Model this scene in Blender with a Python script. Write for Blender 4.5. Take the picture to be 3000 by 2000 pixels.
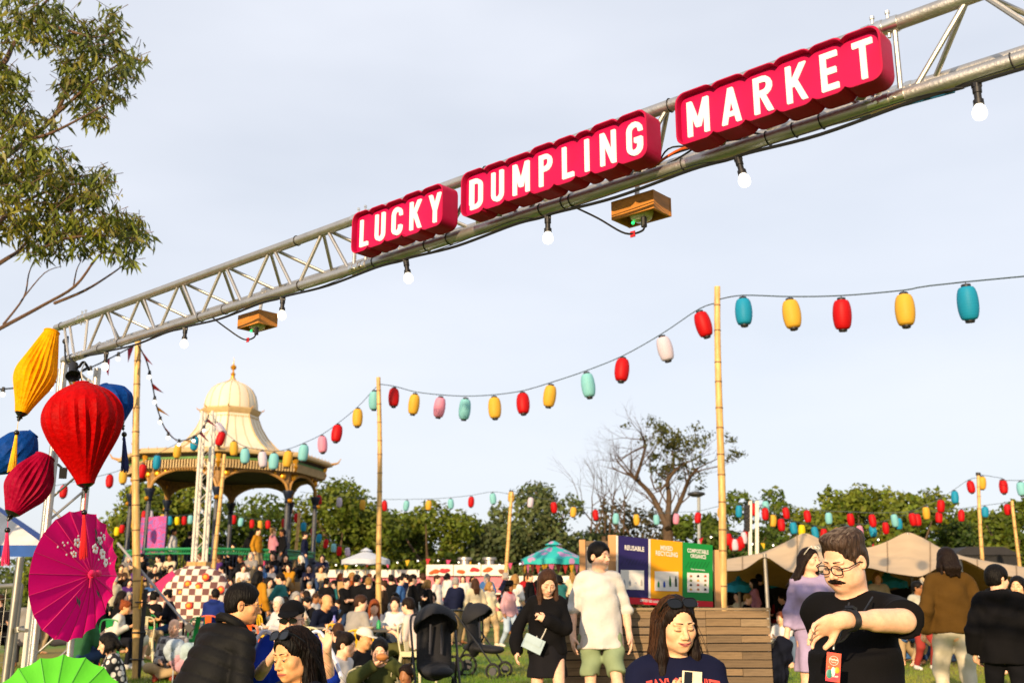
import bpy, math, random
import numpy as np
from mathutils import Vector, Matrix
R = math.radians
rng = random.Random(7)
nrg = np.random.default_rng(7)
SC = bpy.context.scene
COL = SC.collection
for o in list(bpy.data.objects):
    bpy.data.objects.remove(o)

# ------------------------------------------------------------------ camera
F, CH, PITCH = 3000.0, 1.68, math.atan(740 / 3000.0)
cam = bpy.data.cameras.new('camera')
cam_o = bpy.data.objects.new('camera', cam)
COL.objects.link(cam_o)
cam_o.location = (0, 0, CH)
cam_o.rotation_euler = (math.pi / 2 + PITCH, 0, 0)
cam.sensor_width = 36
cam.lens = 36
cam.clip_start = 0.05
cam.clip_end = 3000
cam.dof.use_dof = True
cam.dof.focus_distance = 4.6
cam.dof.aperture_fstop = 4.2
SC.camera = cam_o
SC.render.resolution_x, SC.render.resolution_y = 1024, 682
# ------------------------------------------------------------------ sky, sun, exposure
SUN_AZ, SUN_EL = 21.0, 15.0           # sun stands behind the camera, to its left
w = bpy.data.worlds.new('World')
SC.world = w
w.use_nodes = True
nt = w.node_tree
nt.nodes.clear()
out = nt.nodes.new('ShaderNodeOutputWorld')
bg = nt.nodes.new('ShaderNodeBackground')
sky = nt.nodes.new('ShaderNodeTexSky')
sky.sky_type = 'NISHITA'
sky.sun_disc = False
sky.sun_elevation = R(SUN_EL)
sky.sun_rotation = R(180 + SUN_AZ)
sky.altitude = 50
sky.air_density = 1.0
sky.dust_density = 1.5
mixn = nt.nodes.new('ShaderNodeMix')
mixn.data_type = 'RGBA'
tc = nt.nodes.new('ShaderNodeTexCoord')
mp = nt.nodes.new('ShaderNodeMapping')
mp.inputs['Scale'].default_value = (1.6, 1.6, 5.0)
nz = nt.nodes.new('ShaderNodeTexNoise')
nz.inputs['Scale'].default_value = 1.1
nz.inputs['Detail'].default_value = 4
rmp = nt.nodes.new('ShaderNodeMapRange')
rmp.inputs['From Min'].default_value = .3
rmp.inputs['From Max'].default_value = .75
rmp.inputs['To Min'].default_value = .64
rmp.inputs['To Max'].default_value = .9
nt.links.new(tc.outputs['Generated'], mp.inputs[0])
nt.links.new(mp.outputs[0], nz.inputs['Vector'])
nt.links.new(nz.outputs['Fac'], rmp.inputs['Value'])
nt.links.new(rmp.outputs[0], mixn.inputs['Factor'])
nt.links.new(sky.outputs[0], mixn.inputs['A'])
mixn.inputs['B'].default_value = (7.9, 8.2, 9.0, 1)     # thin pale cloud veil
nt.links.new(mixn.outputs['Result'], bg.inputs[0])
bg.inputs[1].default_value = 0.086
nt.links.new(bg.outputs[0], out.inputs[0])
sun = bpy.data.lights.new('sun', 'SUN')
sun.energy = 5.0
sun.angle = R(.6)
sun.color = (1.0, .74, .45)
sun_o = bpy.data.objects.new('sun', sun)
COL.objects.link(sun_o)
sun_o.location = (-20, -30, 12)
SUND = Vector((-math.sin(R(SUN_AZ)) * math.cos(R(SUN_EL)), -math.cos(R(SUN_AZ)) * math.cos(R(SUN_EL)), math.sin(R(SUN_EL))))
sun_o.rotation_euler = SUND.to_track_quat('Z', 'Y').to_euler()
SC.view_settings.view_transform = 'Standard'
SC.view_settings.look = 'None'
SC.view_settings.gamma = 1
SC.view_settings.exposure = 0.5
SC.view_settings.use_curve_mapping = False
SC.render.engine = 'CYCLES'
SC.cycles.use_denoising = True
SC.cycles.max_bounces = 6
SC.cycles.transparent_max_bounces = 6
SC.cycles.caustics_reflective = False
SC.cycles.caustics_refractive = False


# ------------------------------------------------------------------ photo <-> place
def ray(px, py):
    u = (px - 1500) / F
    v = (1000 - py) / F
    return np.array([u, math.cos(PITCH) - v * math.sin(PITCH), math.sin(PITCH) + v * math.cos(PITCH)])


def W(px, py, Y):
    d = ray(px, py)
    return d * Y / d[1] + np.array([0, 0, CH])


def Wz(px, py, z):
    d = ray(px, py)
    return d * (z - CH) / d[2] + np.array([0, 0, CH])


def proj(p):
    x, y, z = p[0], p[1], p[2] - CH
    f = y * math.cos(PITCH) + z * math.sin(PITCH)
    u = -y * math.sin(PITCH) + z * math.cos(PITCH)
    return 1500 + F * x / f, 1000 - F * u / f


def sst(a, b, x):
    t = min(1, max(0, (x - a) / (b - a)))
    return t * t * (3 - 2 * t)


def gz(x, y):
    """height of the lawn"""
    z = .41 * sst(3.0, 9.5, y) + .3 * sst(27, 38, y)
    return z


def A3(*a):
    return np.array(a, float)


def unit(v):
    v = np.asarray(v, float)
    return v / (np.linalg.norm(v) + 1e-12)


# ------------------------------------------------------------------ colours and materials
def lin(c):
    if isinstance(c, str):
        c = c.lstrip('#')
        v = [int(c[i:i + 2], 16) / 255 for i in (0, 2, 4)]
        return tuple(x / 12.92 if x <= .04045 else ((x + .055) / 1.055) ** 2.4 for x in v)
    return tuple(c)


MATS = {}


def mat(name, col, rough=.65, metal=0., var=.12, vscale=6., bump=0., bscale=60., emit=0., trans=0., sheen=0.,
        alpha=1., stretch=None, coat=0., vcol=False, spec=.4, sub=0., col2=None):
    if name in MATS:
        return MATS[name]
    m = bpy.data.materials.new(name)
    m.use_nodes = True
    t = m.node_tree
    N = t.nodes
    b = N['Principled BSDF']
    c = lin(col)
    b.inputs['Roughness'].default_value = rough
    b.inputs['Metallic'].default_value = metal
    b.inputs['Specular IOR Level'].default_value = spec
    if sheen:
        b.inputs['Sheen Weight'].default_value = sheen
        b.inputs['Sheen Roughness'].default_value = .4
    if coat:
        b.inputs['Coat Weight'].default_value = coat
    if sub:
        b.inputs['Subsurface Weight'].default_value = sub
        b.inputs['Subsurface Radius'].default_value = (.012, .005, .003)
        b.inputs['Subsurface Scale'].default_value = 1.0
    co = N.new('ShaderNodeTexCoord')
    mpn = N.new('ShaderNodeMapping')
    t.links.new(co.outputs['Object'], mpn.inputs[0])
    if stretch:
        mpn.inputs['Scale'].default_value = stretch
    no = N.new('ShaderNodeTexNoise')
    no.inputs['Scale'].default_value = vscale
    no.inputs['Detail'].default_value = 5
    t.links.new(mpn.outputs[0], no.inputs['Vector'])
    rp = N.new('ShaderNodeValToRGB')
    lo = tuple(x * (1 - var) for x in c)
    hi = tuple(min(1, x * (1 + var)) for x in c)
    if col2:
        hi = lin(col2)
        lo = c
    rp.color_ramp.elements[0].position = .32
    rp.color_ramp.elements[1].position = .68
    rp.color_ramp.elements[0].color = (*lo, 1)
    rp.color_ramp.elements[1].color = (*hi, 1)
    t.links.new(no.outputs['Fac'], rp.inputs[0])
    src = rp.outputs[0]
    if vcol:
        at = N.new('ShaderNodeVertexColor')
        at.layer_name = 'Col'
        mx = N.new('ShaderNodeMix')
        mx.data_type = 'RGBA'
        mx.blend_type = 'MULTIPLY'
        mx.inputs['Factor'].default_value = 1
        t.links.new(src, mx.inputs['A'])
        t.links.new(at.outputs[0], mx.inputs['B'])
        src = mx.outputs['Result']
    t.links.new(src, b.inputs['Base Color'])
    if bump:
        nb = N.new('ShaderNodeTexNoise')
        nb.inputs['Scale'].default_value = bscale
        nb.inputs['Detail'].default_value = 4
        t.links.new(mpn.outputs[0], nb.inputs['Vector'])
        bu = N.new('ShaderNodeBump')
        bu.inputs['Strength'].default_value = min(1, bump)
        bu.inputs['Distance'].default_value = .02
        t.links.new(nb.outputs['Fac'], bu.inputs['Height'])
        t.links.new(bu.outputs[0], b.inputs['Normal'])
    if emit:
        b.inputs['Emission Color'].default_value = (*c, 1)
        b.inputs['Emission Strength'].default_value = emit
    if trans:
        tr = N.new('ShaderNodeBsdfTranslucent')
        t.links.new(src, tr.inputs[0])
        ms = N.new('ShaderNodeMixShader')
        ms.inputs[0].default_value = trans
        t.links.new(b.outputs[0], ms.inputs[1])
        t.links.new(tr.outputs[0], ms.inputs[2])
        t.links.new(ms.outputs[0], N['Material Output'].inputs[0])
    if alpha < 1:
        b.inputs['Alpha'].default_value = alpha
    MATS[name] = m
    return m


def nodes_of(m):
    return m.node_tree.nodes, m.node_tree.links, m.node_tree.nodes['Principled BSDF']


# ------------------------------------------------------------------ objects
ORG = {}


def tag(o, label=None, cat=None, group=None, kind=None):
    if label:
        o['label'] = label
    if cat:
        o['category'] = cat
    if group:
        o['group'] = group
    if kind:
        o['kind'] = kind
    return o


def thing(name, label, cat, loc=(0, 0, 0), rz=0., group=None):
    o = bpy.data.objects.new(name, None)
    COL.objects.link(o)
    o.empty_display_size = .1
    o.location = tuple(float(x) for x in loc)
    o.rotation_euler = (0, 0, rz)
    ORG[o.name] = A3(*loc) if rz == 0 else A3(0, 0, 0)
    return tag(o, label, cat, group)


def link(name, me, m=None, parent=None, loc=None):
    o = bpy.data.objects.new(name, me)
    COL.objects.link(o)
    if m is not None and not me.materials:
        me.materials.append(m)
    if parent is not None:
        o.parent = parent
        ORG[o.name] = ORG.get(parent.name, A3(0, 0, 0))
    if loc is not None:
        o.location = tuple(float(x) for x in loc)
    return o


def raw_mesh(name, V, Fc, smooth=True, cols=None):
    """V (n,3); Fc array (m,k) or list of lists"""
    me = bpy.data.meshes.new(name)
    V = np.asarray(V, 'f4')
    if isinstance(Fc, np.ndarray) and Fc.ndim == 2:
        m, k = Fc.shape
        me.vertices.add(len(V))
        me.vertices.foreach_set('co', V.ravel())
        me.loops.add(m * k)
        me.polygons.add(m)
        me.loops.foreach_set('vertex_index', Fc.astype('i4').ravel())
        me.polygons.foreach_set('loop_start', np.arange(0, m * k, k, dtype='i4'))
        me.polygons.foreach_set('loop_total', np.full(m, k, 'i4'))
        me.update(calc_edges=True)
    else:
        me.from_pydata([tuple(map(float, v)) for v in V], [], Fc)
    if smooth:
        me.polygons.foreach_set('use_smooth', np.ones(len(me.polygons), bool))
    if cols is not None:
        ca = me.color_attributes.new('Col', 'FLOAT_COLOR', 'POINT')
        c4 = np.ones((len(V), 4), 'f4')
        c4[:, :3] = cols
        ca.data.foreach_set('color', c4.ravel())
    return me


class MB:
    """collects simple shapes into one mesh"""

    def __init__(s):
        s.v, s.f, s.mi, s.n = [], [], [], 0
        s.cur = 0

    def add(s, V, Fc):
        V = np.asarray(V, float).reshape(-1, 3)
        s.v.append(V)
        for f in Fc:
            s.f.append([int(i) + s.n for i in f])
            s.mi.append(s.cur)
        s.n += len(V)
        return s

    def box(s, c, size, rot=None, taper=1.):
        c = np.asarray(c, float)
        h = np.asarray(size, float) / 2
        V = np.array([[x, y, z] for z in (-1, 1) for y in (-1, 1) for x in (-1, 1)], float)
        V[4:, :2] *= taper
        V = V * h
        if rot is not None:
            V = V @ np.asarray(rot).T
        return s.add(V + c, [(0, 2, 3, 1), (4, 5, 7, 6), (0, 1, 5, 4), (2, 6, 7, 3), (0, 4, 6, 2), (1, 3, 7, 5)])

    def tube(s, pts, r, n=8, caps=True, closed=False):
        P = [np.asarray(p, float) for p in pts]
        m = len(P)
        rr = r if hasattr(r, '__len__') else [r] * m
        V = []
        up = None
        for i in range(m):
            if closed:
                d = unit(P[(i + 1) % m] - P[i - 1])
            else:
                d = unit(P[min(i + 1, m - 1)] - P[max(i - 1, 0)])
            if up is None:
                up = A3(0, 0, 1) if abs(d[2]) < .9 else A3(1, 0, 0)
            a = unit(np.cross(d, up))
            b = np.cross(a, d)
            up = b
            for k in range(n):
                t = 2 * math.pi * k / n
                V.append(P[i] + rr[i] * (a * math.cos(t) + b * math.sin(t)))
        Fc = []
        for i in range(m if closed else m - 1):
            j = (i + 1) % m
            for k in range(n):
                q = (k + 1) % n
                Fc.append((i * n + k, i * n + q, j * n + q, j * n + k))
        if caps and not closed:
            Fc.append(list(range(n))[::-1])
            Fc.append([(m - 1) * n + k for k in range(n)])
        return s.add(V, Fc)

    def lathe(s, prof, c=(0, 0, 0), n=16, rot=None, ribs=0, ribd=0., a0=0., a1=None):
        """prof: [(r, z)]"""
        c = np.asarray(c, float)
        full = a1 is None
        m = n if full else n + 1
        V = []
        for (r, z) in prof:
            for k in range(m):
                t = a0 + (2 * math.pi if full else a1 - a0) * k / n
                q = r * (1 - ribd * abs(math.sin(ribs * t / 2)) ** 2) if ribs else r
                V.append((q * math.cos(t), q * math.sin(t), z))
        V = np.array(V)
        if rot is not None:
            V = V @ np.asarray(rot).T
        Fc = []
        for i in range(len(prof) - 1):
            for k in range(n):
                q = (k + 1) % m
                Fc.append((i * m + k, i * m + q, (i + 1) * m + q, (i + 1) * m + k))
        return s.add(V + c, Fc)

    def prism(s, poly, d, org, ax, ay, an):
        """extrude 2-D poly (list of (u,v)) by d along an"""
        org, ax, ay, an = [np.asarray(q, float) for q in (org, ax, ay, an)]
        n = len(poly)
        V = [org + ax * u + ay * v for u, v in poly] + [org + ax * u + ay * v + an * d for u, v in poly]
        Fc = [list(range(n))[::-1], list(range(n, 2 * n))] + [(i, (i + 1) % n, n + (i + 1) % n, n + i) for i in range(n)]
        return s.add(V, Fc)

    def ball(s, c, r, n=10, m=7, rot=None):
        r = r if hasattr(r, '__len__') else (r, r, r)
        prof = [(math.sin(math.pi * i / m), -math.cos(math.pi * i / m)) for i in range(m + 1)]
        V = []
        for (q, z) in prof:
            for k in range(n):
                t = 2 * math.pi * k / n
                V.append((q * math.cos(t) * r[0], q * math.sin(t) * r[1], z * r[2]))
        V = np.array(V)
        if rot is not None:
            V = V @ np.asarray(rot).T
        Fc = [(i * n + k, i * n + (k + 1) % n, (i + 1) * n + (k + 1) % n, (i + 1) * n + k) for i in range(m) for k in range(n)]
        return s.add(V + np.asarray(c, float), Fc)

    def mesh(s, name, org=(0, 0, 0), smooth=True):
        V = np.concatenate(s.v) - np.asarray(org, float)
        me = bpy.data.meshes.new(name)
        me.from_pydata(V.tolist(), [], s.f)
        if smooth:
            me.polygons.foreach_set('use_smooth', np.ones(len(me.polygons), bool))
            try:
                me.set_sharp_from_angle(angle=R(38))
            except Exception:
                pass
        return me

    def build(s, name, m, parent=None, smooth=True, mats=None):
        V = np.concatenate(s.v)
        if parent is not None:
            org = ORG.get(parent.name, A3(0, 0, 0))
        else:
            lo, hi = V.min(0), V.max(0)
            org = A3((lo[0] + hi[0]) / 2, (lo[1] + hi[1]) / 2, lo[2])
        me = s.mesh(name, org, smooth)
        for q in (mats or [m]):
            me.materials.append(q)
        if mats:
            me.polygons.foreach_set('material_index', np.array(s.mi, 'i4'))
        o = link(name, me, None, parent, None if parent is not None else org)
        ORG[o.name] = org
        me.update()
        return o


def copy_tree(o, parent=None):
    c = o.copy()
    COL.objects.link(c)
    c.parent = parent
    ORG[c.name] = A3(0, 0, 0)
    for ch in list(o.children):
        copy_tree(ch, c)
    return c


def rot_to(z, x=None):
    """rotation matrix whose local z is along z"""
    z = unit(z)
    x = A3(1, 0, 0) if x is None else np.asarray(x, float)
    if abs(np.dot(unit(x), z)) > .98:
        x = A3(0, 1, 0)
    y = unit(np.cross(z, x))
    x = np.cross(y, z)
    return np.stack([x, y, z], 1)


def eul(yaw=0., pitch=0., roll=0.):
    """yaw about z (to the figure's left), pitch nods forward (facing -y), roll tilts to its left; degrees"""
    y, p, r = R(yaw), R(pitch), R(roll)
    rx = np.array([[1, 0, 0], [0, math.cos(p), -math.sin(p)], [0, math.sin(p), math.cos(p)]])
    ry = np.array([[math.cos(r), 0, math.sin(r)], [0, 1, 0], [-math.sin(r), 0, math.cos(r)]])
    rzm = np.array([[math.cos(y), -math.sin(y), 0], [math.sin(y), math.cos(y), 0], [0, 0, 1]])
    return rzm @ rx @ ry


def catenary(a, b, sag, n):
    a, b = np.asarray(a, float), np.asarray(b, float)
    return [a + (b - a) * t - A3(0, 0, 4 * sag * t * (1 - t)) for t in np.linspace(0, 1, n)]


ORD = ['first', 'second', 'third', 'fourth', 'fifth', 'sixth', 'seventh', 'eighth', 'ninth', 'tenth', 'eleventh', 'twelfth',
       'thirteenth', 'fourteenth', 'fifteenth', 'sixteenth', 'seventeenth', 'eighteenth', 'nineteenth', 'twentieth']


def text_mesh(txt, size, align='CENTER', bold=0., sx=1., extrude=0.):
    cu = bpy.data.curves.new('txt', 'FONT')
    cu.body = txt
    cu.size = size
    cu.align_x = align
    cu.align_y = 'CENTER'
    cu.offset = bold * size
    cu.extrude = extrude
    cu.resolution_u = 2
    cu.space_line = .9
    o = bpy.data.objects.new('txt', cu)
    COL.objects.link(o)
    dg = bpy.context.evaluated_depsgraph_get()
    me = bpy.data.meshes.new_from_object(o.evaluated_get(dg))
    bpy.data.objects.remove(o)
    bpy.data.curves.remove(cu)
    V = np.zeros(len(me.vertices) * 3, 'f4')
    me.vertices.foreach_get('co', V)
    V = V.reshape(-1, 3) * A3(sx, 1, 1)
    fs = [list(p.vertices) for p in me.polygons]
    bpy.data.meshes.remove(me)
    return V, fs
# ------------------------------------------------------------------ materials used widely
ALU = mat('aluminium', '#b4b1ad', .45, .92, var=.1, vscale=14, bump=.12, bscale=90)
ALUW = mat('weld_alu', '#d9d4cc', .3, 1.0, var=.1)
BLACKP = mat('black_plastic', '#16161a', .5, var=.2)
CABLE = mat('black_cable', '#121215', .55, var=.1)
BULB = mat('bulb_glass', '#fff4de', .3, emit=2.6, var=0)
SIGNRED = mat('sign_crimson', '#a2043a', .5, var=.14, vscale=9, spec=.2)
SIGNFACE = mat('sign_face', '#b00546', .5, var=.09, vscale=12, spec=.2)
SIGNLET = mat('sign_letter', '#77715f', .5, emit=1., var=0, spec=.1)
nodes_of(SIGNLET)[2].inputs['Emission Color'].default_value = (.86, .8, .6, 1)
PLY = mat('plywood', '#b5762f', .6, var=.25, vscale=9, stretch=(1, 1, 6), bump=.15)
BAMBOO = mat('bamboo', '#c29a5b', .45, var=.3, vscale=5, stretch=(3, 3, .8), bump=.2, bscale=30)
BAMD = mat('bamboo_node', '#6f5330', .6, var=.2)

# ------------------------------------------------------------------ truss gateway
ZB, SEP = 3.25, .262
L0 = Wz(190, 1055, ZB)
BD = unit(Wz(2648, 281, ZB) - L0)
BN = A3(BD[1], -BD[0], 0)            # towards the camera
UP = A3(0, 0, 1)


def s_on(px, py, off=0.):
    r = ray(px, py)
    o = L0 + BN * off
    t = ((o - A3(0, 0, CH)) @ BN) / (r @ BN)
    q = r * t + A3(0, 0, CH)
    return float((q - L0) @ BD), float(q[2])


def bp(s, z=0., off=0.):
    return L0 + BD * s + UP * z + BN * off


CHA, CHB, CHC = (SEP, 0.), (0., 0.), (SEP / 2, -.225)
gate = thing('truss_gateway', 'silver triangular aluminium truss gateway with long beam carrying the red signs', 'gateway', (L0[0], L0[1], 0))
S0, S1 = -.02, 8.3
for (z, off), s0 in ((CHA, -.19), (CHB, S0), (CHC, -.1)):
    MB().tube([bp(s, z, off) for s in np.linspace(s0, S1, 12)], .025, 14).build('chord', ALU, gate)
joints = [.213, 3.127, 5.78]
unit_cyl = MB().tube([(0, 0, 0), (0, 0, 1)], 1, 8).mesh('brace')
unit_cyl.materials.append(ALU)


def strut(a, b, r, parent, name='brace', me=unit_cyl):
    a, b = np.asarray(a, float), np.asarray(b, float)
    o = link(name, me, None, parent)
    rm = rot_to(b - a)
    M = Matrix(rm.tolist()).to_4x4()
    o.matrix_local = Matrix.Translation(Vector((a - ORG[parent.name]).tolist())) @ M @ Matrix.Diagonal((r, r, float(np.linalg.norm(b - a)), 1))
    return o


bay = .486
edges = [.213 + .02, 3.127, 5.78, S1]
for si in range(3):
    a, b = edges[si] + .06, edges[si + 1] - .06
    nb = max(1, round((b - a) / bay))
    st = (b - a) / nb
    for i in range(nb):
        s0 = a + i * st
        for (p, q) in ((CHA, CHB), (CHA, CHC)):
            strut(bp(s0 + .02, q[0], q[1]), bp(s0 + st / 2 - .018, p[0], p[1]), .0095, gate)
            strut(bp(s0 + st / 2 + .018, p[0], p[1]), bp(s0 + st - .02, q[0], q[1]), .0095, gate)
        strut(bp(s0 + .05, CHB[0], CHB[1]), bp(s0 + st / 2, CHC[0], CHC[1]), .008, gate)
        strut(bp(s0 + st / 2, CHC[0], CHC[1]), bp(s0 + st - .05, CHB[0], CHB[1]), .008, gate)
    for s0 in (a - .015, b + .015):
        strut(bp(s0, 0, 0), bp(s0, SEP, 0), .0095, gate)
for s0 in (.06, .14):
    strut(bp(s0, 0, 0), bp(s0 - .13, SEP, 0), .0095, gate)
for js in joints:
    for (z, off) in (CHA, CHB, CHC):
        m = MB()
        c = bp(js, z, off)
        for k, (d0, d1, rr) in enumerate(((-.06, -.035, .0285), (-.035, .035, .0265), (-.01, .01, .0295), (.035, .06, .0285))):
            m.tube([c + BD * d0, c + BD * d1], rr, 14)
        for d in (-.026, .026):
            dirn = UP if off == 0 and z > .1 else unit(UP * .3 - BN)
            m.tube([c + BD * d - dirn * .042, c + BD * d + dirn * .05], .006, 6)
            m.tube([c + BD * d + dirn * .046, c + BD * d + dirn * .056], .0085, 6)
        m.build('coupling', ALUW, gate)


def tower(base, legs, h, seed):
    ps = [np.asarray(base, float) + A3(x, y, 0) for x, y in legs]
    for p in ps:
        MB().tube([p, p + UP * h], .025, 14).build('leg', ALU, gate)
    for i in range(3):
        a, b = ps[i], ps[(i + 1) % 3]
        z = .12 + .1 * i
        k = 0
        while z < h - .3:
            strut(a + UP * z, b + UP * (z + .24), .0085, gate)
            strut(b + UP * (z + .27), a + UP * (z + .5), .0085, gate)
            z += .52
            k += 1
    m = MB()
    c = sum(ps) / 3
    m.box((c[0], c[1], .006), (.6, .6, .012))
    m.build('base_plate', ALU, gate)


tower(A3(L0[0], L0[1], 0), ((0.0, .0), (-.105, .2), (.16, .175)), ZB - .02, 1)
tr = bp(S1 - .15)
tower(A3(tr[0], tr[1], 0), ((0, 0), (-.105, .2), (.16, .175)), ZB - .02, 2)
# ------------------------------------------------------------------ letters made of strokes
def rr_path(x0, y0, x1, y1, r, seq, n=4):
    """corner-rounded path through the given points"""
    return seq


def arc(cx, cy, rx, ry, a0, a1, n=7):
    return [(cx + rx * math.cos(R(a0 + (a1 - a0) * i / n)), cy + ry * math.sin(R(a0 + (a1 - a0) * i / n))) for i in range(n + 1)]


def ribbon(pts, t):
    P = [np.array(p, float) for p in pts]
    Lf, Rt = [], []
    for i in range(len(P)):
        d0 = P[i] - P[i - 1] if i else P[1] - P[0]
        d1 = P[i + 1] - P[i] if i < len(P) - 1 else d0
        d0, d1 = d0 / np.linalg.norm(d0), d1 / np.linalg.norm(d1)
        n0, n1 = np.array([-d0[1], d0[0]]), np.array([-d1[1], d1[0]])
        nn = n0 + n1
        nn = nn / (nn @ nn) * 2 * t / 2
        Lf.append(P[i] + nn)
        Rt.append(P[i] - nn)
    return [[Rt[i], Rt[i + 1], Lf[i + 1], Lf[i]] for i in range(len(P) - 1)]


def para(x0, y0, x1, y1, t):
    L = math.hypot(x1 - x0, y1 - y0)
    hw = t / 2 * L / abs(y1 - y0)
    if y0 > y1:
        x0, y0, x1, y1 = x1, y1, x0, y0
    return [[np.array(q) for q in ((x0 - hw, y0), (x0 + hw, y0), (x1 + hw, y1), (x1 - hw, y1))]]


LW = dict(L=.42, U=.5, C=.5, K=.54, Y=.56, D=.52, M=.66, P=.5, I=.18, N=.54, G=.52, A=.56, R=.52, E=.44, T=.5)


def letter_quads(ch, t=.14):
    w = LW[ch]
    h = t / 2
    W1 = w - h
    r = min(.22, (w - t) / 2)
    if ch == 'L':
        return ribbon([(h, 1), (h, h), (w, h)], t)
    if ch == 'I':
        return ribbon([(w / 2, 0), (w / 2, 1)], t)
    if ch == 'U':
        return ribbon([(h, 1), (h, r + h)] + arc(w / 2, r + h, w / 2 - h, r, 180, 360)[1:] + [(W1, 1)], t)
    if ch == 'C':
        return ribbon([(W1, .68)] + arc(w / 2, 1 - r - h, w / 2 - h, r, 0, 180) + arc(w / 2, r + h, w / 2 - h, r, 180, 360) + [(W1, .32)], t)
    if ch == 'G':
        return ribbon([(W1, .7)] + arc(w / 2, 1 - r - h, w / 2 - h, r, 0, 180) + arc(w / 2, r + h, w / 2 - h, r, 180, 360) + [(W1, .5 - h), (w * .52, .5 - h)], t)
    if ch == 'D':
        return ribbon([(0, h), (w * .45, h)] + arc(w * .45, r + h, W1 - w * .45, r, -90, 0)[1:] + arc(w * .45, 1 - r - h, W1 - w * .45, r, 0, 90) + [(0, 1 - h)], t) + ribbon([(h, t), (h, 1 - t)], t)
    if ch in 'PR':
        q = ribbon([(h, 0), (h, 1)], t)
        q += ribbon([(t, 1 - h), (w * .5, 1 - h)] + arc(w * .5, .73, W1 - w * .5, .27 - h, 90, -90)[1:] + [(t, .46 + h)], t)
        if ch == 'R':
            q += para(w * .5, .46, w - h * .95, 0, t)
        return q
    if ch == 'K':
        return ribbon([(h, 0), (h, 1)], t) + para(t * .9, .42, w - h, 1, t) + para(t * 1.7, .56, w - h * .9, 0, t)
    if ch == 'Y':
        return para(w / 2, .42, h, 1, t) + para(w / 2, .42, w - h, 1, t) + ribbon([(w / 2, 0), (w / 2, .46)], t)
    if ch == 'M':
        return ribbon([(h, 0), (h, 1)], t) + ribbon([(W1, 0), (W1, 1)], t) + para(w / 2, .22, h * 1.1, 1, t) + para(w / 2, .22, w - h * 1.1, 1, t)
    if ch == 'N':
        return ribbon([(h, 0), (h, 1)], t) + ribbon([(W1, 0), (W1, 1)], t) + para(W1, 0, h, 1, t)
    if ch == 'A':
        return para(h, 0, w / 2, 1, t) + para(W1, 0, w / 2, 1, t) + ribbon([(w * .27, .26), (w * .73, .26)], t * .85)
    if ch == 'E':
        return ribbon([(w, 1 - h), (h, 1 - h), (h, h), (w, h)], t) + ribbon([(t, .5), (w * .9, .5)], t)
    if ch == 'T':
        return ribbon([(0, 1 - h), (w, 1 - h)], t) + ribbon([(w / 2, 0), (w / 2, 1 - t)], t)


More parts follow.
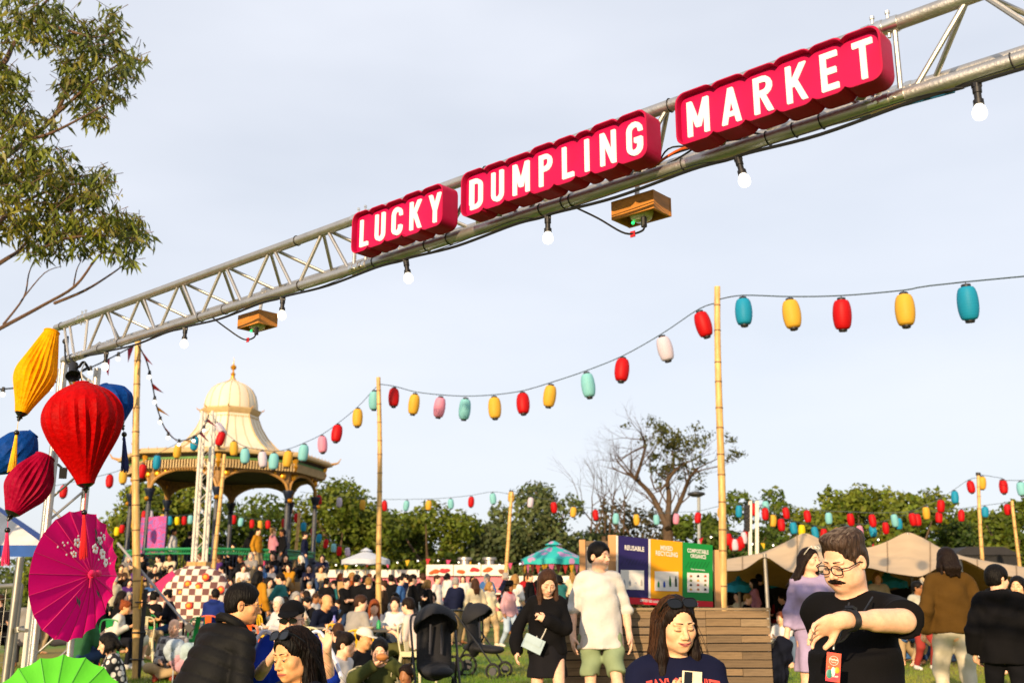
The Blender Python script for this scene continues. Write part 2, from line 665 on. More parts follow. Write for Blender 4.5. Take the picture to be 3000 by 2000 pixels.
def sign(word, px0, py0, px1, py1, label):
    OF, DEP, REC = .155, .095, .03
    s0 = s_on(px0, py0, OF)[0]
    s1 = s_on(px1, py1, OF)[0]
    zlo, zhi = .0, .204
    cap = .134
    zc = (zlo + zhi) / 2
    wid = [LW[c] * cap for c in word]
    gap = (s1 - s0 - .07 - sum(wid)) / max(1, len(word) - 1)
    x = s0 + .035
    cells = []
    for c, q in zip(word, wid):
        cells.append((x, x + q))
        x += q + gap
    pad = .036
    rad = .04
    def edge(xx, top):
        best = None
        for i, (a, b) in enumerate(cells):
            a0 = a - max(pad, gap * .505 if i else pad)
            b0 = b + max(pad, gap * .505 if i < len(cells) - 1 else pad)
            if a0 <= xx <= b0:
                d = min(xx - a0, b0 - xx)
                drop = rad - math.sqrt(max(0, rad * rad - max(0, rad - d) ** 2))
                drop = min(drop, .026) if (xx > cells[0][0] and xx < cells[-1][1]) else drop
                v = drop + (.003 * ((i * 7) % 3))
                best = v if best is None else min(best, v)
        v = best if best is not None else .03
        return (zhi - v) if top else (zlo + v)
    xs = np.linspace(cells[0][0] - pad, cells[-1][1] + pad, 40 * len(word))
    top = [(q, edge(q, True)) for q in xs]
    bot = [(q, edge(q, False)) for q in xs]
    n = len(xs)
    t = thing('light_box_sign', label, 'sign', bp((s0 + s1) / 2, zlo, OF), group='red light box signs on the truss')
    outl = bot + top[::-1]
    m = MB()
    V = [bp(a, b, OF) for a, b in outl] + [bp(a, b, OF - DEP) for a, b in outl]
    k = len(outl)
    Fc = [(i, k + i, k + (i + 1) % k, (i + 1) % k) for i in range(k)]
    # inner wall back to the recessed face
    xc = (xs[0] + xs[-1]) / 2
    def ins(a, b):
        return (xc + (a - xc) * (1 - .007 / (xs[-1] - xc)), zc + (b - zc) * (1 - .0045 / (zhi - zc)))
    V += [bp(*ins(a, b), OF + .0005) for a, b in outl] + [bp(*ins(a, b), OF - REC) for a, b in outl]
    Fc += [(i, (i + 1) % k, 2 * k + (i + 1) % k, 2 * k + i) for i in range(k)]
    Fc += [(2 * k + i, 2 * k + (i + 1) % k, 3 * k + (i + 1) % k, 3 * k + i) for i in range(k)]
    # back sheet
    Fc += [(k + i, k + k - 1 - i, k + k - 2 - i, k + i + 1) for i in range(n - 1)]
    m.add(V, Fc)
    m.build('box_shell', SIGNRED, t)
    m = MB()
    V = [bp(*ins(a, b), OF - REC + .001) for a, b in bot] + [bp(*ins(a, b), OF - REC + .001) for a, b in top]
    m.add(V, [(i, i + 1, n + i + 1, n + i) for i in range(n - 1)])
    m.build('face_panel', SIGNFACE, t, smooth=False)
    for ch, (a, b) in zip(word, cells):
        m = MB()
        for j, q in enumerate(letter_quads(ch)):
            fr = OF - REC + .010 + .0003 * j
            V = [bp(a + u[0] * cap, zc - cap / 2 + u[1] * cap, fr) for u in q]
            V2 = [bp(a + u[0] * cap, zc - cap / 2 + u[1] * cap, OF - REC + .0012) for u in q]
            m.add(V + V2, [(0, 1, 2, 3)] + [(i, 4 + i, 4 + (i + 1) % 4, (i + 1) % 4) for i in range(4)])
        m.build('letter', SIGNLET, t, smooth=False)
    m = MB()
    for q in (s0 + .12, s1 - .12):
        for z in (.03, .17):
            m.box(bp(q, z, .045), (.03, .03, .03))
            m.tube([bp(q, z, .02), bp(q, z, .05)], .006, 6)
    m.build('mounting_bracket', ALU, t)
    return s0, s1


sg = [sign('LUCKY', 1030, 690, 1296, 625, 'crimson light box with five glowing cream letters, leftmost sign on the truss'),
      sign('DUMPLING', 1350, 600, 1896, 440, 'crimson light box with eight glowing cream letters, middle sign on the truss'),
      sign('MARKET', 1982, 410, 2588, 215, 'crimson light box with six glowing cream letters, rightmost and largest-looking sign')]
# ------------------------------------------------------------------ bulbs and cable along the beam
bulb_px = [(316, 1010, 1062), (545, 965, 1016), (831, 870, 918), (1193, 775, 826), (1607, 640, 695), (2168, 480, 535), (2861, 240, 310)]
cab = thing('festoon_cable', 'black festoon cable tied under the silver truss beam', 'cable', bp(3, -.05))
pts_s = [s_on(px, y0, .03)[0] for px, y0, y1 in bulb_px]
bulbroot = None
labels_b = ['glowing round bulb under the truss beside the red silk lantern', 'glowing round bulb under the truss, second from its left end',
            'glowing round bulb beside the left plywood box', 'tilted glowing bulb hanging below the first light box sign',
            'glowing bulb hanging below the middle light box sign', 'tilted glowing bulb right of the right plywood box',
            'largest glowing bulb near the right edge of the picture']
for i, (px, y0, y1) in enumerate(bulb_px):
    s = pts_s[i]
    p = bp(s, -.075, .035)
    tilt = rot_to(unit(UP + BD * (-.22 if i in (3, 5) else .0)))
    if bulbroot is None:
        t = thing('festoon_bulb', labels_b[i], 'light bulb', (0, 0, 0), group='festoon bulbs under the truss beam')
        m = MB()
        m.lathe([(.0, .03), (.012, .03), (.012, .012), (.018, .01), (.018, -.012), (.0145, -.014), (.0145, -.04), (.0205, -.043), (.0205, -.064), (0, -.064)], n=14)
        m.box((0, 0, .022), (.036, .02, .02))
        m.build('socket', BLACKP, t)
        MB().lathe([(.0, -.062), (.014, -.064), (.02, -.073), (.0255, -.084), (.0285, -.098), (.0265, -.113), (.019, -.124), (.008, -.1295), (0, -.13)], n=16).build('bulb', BULB, t)
        bulbroot = t
    else:
        t = copy_tree(bulbroot)
        tag(t, labels_b[i])
    t.matrix_world = Matrix.Translation(Vector(p.tolist())) @ Matrix(tilt.tolist()).to_4x4() @ Matrix.Scale(.76, 4)
cp = [bp(.35, -.03, .03)]
prev = .35
ties = [.5]
for s in pts_s:
    mid = (prev + s) / 2
    if s - prev > .35:
        cp.append(bp(mid - .1, -.062, .035))
        cp.append(bp(mid + (s - prev) * .28, -.045, .035))
    cp.append(bp(s - .04, -.052, .038))
    cp.append(bp(s + .04, -.05, .038))
    ties.append(s + .1)
    prev = s
cp += [bp(7.2, -.06, .03), bp(8.2, -.03, .03)]
def smooth_path(P, n=6):
    P = [np.asarray(p, float) for p in P]
    Q = [P[0]] + P + [P[-1]]
    o = []
    for i in range(1, len(Q) - 2):
        for j in range(n):
            t = j / n
            a, b, c, d = Q[i - 1], Q[i], Q[i + 1], Q[i + 2]
            o.append(.5 * ((2 * b) + (c - a) * t + (2 * a - 5 * b + 4 * c - d) * t * t + (3 * b - a - 3 * c + d) * t ** 3))
    o.append(P[-1])
    return o
MB().tube(smooth_path(cp), .0062, 6).build('main_cable', CABLE, cab)
MB().tube(smooth_path([p + UP * (.006 + .012 * math.sin(i * 1.7)) + BN * .006 for i, p in enumerate(cp)]), .0022, 5).build('thin_wire', CABLE, cab)
tie_me = MB().tube([(.0275 * math.cos(a), .0275 * math.sin(a), .0) for a in np.linspace(0, 2 * math.pi, 14, endpoint=False)], .0022, 5, closed=True).mesh('zip_tie')
tie_me.materials.append(CABLE)
for s in ties + [.07, .12, 1.95, 2.65, 3.16, 3.24, 3.75, 4.3, 4.42, 5.0, 5.45, 5.55, 6.7]:
    o = link('zip_tie', tie_me, None, cab)
    o.matrix_local = Matrix.Translation(Vector((bp(s) - ORG[cab.name]).tolist())) @ Matrix(rot_to(BD + UP * .12).tolist()).to_4x4()
for s in (-.1, 2.6, 3.98, 4.95):
    o = link('zip_tie', tie_me, None, cab)
    o.matrix_local = Matrix.Translation(Vector((bp(s, SEP) - ORG[cab.name]).tolist())) @ Matrix(rot_to(BD).tolist()).to_4x4()
# orange and teal leads between signs
m = MB()
sx = (sg[1][1] + sg[2][0]) / 2
m.tube(smooth_path([bp(sx - .2, .03, -.02), bp(sx - .05, .1, -.06), bp(sx + .1, .05, -.04), bp(sx + .3, .03, -.05)]), .005, 6)
o = m.build('orange_lead', mat('orange_lead', '#c4551a', .5), cab)
m = MB()
for k in range(3):
    m.tube(smooth_path([bp(sx - .25 + .05 * k, .02 + .02 * k, -.05), bp(sx - .1, .07 + .03 * k, -.08), bp(sx + .12, .12 - .03 * k, -.09), bp(sx + .35, .03, -.06)]), .004, 6)
m.build('black_lead', CABLE, cab)
MB().tube(smooth_path([bp(5.3, .02, -.06), bp(5.6, .035, -.12), bp(5.95, .03, -.14)]), .005, 6).build('blue_lead', mat('blue_lead', '#1d5c86', .5), cab)
# ------------------------------------------------------------------ plywood boxes with round lamps
LENS = mat('lamp_lens', '#c9c4b6', .12, var=.25, vscale=60, coat=.6)
for (px, py, lab) in ((748, 905, 'open bottomed plywood box with round lamp under the left of the beam'),
                      (1868, 545, 'open bottomed plywood box with round lamp below the middle and right signs')):
    s, z = s_on(px, py, -.12)
    t = thing('plywood_lamp_box', lab, 'lamp box', bp(s, -.2, -.12), group='plywood lamp boxes under the truss')
    m = MB()
    rot = np.stack([BD, -BN, UP], 1)
    Lx, Ly, Lz, th = .205, .115, .078, .012
    zc = -.022 - Lz / 2
    for (dx, dy, sx_, sy) in ((0, -Ly / 2, Lx, th), (0, Ly / 2, Lx, th), (-Lx / 2 + th / 2 + .001, 0, th, Ly - th - .002), (Lx / 2 - th / 2 - .001, 0, th, Ly - th - .002)):
        m.box(bp(s + dx, zc, -.14 - dy), (sx_, sy, Lz), rot)
    m.box(bp(s, zc + Lz / 2 - .008, -.14), (Lx - .03, Ly - .03, .012), rot)
    m.build('plywood_case', PLY, t)
    m = MB()
    m.lathe([(0, -.03), (.03, -.027), (.042, -.018), (.05, .0), (.05, .015)], bp(s, -.022 - Lz + .016, -.14), 20)
    m.build('round_lens', LENS, t)
    MB().ball(bp(s - .028, -.03 - Lz - .01, -.12), .007).build('green_light', mat('green_led', '#19d86a', .4, emit=1.5, var=0), t)
    m = MB()
    e = bp(s + .025, -.03 - Lz - .02, -.12)
    m.tube(smooth_path([bp(s - .25, -.02, 0), bp(s - .13, -.1, -.02), bp(s - .04, -.17, -.08), bp(s + .03, -.17, -.1), e]), .0045, 6)
    m.tube([e + UP * .02, e - UP * .02], .012, 8)
    m.build('lead', CABLE, t)
    m = MB()
    m.box(bp(s - .01, -.178, -.09), (.022, .005, .024), rot)
    m.build('red_tag', mat('red_tag', '#b51a24', .5), t)
    m = MB()
    m.tube([bp(s - .05, .13, -.2), bp(s - .05, -.03, -.18)], .01, 8)
    m.tube([bp(s - .05 - .02, .14, -.225), bp(s - .05 + .02, .14, -.225)], .032, 10)
    m.build('hanging_clamp', ALU, t)
# ------------------------------------------------------------------ silk lanterns
def silk(name, c):
    return mat(name, c, .55, var=.16, vscale=28, bump=.35, bscale=45, spec=.08, trans=.22)


def lantern(cat_label, top, bot, rmax, prof, c, tassel=None, ribs=24, tc='#d21f2b', name='silk_lantern', n=72):
    top, bot = np.asarray(top, float), np.asarray(bot, float)
    L = float(np.linalg.norm(bot - top))
    rm = rot_to(top - bot)
    t = thing(name, cat_label, 'lantern', bot, group='silk lanterns on the truss tower')
    m = MB()
    P = []
    for i in range(29):
        u = i / 28
        q = np.interp(u, [p[0] for p in prof], [p[1] for p in prof])
        P.append((u, q))
    # smooth profile a little
    q = np.array([p[1] for p in P])
    for _ in range(2):
        q[1:-1] = (q[:-2] + 2 * q[1:-1] + q[2:]) / 4
    V = []
    for i, (u, _) in enumerate(P):
        for k in range(n):
            a = 2 * math.pi * k / n
            env = math.sin(math.pi * min(1, max(0, u))) ** .5
            sag = .1 * env * abs(math.sin(ribs * a / 2)) ** .8 * (1 + .4 * math.sin(3.1 * a + 9 * u))
            wob = .012 * math.sin(5 * a + 7 * u) * env
            r = q[i] * rmax * (1 - sag + wob)
            V.append((r * math.cos(a), r * math.sin(a), u * L))
    V = np.array(V) @ rm.T + bot
    Fc = [(i * n + k, i * n + (k + 1) % n, (i + 1) * n + (k + 1) % n, (i + 1) * n + k) for i in range(28) for k in range(n)]
    m.add(V, Fc)
    m.build('silk_body', c, t)
    m = MB()
    r0 = q[0] * rmax
    m.lathe([(0, -.055), (.008, -.05), (.012, -.035), (.02, -.03), (.014, -.022), (r0 * .7, -.012), (r0 * .98, .0), (r0 * .98, .004), (0, .004)], bot, 20, rm)
    m.build('base_finial', mat('black_lacquer', '#0c0a0a', .25, var=.1, coat=.5), t)
    m = MB()
    rt = q[-1] * rmax
    m.tube([top + rm @ A3(rt * math.cos(a), rt * math.sin(a), 0) for a in np.linspace(0, 2 * math.pi, 18, endpoint=False)], .006, 6, closed=True)
    m.build('top_ring', c, t)
    if tassel is not None:
        bd, e = [np.asarray(x, float) for x in tassel]
        m = MB()
        m.tube([bot - rm @ A3(0, 0, .05), bd], .0018, 4)
        m.build('cord', mat('cord_' + tc, tc, .7), t)
        MB().ball(bd, .017, 12, 8).build('bead', MATS['black_lacquer'], t)
        m = MB()
        for k in range(34):
            a = k * 2.4
            rr = .006 + .014 * math.sqrt(k / 34)
            q1 = bd + A3(math.cos(a) * .005, math.sin(a) * .005, -.012)
            q2 = bd + (e - bd) * .5 + A3(math.cos(a) * rr * .7, math.sin(a) * rr * .7, 0)
            q3 = e + A3(math.cos(a) * rr * 1.25, math.sin(a) * rr * 1.25, rng.uniform(-.01, .02))
            m.tube([q1, q2, q3], [.002, .0028, .0022], 4)
        m.tube([bd - UP * .012, bd - UP * .035], [.007, .011], 8)
        m.build('tassel', mat('tassel_' + tc, tc, .7, sheen=.3), t)
    return t


YL = 6.35
SPIN = [(0, .3), (.12, .48), (.38, .98), (.5, 1.0), (.75, .68), (1, .36)]
TEAR = [(0, .2), (.03, .21), (.2, .46), (.45, .86), (.62, 1.0), (.75, .97), (.88, .74), (.96, .42), (1, .16)]
DIAM = [(0, .33), (.1, .5), (.36, .95), (.52, 1.0), (.7, .88), (.9, .56), (1, .42)]
ROUND = [(0, .22), (.06, .36), (.25, .8), (.5, 1.0), (.75, .85), (.92, .48), (1, .24)]
sY = silk('silk_yellow', '#f2a200')
sR = silk('silk_red', '#b00002')
sB = silk('silk_blue', '#0a3f8c')
sM = silk('silk_crimson', '#98022e')
lantern('golden yellow spindle shaped silk lantern tilted below the beam end', W(152, 972, YL), W(62, 1210, YL - .12), .125, SPIN, sY,
        (W(49, 1267, YL - .14), W(35, 1380, YL - .14)), tc='#f2bd11')
lantern('large red teardrop silk lantern hanging on the truss tower', W(240, 1122, YL - .2), W(251, 1418, YL - .2), .247, TEAR, sR,
        (W(247, 1500, YL - .22), W(244, 1636, YL - .22)), tc='#e0141b', ribs=22)
lantern('round blue silk lantern tucked behind the big red lantern', W(300, 1132, YL + .12), W(352, 1238, YL + .12), .15, ROUND, sB,
        (W(364, 1272, YL + .1), W(366, 1380, YL + .1)), tc='#0a1a5c', ribs=14)
lantern('round blue silk lantern at the left edge, open ring upward', W(98, 1270, YL + .25), W(-12, 1382, YL + .2), .135, ROUND, sB, None, ribs=14)
lantern('crimson diamond shaped silk lantern tilted above the pink parasol', W(132, 1338, YL - .08), W(36, 1502, YL - .2), .135, DIAM, sM,
        (W(22, 1552, YL - .22), W(16, 1652, YL - .22)), tc='#e0245c')
# ------------------------------------------------------------------ parasols
def parasol(label, c, rad, nrm, m1, nr, deep, name='paper_parasol', flowers=False, bow=False):
    c = np.asarray(c, float)
    rm = rot_to(nrm, UP)
    t = thing(name, label, 'parasol', c, group='paper parasols on the truss tower')
    V = []
    nn = nr * 4
    rings = 7
    for i in range(rings + 1):
        u = .03 + .97 * i / rings
        for k in range(nn):
            a = 2 * math.pi * k / nn
            w_ = abs(math.sin(nr * a / 2))
            r = rad * u * (1 - .035 * w_ * u)
            z = -deep * u ** 1.35 - .012 * w_ * u
            V.append((r * math.cos(a), r * math.sin(a), z))
    V = np.array(V) @ rm.T + c
    Fc = [(i * nn + k, i * nn + (k + 1) % nn, (i + 1) * nn + (k + 1) % nn, (i + 1) * nn + k) for i in range(rings) for k in range(nn)]
    cn = MB().add(V, Fc).build('canopy', m1, t)
    for k in range(nr):
        a = 2 * math.pi * k / nr
        m = MB()
        P = [c + rm @ A3(rad * u * math.cos(a), rad * u * math.sin(a), -deep * u ** 1.35 + .002) for u in np.linspace(.04, 1.0, 7)]
        m.tube(P, .0028, 4)
        m.build('rib', MATS.get('rib_' + m1.name) or mat('rib_' + m1.name, tuple(x * .8 for x in lin('#d01468' if flowers else '#5fbf3c')), .6), t)
    m = MB()
    m.lathe([(0, .035), (.012, .033), (.02, .015), (.026, -.004), (0, -.004)], c, 12, rm)
    m.tube([c - rm[:, 2] * .01, c - rm[:, 2] * .3], .007, 6)
    m.build('handle', mat('parasol_cap', '#d8185c' if flowers else '#57b53a', .6), t)
    if bow:
        m = MB()
        for sgn in (-1, 1):
            m.ball(c + rm @ A3(.012, sgn * .028, .03), (.022, .03, .012), 10, 6, rm @ eul(0, 0, 0))
        m.box(c + rm @ A3(-.045, .02, .02), (.06, .016, .004), rm)
        m.build('bow', mat('bow_pink', '#f0266b', .5, trans=.3), t)
    if flowers:
        pet = mat('petal_white', '#efe6df', .7)
        leaf = mat('leaf_paint', '#2c4a3a', .7)
        cen = mat('petal_centre', '#c2591e', .7)
        def spot(u, v):
            r2 = math.hypot(u, v) / rad
            return c + rm @ A3(u, -v, -deep * r2 ** 1.35 + .006)
        # rm x axis is near vertical (UP): u = up, v = sideways
        for (u, v, q) in ((.16, .05, .032), (.21, .11, .03), (.13, .13, .034), (.19, -.10, .03), (.08, .17, .028), (.12, -.13, .022), (.24, .17, .018)):
            m = MB()
            for k in range(5):
                a = 2 * math.pi * k / 5 + u * 9
                p = spot(u + q * .62 * math.cos(a), v + q * .62 * math.sin(a))
                m.ball(p, (q * .42, q * .42, .0025), 8, 4, rm)
            m.build('blossom', pet, cn)
            MB().ball(spot(u, v) + rm[:, 2] * .002, (q * .26, q * .26, .003), 7, 4, rm).build('blossom_centre', cen, cn)
        for k in range(16):
            u, v = .05 + rng.uniform(0, .22), rng.choice([-1, 1]) * rng.uniform(.05, .24)
            MB().ball(spot(u, v), (.008, .008, .002), 6, 4, rm).build('petal', pet, cn)
        for (u, v, a) in ((.2, .09, .6), (.22, .07, .4), (.17, .12, .9), (-.15, -.06, .5), (-.16, -.04, .2), (-.11, .12, .7), (.26, .08, .5)):
            m = MB()
            p = spot(u, v)
            dx = rm @ A3(math.cos(a), math.sin(a), 0)
            dy = rm @ A3(-math.sin(a), math.cos(a), 0)
            m.add([p - dx * .035, p + dy * .008 + rm[:, 2] * .002, p + dx * .035, p - dy * .008 + rm[:, 2] * .002], [(0, 1, 2, 3)])
            m.build('painted_leaf', leaf, cn)
    return t


PINK = mat('parasol_pink', '#e60f78', .5, var=.06, spec=.1, trans=.65, vscale=5, bump=.1)
LIME = mat('parasol_lime', '#62cf34', .5, var=.06, spec=.2, trans=.35, vscale=5, bump=.1)
parasol('hot pink paper parasol painted with white blossoms, hung on the tower', W(266, 1684, 6.4), .395, unit(A3(.959, -.284, -.02)), PINK, 20, .11, flowers=True, bow=True)
parasol('lime green paper parasol cut off by the bottom left edge', W(150, 2115, 5.5), .36, unit(A3(.25, -.93, .28)), LIME, 20, .09)
# black lamps, clamps and tangled leads on the tower head
t = thing('stage_lamp', 'small black clamp lamp among cables at the tower head', 'lamp', W(225, 1100, 6.7))
m = MB()
rm = rot_to(A3(.3, -.6, -.8))
m.lathe([(0, -.06), (.03, -.06), (.032, .03), (.05, .06), (.046, .06), (.03, .03), (0, .03)], W(215, 1085, 6.68), 12, rm)
m.build('housing', BLACKP, t)
m = MB()
m.tube(smooth_path([W(205, 1050, 6.8), W(228, 1075, 6.7), W(245, 1060, 6.7), W(262, 1085, 6.75)]), .009, 6)
m.tube(smooth_path([W(198, 1150, 6.7), W(225, 1130, 6.66), W(235, 1092, 6.66), W(258, 1075, 6.7)]), .006, 6)
m.tube(smooth_path([W(190, 1010, 6.8), W(194, 1060, 6.72), W(215, 1070, 6.7), W(240, 1110, 6.72), W(228, 1160, 6.7)]), .006, 6)
m.build('lead', CABLE, t)
m = MB()
m.tube([W(196, 985, 6.95), W(194, 1030, 6.95)], .014, 8)
m.ball(W(192, 1000, 6.93), .022, 10, 6)
m.build('clamp', BLACKP, t)
m = MB()
m.tube(smooth_path([W(245, 1120, 6.2), W(238, 1090, 6.5), W(248, 1062, 6.7)]), .004, 5)
m.tube(smooth_path([W(275, 1120, 6.45), W(250, 1105, 6.6), W(240, 1100, 6.65)]), .004, 5)
m.build('white_tie', mat('white_tie', '#cfc4b0', .6), t)
t = thing('small_flood_lamp', 'small black lamp clipped to the tower beside the pink parasol', 'lamp', W(185, 1385, 6.7))
m = MB()
m.box(W(185, 1385, 6.7), (.045, .05, .07), eul(20, 10))
m.tube([W(170, 1360, 6.75), W(183, 1372, 6.72)], .008, 6)
m.build('housing', BLACKP, t)
# ------------------------------------------------------------------ lawn
def ground():
    ys = np.unique(np.concatenate([np.linspace(-40, 5, 10), np.linspace(5, 45, 120), np.linspace(46, 140, 20), np.linspace(160, 900, 12)]))
    xs = np.unique(np.concatenate([np.linspace(-600, -40, 10), np.linspace(-38, 38, 60), np.linspace(40, 600, 10)]))
    V = [(x, y, gz(x, y)) for y in ys for x in xs]
    n = len(xs)
    Fc = np.array([(j * n + i, j * n + i + 1, (j + 1) * n + i + 1, (j + 1) * n + i) for j in range(len(ys) - 1) for i in range(n - 1)])
    m = mat('lawn', '#4a6f15', .9, var=.3, vscale=1.2, bump=.6, bscale=30)
    N, Lk, b = nodes_of(m)
    co = [q for q in N if q.type == 'TEX_COORD'][0]
    n1 = N.new('ShaderNodeTexNoise')
    n1.inputs['Scale'].default_value = .16
    n1.inputs['Detail'].default_value = 6
    Lk.new(co.outputs['Object'], n1.inputs['Vector'])
    r1 = N.new('ShaderNodeValToRGB')
    r1.color_ramp.elements[0].position = .47
    r1.color_ramp.elements[1].position = .6
    Lk.new(n1.outputs['Fac'], r1.inputs[0])
    sep = N.new('ShaderNodeSeparateXYZ')
    Lk.new(co.outputs['Object'], sep.inputs[0])
    # worn straw-coloured track across the right of the lawn
    mr = N.new('ShaderNodeMapRange')
    mr.inputs['From Min'].default_value = -1.5
    mr.inputs['From Max'].default_value = 2.5
    Lk.new(sep.outputs['X'], mr.inputs['Value'])
    mry = N.new('ShaderNodeMapRange')
    mry.inputs['From Min'].default_value = 19
    mry.inputs['From Max'].default_value = 22.5
    mry.inputs['To Min'].default_value = .25
    Lk.new(sep.outputs['Y'], mry.inputs['Value'])
    mu = N.new('ShaderNodeMath')
    mu.operation = 'MULTIPLY'
    Lk.new(mr.outputs[0], mu.inputs[0])
    Lk.new(mry.outputs[0], mu.inputs[1])
    mx0 = N.new('ShaderNodeMath')
    mx0.operation = 'MULTIPLY_ADD'
    Lk.new(mu.outputs[0], mx0.inputs[0])
    mx0.inputs[1].default_value = .8
    Lk.new(r1.outputs[0], mx0.inputs[2])
    mx0.use_clamp = True
    sc_ = N.new('ShaderNodeMath')
    sc_.operation = 'MULTIPLY'
    sc_.inputs[1].default_value = .85
    Lk.new(mx0.outputs[0], sc_.inputs[0])
    mx = N.new('ShaderNodeMix')
    mx.data_type = 'RGBA'
    Lk.new(sc_.outputs[0], mx.inputs['Factor'])
    Lk.new(b.inputs['Base Color'].links[0].from_socket, mx.inputs['A'])
    mx.inputs['B'].default_value = (*lin('#8a7434'), 1)
    Lk.new(mx.outputs['Result'], b.inputs['Base Color'])
    o = link('lawn', raw_mesh('lawn', V, Fc), m)
    tag(o, kind='structure')


ground()
# grass blades where the lawn is near enough to show them
nb = 60000
gx = nrg.uniform(-9, 9, nb)
gy = 15.0 + nrg.uniform(0, 1, nb) ** 1.5 * 11
gzv = np.array([gz(0, y) for y in gy])
ln = nrg.uniform(.03, .07, nb)
an = nrg.uniform(0, 6.28, nb)
wv = .006
V = np.zeros((nb, 3, 3), 'f4')
V[:, 0] = np.stack([gx - wv * np.cos(an), gy - wv * np.sin(an), gzv], 1)
V[:, 1] = np.stack([gx + wv * np.cos(an), gy + wv * np.sin(an), gzv], 1)
V[:, 2] = np.stack([gx + nrg.normal(0, .02, nb), gy + nrg.normal(0, .02, nb), gzv + ln], 1)
o = link('grass', raw_mesh('grass', V.reshape(-1, 3), np.arange(nb * 3).reshape(-1, 3), False), mat('grass_blade', '#527a17', .7, var=.35, vscale=.9, trans=.25, col2='#8f8f38'))
tag(o, 'short mown grass of the festival lawn', 'grass', kind='stuff')

# ------------------------------------------------------------------ trees
LEAFM = {}


def leaf_mat(name, c, hi):
    return mat(name, c, .6, vscale=.35, col2=hi, trans=.3, vcol=True, spec=.25)


def crown_mesh(blobs, n, size, seed, shell=.55):
    """leaf clumps (bent quads) spread through ellipsoid blobs [(c, r)]"""
    g = np.random.default_rng(seed)
    vol = np.array([r[0] * r[1] * r[2] for c, r in blobs]) ** .67
    cnt = (vol / vol.sum() * n).astype(int)
    P, Nn, Sh = [], [], []
    for (c, r), k in zip(blobs, cnt):
        d = g.normal(size=(k, 3))
        d /= np.linalg.norm(d, axis=1, keepdims=True)
        u = 1 - (1 - shell) * g.uniform(0, 1, k) ** 1.3
        # lumpy surface
        lump = 1 + .16 * np.sin(d[:, 0] * 7 + seed) * np.sin(d[:, 2] * 6 + seed * 2) + .1 * np.sin(d[:, 1] * 13 + d[:, 2] * 11)
        P.append(np.asarray(c) + d * np.asarray(r) * (u * lump)[:, None] + g.normal(0, size * .5, (k, 3)))
        Nn.append(d)
    P = np.concatenate(P)
    Nn = np.concatenate(Nn)
    k = len(P)
    nr_ = Nn + g.normal(0, .75, (k, 3))
    nr_ /= np.linalg.norm(nr_, axis=1, keepdims=True)
    tx = np.cross(nr_, g.normal(size=(k, 3)))
    tx /= np.linalg.norm(tx, axis=1, keepdims=True)
    ty = np.cross(nr_, tx)
    s = size * g.uniform(.5, 1.25, (k, 1))
    V = np.stack([P - tx * s, P - ty * s * .55 + nr_ * s * .2, P + tx * s, P + ty * s * .55 + nr_ * s * .2], 1).reshape(-1, 3)
    cols = np.repeat(g.uniform(.6, 1.25, (k, 1)) * np.array([[1, 1, 1]]) + g.normal(0, .05, (k, 3)) * np.array([[1.5, .6, .3]]), 4, 0)
    return raw_mesh('crown', V, np.arange(k * 4).reshape(-1, 4), False, np.clip(cols, .2, 1.6))


BARK = mat('bark', '#5d4b3a', .85, var=.3, vscale=5, stretch=(1, 1, .25), bump=.5, bscale=14)


def tree(name, label, px, top, wpx, Y, leafm, seed, n=8000, size=.155, low=None, group='trees behind the festival lawn'):
    g = random.Random(seed)
    k = 3000 / Y
    b = W(px, 1740, Y)
    z0 = gz(b[0], Y)
    H_ = W(px, top, Y)[2] - z0
    w_ = wpx / k
    t = thing(name, label, 'tree', (b[0], Y, z0), group=group)
    base = A3(b[0], Y, z0)
    bl = []
    nbl = 15
    for i in range(nbl):
        a = i * 2.4 + seed
        hh = g.uniform(.28, .88) * (1 - .25 * (i % 3) / 2) if i else .8
        rr = w_ * .5 * (.8 * math.sqrt(g.random()) if i else .1)
        r0 = g.uniform(.11, .24) * w_
        bl.append((base + A3(rr * math.cos(a), rr * math.sin(a) * .8, H_ * hh), (r0, r0, min(r0 * .9, H_ * .24))))
    for i in range(5):
        a = i * 1.3 + seed * 2
        bl.append((base + A3(w_ * .34 * math.cos(a), w_ * .3 * math.sin(a), H_ * .22), (w_ * .2, w_ * .2, H_ * .2)))
    me = crown_mesh(bl, int(n * 1.7), size, seed)
    # scale to the wanted outline
    V = np.zeros(len(me.vertices) * 3, 'f4')
    me.vertices.foreach_get('co', V)
    V = V.reshape(-1, 3) - base
    V[:, 2] *= H_ / np.percentile(V[:, 2], 99.7)
    V[:, 0] *= (w_ * .56) / np.percentile(np.abs(V[:, 0]), 98)
    me.vertices.foreach_set('co', V.astype('f4').ravel())
    link('crown', me, leafm, t)
    m = MB()
    m.tube([base, base + A3(.1, 0, H_ * .25), base + A3(-.05, .1, H_ * .6)], [.22, .17, .07], 8)
    for i in range(5):
        a = i * 1.25 + seed
        m.tube([base + A3(.08, 0, H_ * (.2 + .05 * i)), base + A3(w_ * .16 * math.cos(a), w_ * .16 * math.sin(a), H_ * (.45 + .04 * i)),
                base + A3(w_ * .3 * math.cos(a), w_ * .3 * math.sin(a), H_ * (.6 + .05 * i))], [.1, .07, .03], 6)
    m.build('trunk', BARK, t)
    return t


